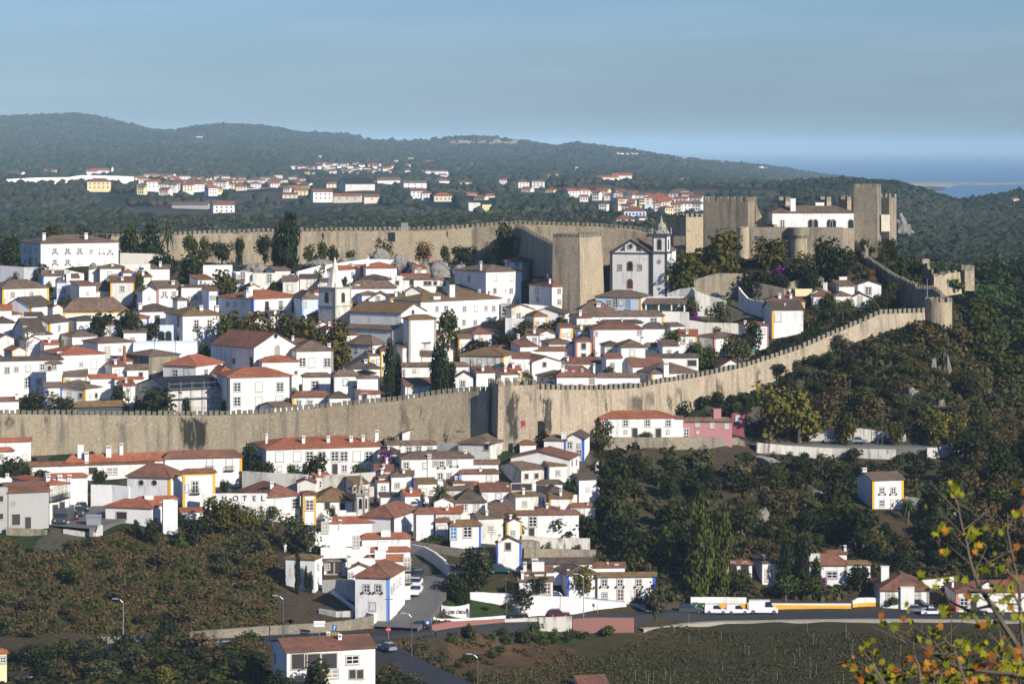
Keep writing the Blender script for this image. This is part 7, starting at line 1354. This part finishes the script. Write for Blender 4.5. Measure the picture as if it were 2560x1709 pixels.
for i, (px, py, w_) in enumerate([(2012,990,36),(2040,968,26),(2055,945,24),(2085,958,22),(2395,1020,22),(2028,980,22)]): T('agave', px, py-w_*.6, py, w_, 'spiky grey agave growing on the rocky slope', group='agaves on the rocky slope')
gard = [(340,1000),(120,720),(460,760),(615,735),(60,870),(530,945),(455,955),(860,745),(1000,745),(770,960),(1145,900),(1230,905),(1480,880),(1520,930),(1450,800),(1690,790),(1760,880),(1600,965),(1400,985),(560,1015),(470,1020),(820,730),(1180,690),(1100,735),(20,745),(230,830),(900,1180),(1130,1150),(1250,1215),(1330,1140),(1400,1180),(560,1215),(520,1285),(420,1190),(830,1290),(990,1250),(1110,1315),(1230,1345),(1330,1350),(1180,1240),(1060,1240),(1290,1250),(1120,1340),(1380,1150)]
for i, (px, py) in enumerate(gard): T(['dbush', 'bush', 'oak', 'dark'][i % 4], px, py-rt_.uniform(14, 26), py+6, rt_.uniform(22, 40), ['dark shrub', 'green shrub', 'green garden tree', 'dark garden tree'][i % 4]+' filling a yard between town houses', group='plants in the yards between town houses')
# ---------------------------------------------------------------- boulders
def rock_mesh(seed, sub=3):
    import bmesh
    bm = bmesh.new(); bmesh.ops.create_icosphere(bm, subdivisions=sub, radius=1); rg = random.Random(seed); o = Vector((rg.uniform(0, 50),)*3)
    from mathutils import noise
    for v in bm.verts: p = v.co.copy(); v.co *= 1+.45*noise.noise(p*1.3+o)+.22*noise.noise(p*3.1+o)+.1*noise.noise(p*7+o)
    me = bpy.data.meshes.new('boulder'); bm.to_mesh(me); bm.free(); me.materials.append(M['RK']); return me
RM = [rock_mesh(i) for i in range(5)]
for i, (px, yt, yb, w_, lb) in enumerate([(640,640,690,70,'grey boulder on the sand bank left of the giant cypress'),(800,636,680,110,'long pale outcrop under the far wall'),(870,632,676,90,'pale outcrop behind the compound wall'),(950,612,672,80,'tallest pale crag under the far wall'),(1000,628,680,80,'pale crag right of the tallest one'),(1050,640,690,70,'rounded boulder by the small red lean roof'),(1100,640,690,90,'big rounded boulder under the flat topped tree'),(1145,650,694,60,'rounded boulder before the tall white manor'),(232,652,676,26,'standing grey boulder beside the terrace manor'),(255,664,680,40,'flat boulder beside the terrace manor'),(300,672,706,90,'ivory boulder wall above the ruins'),(345,672,704,60,'rough boulder right of the ivory wall'),(1710,600,640,60,'pale rock under the castle gate turret'),(2256,520,600,50,'jagged grey rock face right of the castle'),(2275,560,600,30,'lower jagged rock right of the castle'),(2335,880,926,20,'white cliff scar, highest on the rocky slope'),(2370,870,940,22,'white cliff edge at the right of the rocky slope'),(2350,990,1030,40,'broad white scar above the yellow plane pair'),(2362,940,975,34,'cluster of white rocks on the rocky slope'),(2280,960,1000,50,'brownish rock band on the rocky slope'),(1895,1258,1300,80,'pale rock mound in the wooded slope'),(2040,1220,1240,60,'small rock scatter in the wooded slope'),(2112,1352,1368,30,'tan rock above the ochre hip wing')]):
    Y = solveY(px, yb); x = (px-1280)*Y/F; r = link('boulder', RM[i % 5], None, (x, Y+1, CH+(HZ-yb)*Y/F+(yb-yt)*Y/F*.1), i*1.3); r.scale = (w_*Y/F*.5, w_*Y/F*.4, (yb-yt)*Y/F*.62); tag(r, lb, 'rock')
# ---------------------------------------------------------------- undergrowth, dry scrub, vines and far woods: masses nobody could count
def clumps(name, label, pts, n, size, rad, mat, seed):
    """pts: (x, Y, scale) arrays"""
    rg = np.random.default_rng(seed); x, Y, s = pts; k = len(x); z = gr_np(1280+x*F/Y, Y)+CH; d = rg.normal(0, 1, (k, n, 3)); d /= np.linalg.norm(d, axis=2)[..., None]; d[..., 2] = np.abs(d[..., 2])*.75-.05
    C_ = np.stack([x, Y, z], -1)[:, None]+d*(rad*s)[:, None, None]*rg.uniform(.7, 1.05, (k, n, 1)); V, Fc = quads(C_.reshape(-1, 3), d.reshape(-1, 3)+np.array([0, 0, .3]), np.repeat(s*size, n)*rg.uniform(.6, 1.3, k*n), rg)
    o = link(name, npmesh(name, V, Fc, mat)); tag(o, label, None, None, 'stuff'); return o
def sample(n, x0, x1, Y0, Y1, keep, seed, s0=.6, s1=1.4):
    rg = np.random.default_rng(seed); Y = rg.uniform(Y0, Y1, n); px = rg.uniform(x0, x1, n); k = keep(px, Y, rg); px, Y = px[k], Y[k]; return (px-1280)*Y/F, Y, rg.uniform(s0, s1, len(Y))
hx = np.array([h[0] for h in hp_]); hy = np.array([h[1] for h in hp_]); hr = np.array([h[2] for h in hp_])
_rd = np.array(RD)
def clear(px, Y, m=.6):
    x = (px-1280)*Y/F; ok = np.ones(len(x), bool)
    for i in range(0, len(x), 2000): ok[i:i+2000] = ~np.any((x[i:i+2000, None]-_rd[:, 0])**2+(Y[i:i+2000, None]-_rd[:, 1]+1)**2 < (_rd[:, 2]+1.6)**2, axis=1)
    return ok & ~np.any((x[:, None]-hx)**2+(Y[:, None]-hy-3)**2 < (hr*m)**2, axis=1)
slope = lambda px, Y, r: clear(px, Y) & (Y < 860) & ((px > 2330) & (Y > 700) & (Y < 860) | (px > 1500) & (Y > 557) & (Y < 618) | (px > 1860) & (Y > 641) & (Y < 640+(px-1860)*.13) | (px > 1480) & (px < 1900) & (Y > 548) & (Y < 606) | (px > 1860) & (Y > 600) & (Y < 622)) & ~((px > 1510) & (px < 1900) & (Y > 574) & (Y < 620) & (r.random(len(px)) < .88)) & ~((px > 2120) & (px < 2430) & (Y > 584) & (Y < 606))
clumps('undergrowth', 'dark green undergrowth covering the wooded hillside', sample(9000, 1460, 2680, 545, 860, slope, 3), 16, .42, 1.5, 'lDark', 4)
clumps('undergrowth', 'grey green undergrowth mixed over the wooded hillside', sample(11000, 1460, 2680, 545, 860, slope, 5), 16, .40, 1.3, 'lOlive', 6)
clumps('undergrowth', 'brown dead undergrowth mixed over the wooded hillside', sample(12000, 1460, 2680, 545, 860, slope, 15), 14, .38, 1.2, 'lBrown', 16)
bank = lambda px, Y, r: clear(px, Y) & (px < 800) & (Y > 492) & (Y < 535-np.maximum(px-480, 0)*.0) & ~((px > 690) & (Y > 500) & (Y < 540)) | clear(px, Y) & (px < 690) & (px > 420) & (Y > 520) & (Y < 552)
clumps('dry_scrub', 'brown dry scrub covering the bank above the road', sample(17000, -100, 800, 488, 555, bank, 7), 14, .15, .5, 'lBrown', 8)
clumps('dry_scrub', 'green patches of scrub scattered over the bank', sample(700, -100, 800, 488, 555, bank, 9), 14, .32, .95, 'lOak', 10)
low = lambda px, Y, r: clear(px, Y) & ((px < 660) | (px > 960) & (px < 1120) & (Y < 476)) & (Y < 475)
clumps('undergrowth', 'dark scrub below the road at the lower left', sample(4500, -100, 1150, 440, 481, low, 11), 14, .36, 1.1, 'lDark', 12)
clumps('dry_scrub', 'brown scrub below the road at the lower left', sample(2600, -100, 1150, 440, 481, low, 13), 14, .32, .9, 'lBrown', 14)
mid = lambda px, Y, r: clear(px, Y, .7) & (hash_noise(px/40, Y/8, 33) > .52)
clumps('garden_greenery', 'low greenery growing in yards and lanes all over the town', sample(5200, -60, 1500, 560, 790, mid, 17, .3, 1.), 12, .36, .9, 'lOak', 18)
clumps('garden_greenery', 'dark low greenery on the slopes round the castle', sample(4200, 1480, 2330, 655, 800, lambda px, Y, r: clear(px, Y, .7) & ((px > 1860) | (Y > 740)), 19, .4, 1.2), 12, .4, 1.1, 'lDark', 20)
clumps('roadside_grass', 'grassy weeds on the brown earth bank by the bend', sample(1500, 960, 1450, 465, 512, lambda px, Y, r: hash_noise(px/30, Y/6, 34) > .5, 21, .3, .8), 10, .28, .7, 'lBrown', 22)
# vineyard rows
V_ = []; rg = np.random.default_rng(31); xs = []; ys = []
for row in np.arange(440, 533, 1.9):
    x = np.arange(-26 + max(0, (512-row))*.0, 112, .8); px = 1280+x*F/row; k = (px > 1150+max(0, row-475)*9.5) & (px < 2700); x = x[k]+rg.normal(0, .15, k.sum()); xs.append(x); ys.append(np.full(len(x), row)+rg.normal(0, .12, len(x)))
xs = np.concatenate(xs); ys = np.concatenate(ys); clumps('vineyard', 'rows of brownish autumn vines filling the flat field', (xs, ys, rg.uniform(.5, 1.1, len(xs))), 13, .15, .62, 'lVine', 32)
vs = mesh('vine_stake', *(lambda q: (q.v, q.f))(MB().tube((0, 0, -.3), (0, 0, 1.9), .03, .03, 4)), 'barkpale'); rq = random.Random(8)
for i in range(70):
    Y = 444+rq.random()*92; px = rq.uniform(1500, 2560)
    tag(link('vine_stake', vs, None, ((px-1280)*Y/F, Y, GR((px-1280)*Y/F, Y))), 'thin pale stake standing among the autumn vines', 'stake', 'stakes in the vineyard')
# far villages ----------------------------------------------------------------
FH = []
def far_mesh(wd, dp, h, rh, kind):
    w_ = MB()
    if kind == 'g': w_.add([(0,0,-4),(wd,0,-4),(wd,dp,-4),(0,dp,-4),(0,0,h),(wd,0,h),(wd,dp,h),(0,dp,h),(0,dp/2,h+rh),(wd,dp/2,h+rh)],[(0,1,5,4),(1,2,6,9,5),(2,3,7,6),(3,0,4,8,7),(4,5,9,8),(8,9,6,7)])
    else: w_.box(0, wd, 0, dp, -4, h)
    return w_, roof_mesh('g' if kind == 'g' else 'h', wd, dp, h+.01, rh, .4, .2) if kind != 'p' else None
_fc = {}
def fhouse(label, px, yb, wpx, h=5.5, wall='W', rf='M', kind='h', th=0., dp=9., group=None, name='village_house', Y=None, lo=1150, win=3):
    Y = Y or solveY(px, yb, lo=lo); s = F/Y; wd = round(max(wpx/s, 4)); key = (wd, dp, h, kind, win); x = (px-1280)*Y/F
    if key not in _fc:
        a, b_ = far_mesh(wd, dp, h, min(wd, dp)*.24, kind); wn = MB()
        for i in range(win):
            for z in ([h*.28, h*.75] if h > 4.5 else [h*.5]): xx = wd*(i+.7)/(win+.4); wn.box(xx-.5, xx+.5, -.06, 0, z-.7, z+.6)
        _fc[key] = (a, b_, mesh('window_row', wn.v, wn.f, 'pane') if win and False else [mesh('window', *(lambda q: (q.v, q.f))(MB().box(-.5, .5, -.06, 0, -.65, .65)), 'pane'), [(wd*(i+.7)/(win+.4), z) for i in range(win) for z in ([h*.28, h*.75] if h > 4.5 else [h*.5])]])
    a, b_, wn = _fc[key]; r = thing(name, label, 'house', (x-wd/2, Y, CH+(HZ-yb)*Y/F), th, group)
    link('wall', mesh('wall', a.v, a.f, wall), r)
    if b_: link('roof', mesh('roof', b_.v, b_.f, 't'+rf), r)
    if s > 1.6:
        for xx, z in wn[1]: link('window', wn[0], r, (xx, 0, z))
    FH.append((px, wpx, Y, yb)); return r
rv = random.Random(12)
def village(pts, label, group, **k):
    for i, (px, yb, wpx) in enumerate(pts):
        wall = rv.choices(['W', 'C', 'YW'], [7, 2, 1.2])[0]; rf = rv.choice(['R', 'M', 'R', 'M', 'B']); kind = rv.choice(['h', 'g', 'g', 'h']) if 'kind' not in k else k['kind']
        wl = {'W': 'white', 'C': 'cream', 'YW': 'yellow'}[wall]; rl = {'R': 'orange', 'M': 'red', 'B': 'brown'}[rf]
        fhouse(f'{wl} house with {rl} roof {label}', px, yb, wpx, h=rv.choice([3.2, 5.5, 5.5]), wall=wall, rf=rf, kind=kind, th=rv.uniform(-.5, .6), dp=rv.uniform(7, 10)//1, group=group)
fhouse('long white village church nave with bright red roof on the far ridge', 250, 441, 46, 8, 'W', 'R', 'g', .1, 11, name='village_church', win=2); fhouse('white block of the far ridge church, left half', 228, 442, 26, 7, 'W', 'R', 'g', .1, 12, win=0)
Yv = solveY(281, 441, lo=1150)-1; r = thing('church_tower', 'small white belfry with pointed cap on the far ridge church', 'tower', P(278, 441, Yv)); MB().box(0, 3, 0, 3, -3, 10.5).make('shaft', 'W', r); MB().lathe((1.5, 1.5), [(1.8, 10.5), (.1, 13.5)], 4, .785).make('cap', 'W', r)
fhouse('pale yellow two storey villa with red hip roof below the cemetery wall', 247, 474, 60, 7, 'YW', 'M', 'h', .12, 12, win=5)
fhouse('big white farmhouse with plain red gable roof in the far fields', 560, 533, 52, 6, 'W', 'M', 'g', .2, 12, win=4); fhouse('long low grey sheds beside the farmhouse in the far fields', 475, 520, 90, 2.5, 'G', 'B', 'g', -.1, 8, win=0)
gw = gwall('very long bright white cemetery wall on the far village ridge', [(16,448,452),(95,444,457),(170,443,457),(205,438,456),(250,439,455),(300,440,455),(335,442,455)], 'W', thick=1.2, Ys=[solveY(p_, 457, lo=1150) for p_ in (16, 95, 170, 205, 250, 300, 335)])
fhouse('large white warehouse with grey gable in the middle village', 902, 485, 78, 9, 'W2', 'G', 'g', .35, 22, win=0); fhouse('white hall with twin gables behind the large warehouse', 972, 468, 58, 8, 'W', 'B', 'g', .1, 14, win=0); fhouse('white two storey house with red roof left of the warehouse', 808, 501, 50, 7, 'W', 'M', 'g', .3, 10, win=4)
fhouse('bright red painted block beside the large warehouse', 855, 474, 12, 8, 'P', 'R', 'p', 0, 5, win=0); fhouse('long cream low farm buildings in front of the warehouse', 868, 501, 70, 3.5, 'C', 'R', 'g', -.1, 8, win=3); fhouse('cream end gable of the low farm buildings', 930, 503, 40, 3.5, 'C', 'M', 'g', .2, 9, win=1)
fhouse('cream villa with orange hip roof alone below the middle village', 1108, 504, 46, 4.5, 'C', 'R', 'h', .1, 11, win=4); fhouse('white lorry box trailer parked in the far field', 1186, 520, 28, 4, 'W', 'B', 'p', 0, 4, name='trailer', win=0); fhouse('cream container beside the white trailer in the far field', 1217, 522, 22, 3.2, 'YW', 'B', 'p', 0, 4, name='container', win=0)
fhouse('long two storey hotel like house with red hip roof behind the far wall', 1588, 556, 54, 7, 'BL', 'M', 'h', .05, 11, win=6, lo=1100); fhouse('low red roofs before the long two storey house', 1565, 566, 46, 4, 'W', 'M', 'h', .2, 10, win=0, lo=1100); fhouse('white house with red gable right of the long two storey house', 1608, 562, 22, 4, 'W', 'M', 'g', .3, 9, win=1, lo=1100)
fhouse('orange roofed farm complex on the green knoll', 1556, 452, 50, 7, 'W', 'R', 'g', .1, 14, win=2); fhouse('white farm wing with many gables on the green knoll', 1525, 456, 56, 6, 'W', 'R', 'g', .4, 10, win=3); fhouse('lower white farm building on the green knoll', 1500, 453, 34, 4, 'W', 'M', 'g', -.3, 9, win=2); fhouse('terracotta end block of the knoll farm', 1578, 456, 18, 5, 'O', 'R', 'p', 0, 8, win=0)
fhouse('white house with red roof and garden left of the knoll', 1442, 456, 24, 4.5, 'W', 'M', 'h', .1, 9); fhouse('lone white tower house in the distant woods', 1443, 431, 9, 9, 'W', 'B', 'p', 0, 9, win=0, lo=3400); fhouse('long white building with red roof at the lagoon edge', 2402, 506, 66, 6, 'W', 'R', 'g', .05, 14, win=5, lo=1500); fhouse('small white house near the lagoon edge', 2542, 512, 16, 5, 'W', 'R', 'g', .3, 9, win=0, lo=1500)
village([(30,438,34),(45,443,30),(118,436,26),(130,437,18),(352,452,30),(372,447,26),(385,470,38),(360,462,26),(398,456,24),(412,444,26),(425,472,32),(432,458,30),(452,470,22),(462,452,28),(470,470,32),(486,462,22),(498,476,34),(505,452,20),(515,466,30),(530,460,30),(534,486,26),(548,452,26),(552,470,30),(568,462,32),(585,452,28),(590,476,32),(604,464,28),(622,480,38),(640,462,46),(664,456,30),(668,482,34),(690,462,44),(706,478,24),(640,474,26),(740,478,34),(725,496,38),(752,492,34),(748,468,34)], 'in the village on the far ridge', 'houses of the village on the far ridge')
village([(832,474,30),(885,462,36),(912,468,30),(940,462,28),(1040,472,60),(1046,494,38),(1068,500,26),(1112,464,28),(1168,464,32),(1182,496,26),(1200,504,30),(1228,500,20),(1258,462,18),(1104,462,20),(1290,470,30),(1310,470,28),(1345,468,30),(1375,484,22),(1316,482,24)], 'scattered in the middle of the far valley', 'houses scattered in the far valley')
village([(1435,494,30),(1460,492,32),(1485,490,16),(1505,492,34),(1530,498,40),(1552,494,24),(1562,508,30),(1582,500,26),(1600,505,34),(1620,498,30),(1632,512,40),(1652,500,30),(1655,520,44),(1668,508,36),(1688,500,34),(1702,514,34),(1720,504,30),(1738,512,34),(1715,528,34),(1745,524,22),(1690,530,26),(1675,540,24),(1700,494,40),(1460,502,20)], 'in the village behind the castle keep', 'houses of the village behind the keep')
village([(735,424,17),(764,422,14),(785,422,16),(800,420,18),(812,416,12),(822,421,18),(838,418,16),(830,427,14),(860,419,20),(876,424,16),(888,416,14),(893,428,18),(905,421,17),(918,426,18),(926,420,14),(935,432,18),(942,424,16),(955,428,14),(966,431,18),(975,425,12),(980,434,14),(830,438,14),(860,430,12),(900,438,16),(925,440,14)], 'in the distant white hillside estate', 'houses of the distant hillside estate')
village([(1018,432,22),(1022,420,20),(1058,432,20),(1072,437,18),(1100,438,40),(1126,438,12),(1110,444,20),(1148,434,12),(1168,432,8),(1074,408,18),(1028,402,16),(988,408,10),(1180,418,9),(800,397,8),(1380,448,26),(1398,446,16)], 'alone among the distant woods', 'houses alone among the distant woods')
village([(1545,388,12),(1556,389,10),(1568,389,10),(1580,389,9),(1606,391,14),(1592,389,8),(1762,405,13),(1690,398,8),(1710,400,9),(1805,408,7),(1700,457,10),(1715,457,12),(1728,459,12),(1740,460,10),(1895,421,8),(1905,421,8),(1916,421,8),(500,345,20)], 'on the distant wooded ridge', 'houses on the distant wooded ridge')
village([(rv.uniform(340, 770), rv.uniform(448, 488), rv.uniform(15, 27)) for _ in range(48)], 'in the village on the far ridge', 'houses of the village on the far ridge')
village([(rv.uniform(735, 990), rv.uniform(417, 440), rv.uniform(9, 14)) for _ in range(30)], 'in the distant white hillside estate', 'houses of the distant hillside estate')
village([(rv.uniform(1470, 1755), rv.uniform(494, 532), rv.uniform(14, 24)) for _ in range(18)], 'in the village behind the castle keep', 'houses of the village behind the keep')
# far woods
def ico(sub):
    import bmesh
    bm = bmesh.new(); bmesh.ops.create_icosphere(bm, subdivisions=sub, radius=1); V = np.array([v.co[:] for v in bm.verts]); Fc = np.array([[v.index for v in f.verts] for f in bm.faces]); bm.free(); return V, Fc
fx = np.array(FH)
def wood(name, label, n, Y0, Y1, r0, r1, sub, mat, seed, thr=.40, flat=.8, extra=None):
    rg = np.random.default_rng(seed); Y = np.sqrt(rg.uniform(Y0**2, Y1**2, n)); px = rg.uniform(-80, 2640, n); x = (px-1280)*Y/F
    z = gr_np(px, Y); py = HZ-z*F/Y; k = (hash_noise(x/120, Y/220, 41)*.6+hash_noise(x/40, Y/80, 42)*.4 > thr) & (z > -111)
    for (hx_, hw, hY, hyb) in fx: k &= ~((np.abs(px-hx_) < hw*.6+3) & (Y < hY+14) & (Y > hY-.075*hY))
    for (a, b_, c, d, y0, y1) in ((430,700,498,520,1700,2500),(1110,1200,462,490,1700,2800),(1290,1560,468,486,1800,3000),(1010,1300,522,545,1400,2400),(1280,1500,527,552,1400,2400),(1560,1950,477,500,1800,3000),(1120,1300,348,366,6500,9000),(900,1110,340,358,6500,9000),(10,340,436,470,2000,3000)): k &= ~((px > a) & (px < b_) & (py > c) & (py < d) & (Y > y0) & (Y < y1) & (rg.random(n) < .93))
    for (a, b_, c, d, q) in ((330,775,440,502,.85),(1425,1765,484,548,.85),(800,1350,456,508,.6),(725,995,404,442,.75)): k &= ~((px > a) & (px < b_) & (py > c) & (py < d) & (rg.random(n) < q))
    if extra is not None: k &= extra(px, Y, py)
    x, Y = x[k], Y[k]; z = z[k]+CH; px = px[k]; m = len(x); V, Fc = ico(sub); r = rg.uniform(r0, r1, m)*(.8+.4*hash_noise(x/60, Y/60, 43)); nv = len(V)
    if nv > 20: J = rg.uniform(.72, 1.22, (m, nv, 1))
    else: J = rg.uniform(.7, 1.25, (m, nv, 1))
    A = rg.uniform(0, 6.283, m); ca, sa = np.cos(A)[:, None], np.sin(A)[:, None]; W = V[None]*J; X_ = W[..., 0]*ca-W[..., 1]*sa; Y_ = W[..., 0]*sa+W[..., 1]*ca
    P_ = np.stack([x[:, None]+X_*r[:, None], Y[:, None]+Y_*r[:, None], z[:, None]+r[:, None]*.35+W[..., 2]*r[:, None]*flat*rg.uniform(.75, 1.4, (m, 1))], -1).reshape(-1, 3)
    o = link(name, npmesh(name, P_, (Fc[None]+(np.arange(m)*nv)[:, None, None]).reshape(-1, 3), mat, 3)); tag(o, label, None, None, 'stuff'); return m
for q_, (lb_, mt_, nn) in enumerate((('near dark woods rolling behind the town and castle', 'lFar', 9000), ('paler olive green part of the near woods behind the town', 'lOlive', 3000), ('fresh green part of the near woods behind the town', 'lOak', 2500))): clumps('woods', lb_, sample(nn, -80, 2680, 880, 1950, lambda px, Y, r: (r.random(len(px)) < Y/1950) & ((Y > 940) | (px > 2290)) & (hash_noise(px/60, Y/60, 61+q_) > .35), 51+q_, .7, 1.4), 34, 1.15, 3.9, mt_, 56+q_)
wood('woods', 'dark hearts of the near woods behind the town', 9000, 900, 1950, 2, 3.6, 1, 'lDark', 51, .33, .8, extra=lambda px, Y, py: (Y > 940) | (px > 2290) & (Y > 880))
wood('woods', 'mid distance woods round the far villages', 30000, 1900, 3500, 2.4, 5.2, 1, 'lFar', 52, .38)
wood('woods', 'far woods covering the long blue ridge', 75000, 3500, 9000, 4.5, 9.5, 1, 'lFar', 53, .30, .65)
wood('woods', 'lighter pine woods behind the far wall', 2600, 1300, 2100, 3, 5, 2, 'lPine', 54, .2, .7, extra=lambda px, Y, py: (px > 1120) & (px < 1480) & (py < 545) & (py > 480))
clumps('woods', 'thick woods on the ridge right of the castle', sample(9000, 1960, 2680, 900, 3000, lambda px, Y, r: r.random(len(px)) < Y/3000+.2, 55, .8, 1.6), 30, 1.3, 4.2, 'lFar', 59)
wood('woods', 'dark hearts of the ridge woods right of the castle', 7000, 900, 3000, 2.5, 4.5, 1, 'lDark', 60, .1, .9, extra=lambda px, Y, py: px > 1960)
# ---------------------------------------------------------------- autumn branches near the camera
def foreground():
    Y0 = 30.; root = thing('autumn_branches', 'near plane tree branches with yellow green and orange autumn leaves', 'tree', P(2600, 2300, Y0)); L0 = root.location; rg = random.Random(77); bm_ = MB(); tips = []
    q = lambda zx, zy, dy=0.: P(2048+zx/3.08, 1200+zy/3.08, Y0+dy)
    paths = [([(1650,1500),(1540,1290),(1400,1080),(1330,960),(1250,850),(1190,720),(1155,600),(1135,480),(1110,400),(1085,290),(1062,170),(1012,45)], 0, .045), ([(1340,960),(1150,1000),(1040,950),(960,890),(900,820)], .4, .02), ([(1700,1560),(1560,1500),(1350,1480),(1120,1450),(1000,1410),(880,1330),(800,1280),(740,1220),(700,1130)], -1, .035), ([(1120,1450),(1010,1400),(880,1240),(770,1150)], -.6, .02), ([(1600,1560),(1570,1300),(1545,1000),(1540,800),(1490,600),(1455,420),(1440,360)], 1, .03), ([(1540,800),(1450,700),(1330,660),(1250,580)], .8, .018), ([(1560,1000),(1500,880),(1420,800)], .6, .015), ([(800,1640),(760,1420),(720,1320),(660,1240)], -1.5, .02), ([(560,1640),(470,1520),(420,1420),(340,1320),(240,1400)], -2, .018), ([(1200,1640),(1130,1560),(1100,1480),(1040,1300),(960,1220)], -1.2, .02), ([(1460,1640),(1420,1480),(1410,1300),(1390,1160)], .3, .02), ([(930,1640),(860,1530),(830,1450)], -1, .018), ([(1577,60),(1640,200),(1700,500)], .6, .03), ([(1330,960),(1280,860),(1150,860)], .2, .015)]
    for pts, dy, r in paths:
        W_ = [q(x, y, dy+.08*i) for i, (x, y) in enumerate(pts)]; n = len(W_)
        for i in range(n-1):
            bm_.tube(W_[i]-L0, W_[i+1]-L0, r*.6*(1-i/n)+.006, r*.6*(1-(i+1)/n)+.006, 6)
            for _ in range(2):
                p = W_[i].lerp(W_[i+1], rg.random()); e = p+Vector((rg.uniform(-.35, .35), rg.uniform(-.3, .3), rg.uniform(-.12, .35))); bm_.tube(p-L0, e-L0, .008, .004, 4); tips += [(e, .5 if i < n*.5 else .8)]
            tips.append((W_[i+1], .8))
    # a thick stem that carries them, rising out of the slope below the frame
    b0 = Vector(((2750-1280)*Y0/F, Y0+1, GZ(6.2, Y0+1))); bm_.tube(b0-L0, q(1700, 1560, 0)-L0, .16, .05, 8); [bm_.tube(b0.lerp(q(1700, 1560, 0), .6)-L0, q(x, 1640, d)-L0, .05, .03, 6) for x, d in ((560, -2), (800, -1.5), (930, -1), (1200, -1.2), (1460, .3), (1600, 1))]
    bm_.make('branches', 'bark', root)
    leafs = [(1030,60),(1055,95),(1010,55),(1070,105),(955,350),(930,395),(960,420),(1000,380),(1180,395),(1165,425),(1200,400),(1255,375),(1215,495),(1235,525),(1200,510),(980,585),(765,730),(940,745),(1075,745),(1240,700),(1270,690),(1335,835),(1400,850),(1245,880),(1430,905),(1440,960),(1400,1000),(1480,950),(1420,880),(970,1020),(940,1010),(990,1040),(1195,1055),(1220,1090),(1290,1085),(1310,1075),(1180,1060),(1505,1060),(1540,1090),(1130,890),(870,810),(690,970),(525,1120),(600,1125),(690,1100),(355,1235),(330,1290),(415,1315),(925,1220),(920,1260),(1015,1300),(930,1350),(960,1380),(1020,1390),(1090,1280),(1110,1290),(1260,1275),(1205,1300),(1350,1300),(455,1430),(570,1450),(590,1480),(500,1500),(530,1510),(350,1520),(390,1540),(235,1400),(255,1440),(700,1390),(740,1460),(840,1450),(870,1430),(700,1480),(770,1480),(1150,1420),(1290,1385),(1250,1450),(1300,1460),(1440,1340),(1410,1420),(1500,1350),(1540,1400),(1470,1450),(1520,1500),(1440,1520),(1560,1460),(1380,1490),(1200,1520),(1000,1540),(540,1560),(620,1540),(1100,1540),(1280,1550),(1510,770),(1545,60),(1570,85),(1540,240),(1555,270),(1520,230),(1455,790),(1400,690),(960,580),(1370,420),(1120,1050)]
    G_ = MB(); O_ = MB(); D_ = MB()
    def lf(m, c, s):
        n = Vector((rg.uniform(-.5, .9), -1, rg.uniform(-.6, .9))).normalized(); u = n.cross(Vector((rg.uniform(-1, 1), .2, rg.uniform(-1, 1)))).normalized(); v = n.cross(u)
        shp = [(0, -.5), (.3, -.35), (.75, -.3), (.5, 0), (.85, .45), (.35, .35), (0, 1), (-.35, .35), (-.85, .45), (-.5, 0), (-.75, -.3), (-.3, -.35)]; V = [Vector((0, 0, 0))] ; cur = rg.uniform(-.25, .25)
        V = [c-L0] + [c-L0+(u*x+v*y)*s+n*s*cur*(x*x+y*y) for x, y in shp]; m.add(V, [(0, i+1, (i+1) % 12+1) for i in range(12)])
    for i, (x, y) in enumerate(leafs):
        c = q(x+rg.uniform(-8, 8), y+rg.uniform(-8, 8), rg.uniform(-1, 1)); warm = rg.random() < .22
        for _ in range(3 if y > 1250 else 2): lf(O_ if warm else G_, c+Vector((rg.uniform(-.06, .06), rg.uniform(-.06, .06), rg.uniform(-.05, .05))), rg.uniform(.04, .07))
    for e, pr in tips:
        if rg.random() < pr*.75: lf(rg.choice([G_, O_, D_, G_]), e, rg.uniform(.035, .065))
    for i in range(80):
        x = 1577-abs(rg.gauss(0, 520)); y = rg.uniform(1230+max(0, 1500-x)*.25, 1650); lf(rg.choice([G_, G_, G_, O_, D_]), q(x, y, rg.uniform(-1.5, 1.5)), rg.uniform(.04, .075))
    G_.make('green_leaves', 'mapG', root); O_.make('orange_leaves', 'mapO', root); D_.make('withered_leaves', 'lRust', root)
foreground()
# ---------------------------------------------------------------- haze
hz = MB().box(-60500, 60500, -200, 60000, -30, 235).make('haze', 'W'); hz['kind'] = 'stuff'; hz['label'] = 'pale blue haze lying over the whole landscape'
hm = bpy.data.materials.new('haze_air'); hm.use_nodes = True; hm.node_tree.nodes.clear()
pv = hm.node_tree.nodes.new('ShaderNodeVolumePrincipled'); ho = hm.node_tree.nodes.new('ShaderNodeOutputMaterial')
pv.inputs['Color'].default_value = (.48, .71, .88, 1); pv.inputs['Density'].default_value = 0.000047; pv.inputs['Anisotropy'].default_value = -0.35
hm.node_tree.links.new(pv.outputs[0], ho.inputs['Volume']); hz.data.materials.clear(); hz.data.materials.append(hm); hz.display_type = 'WIRE'
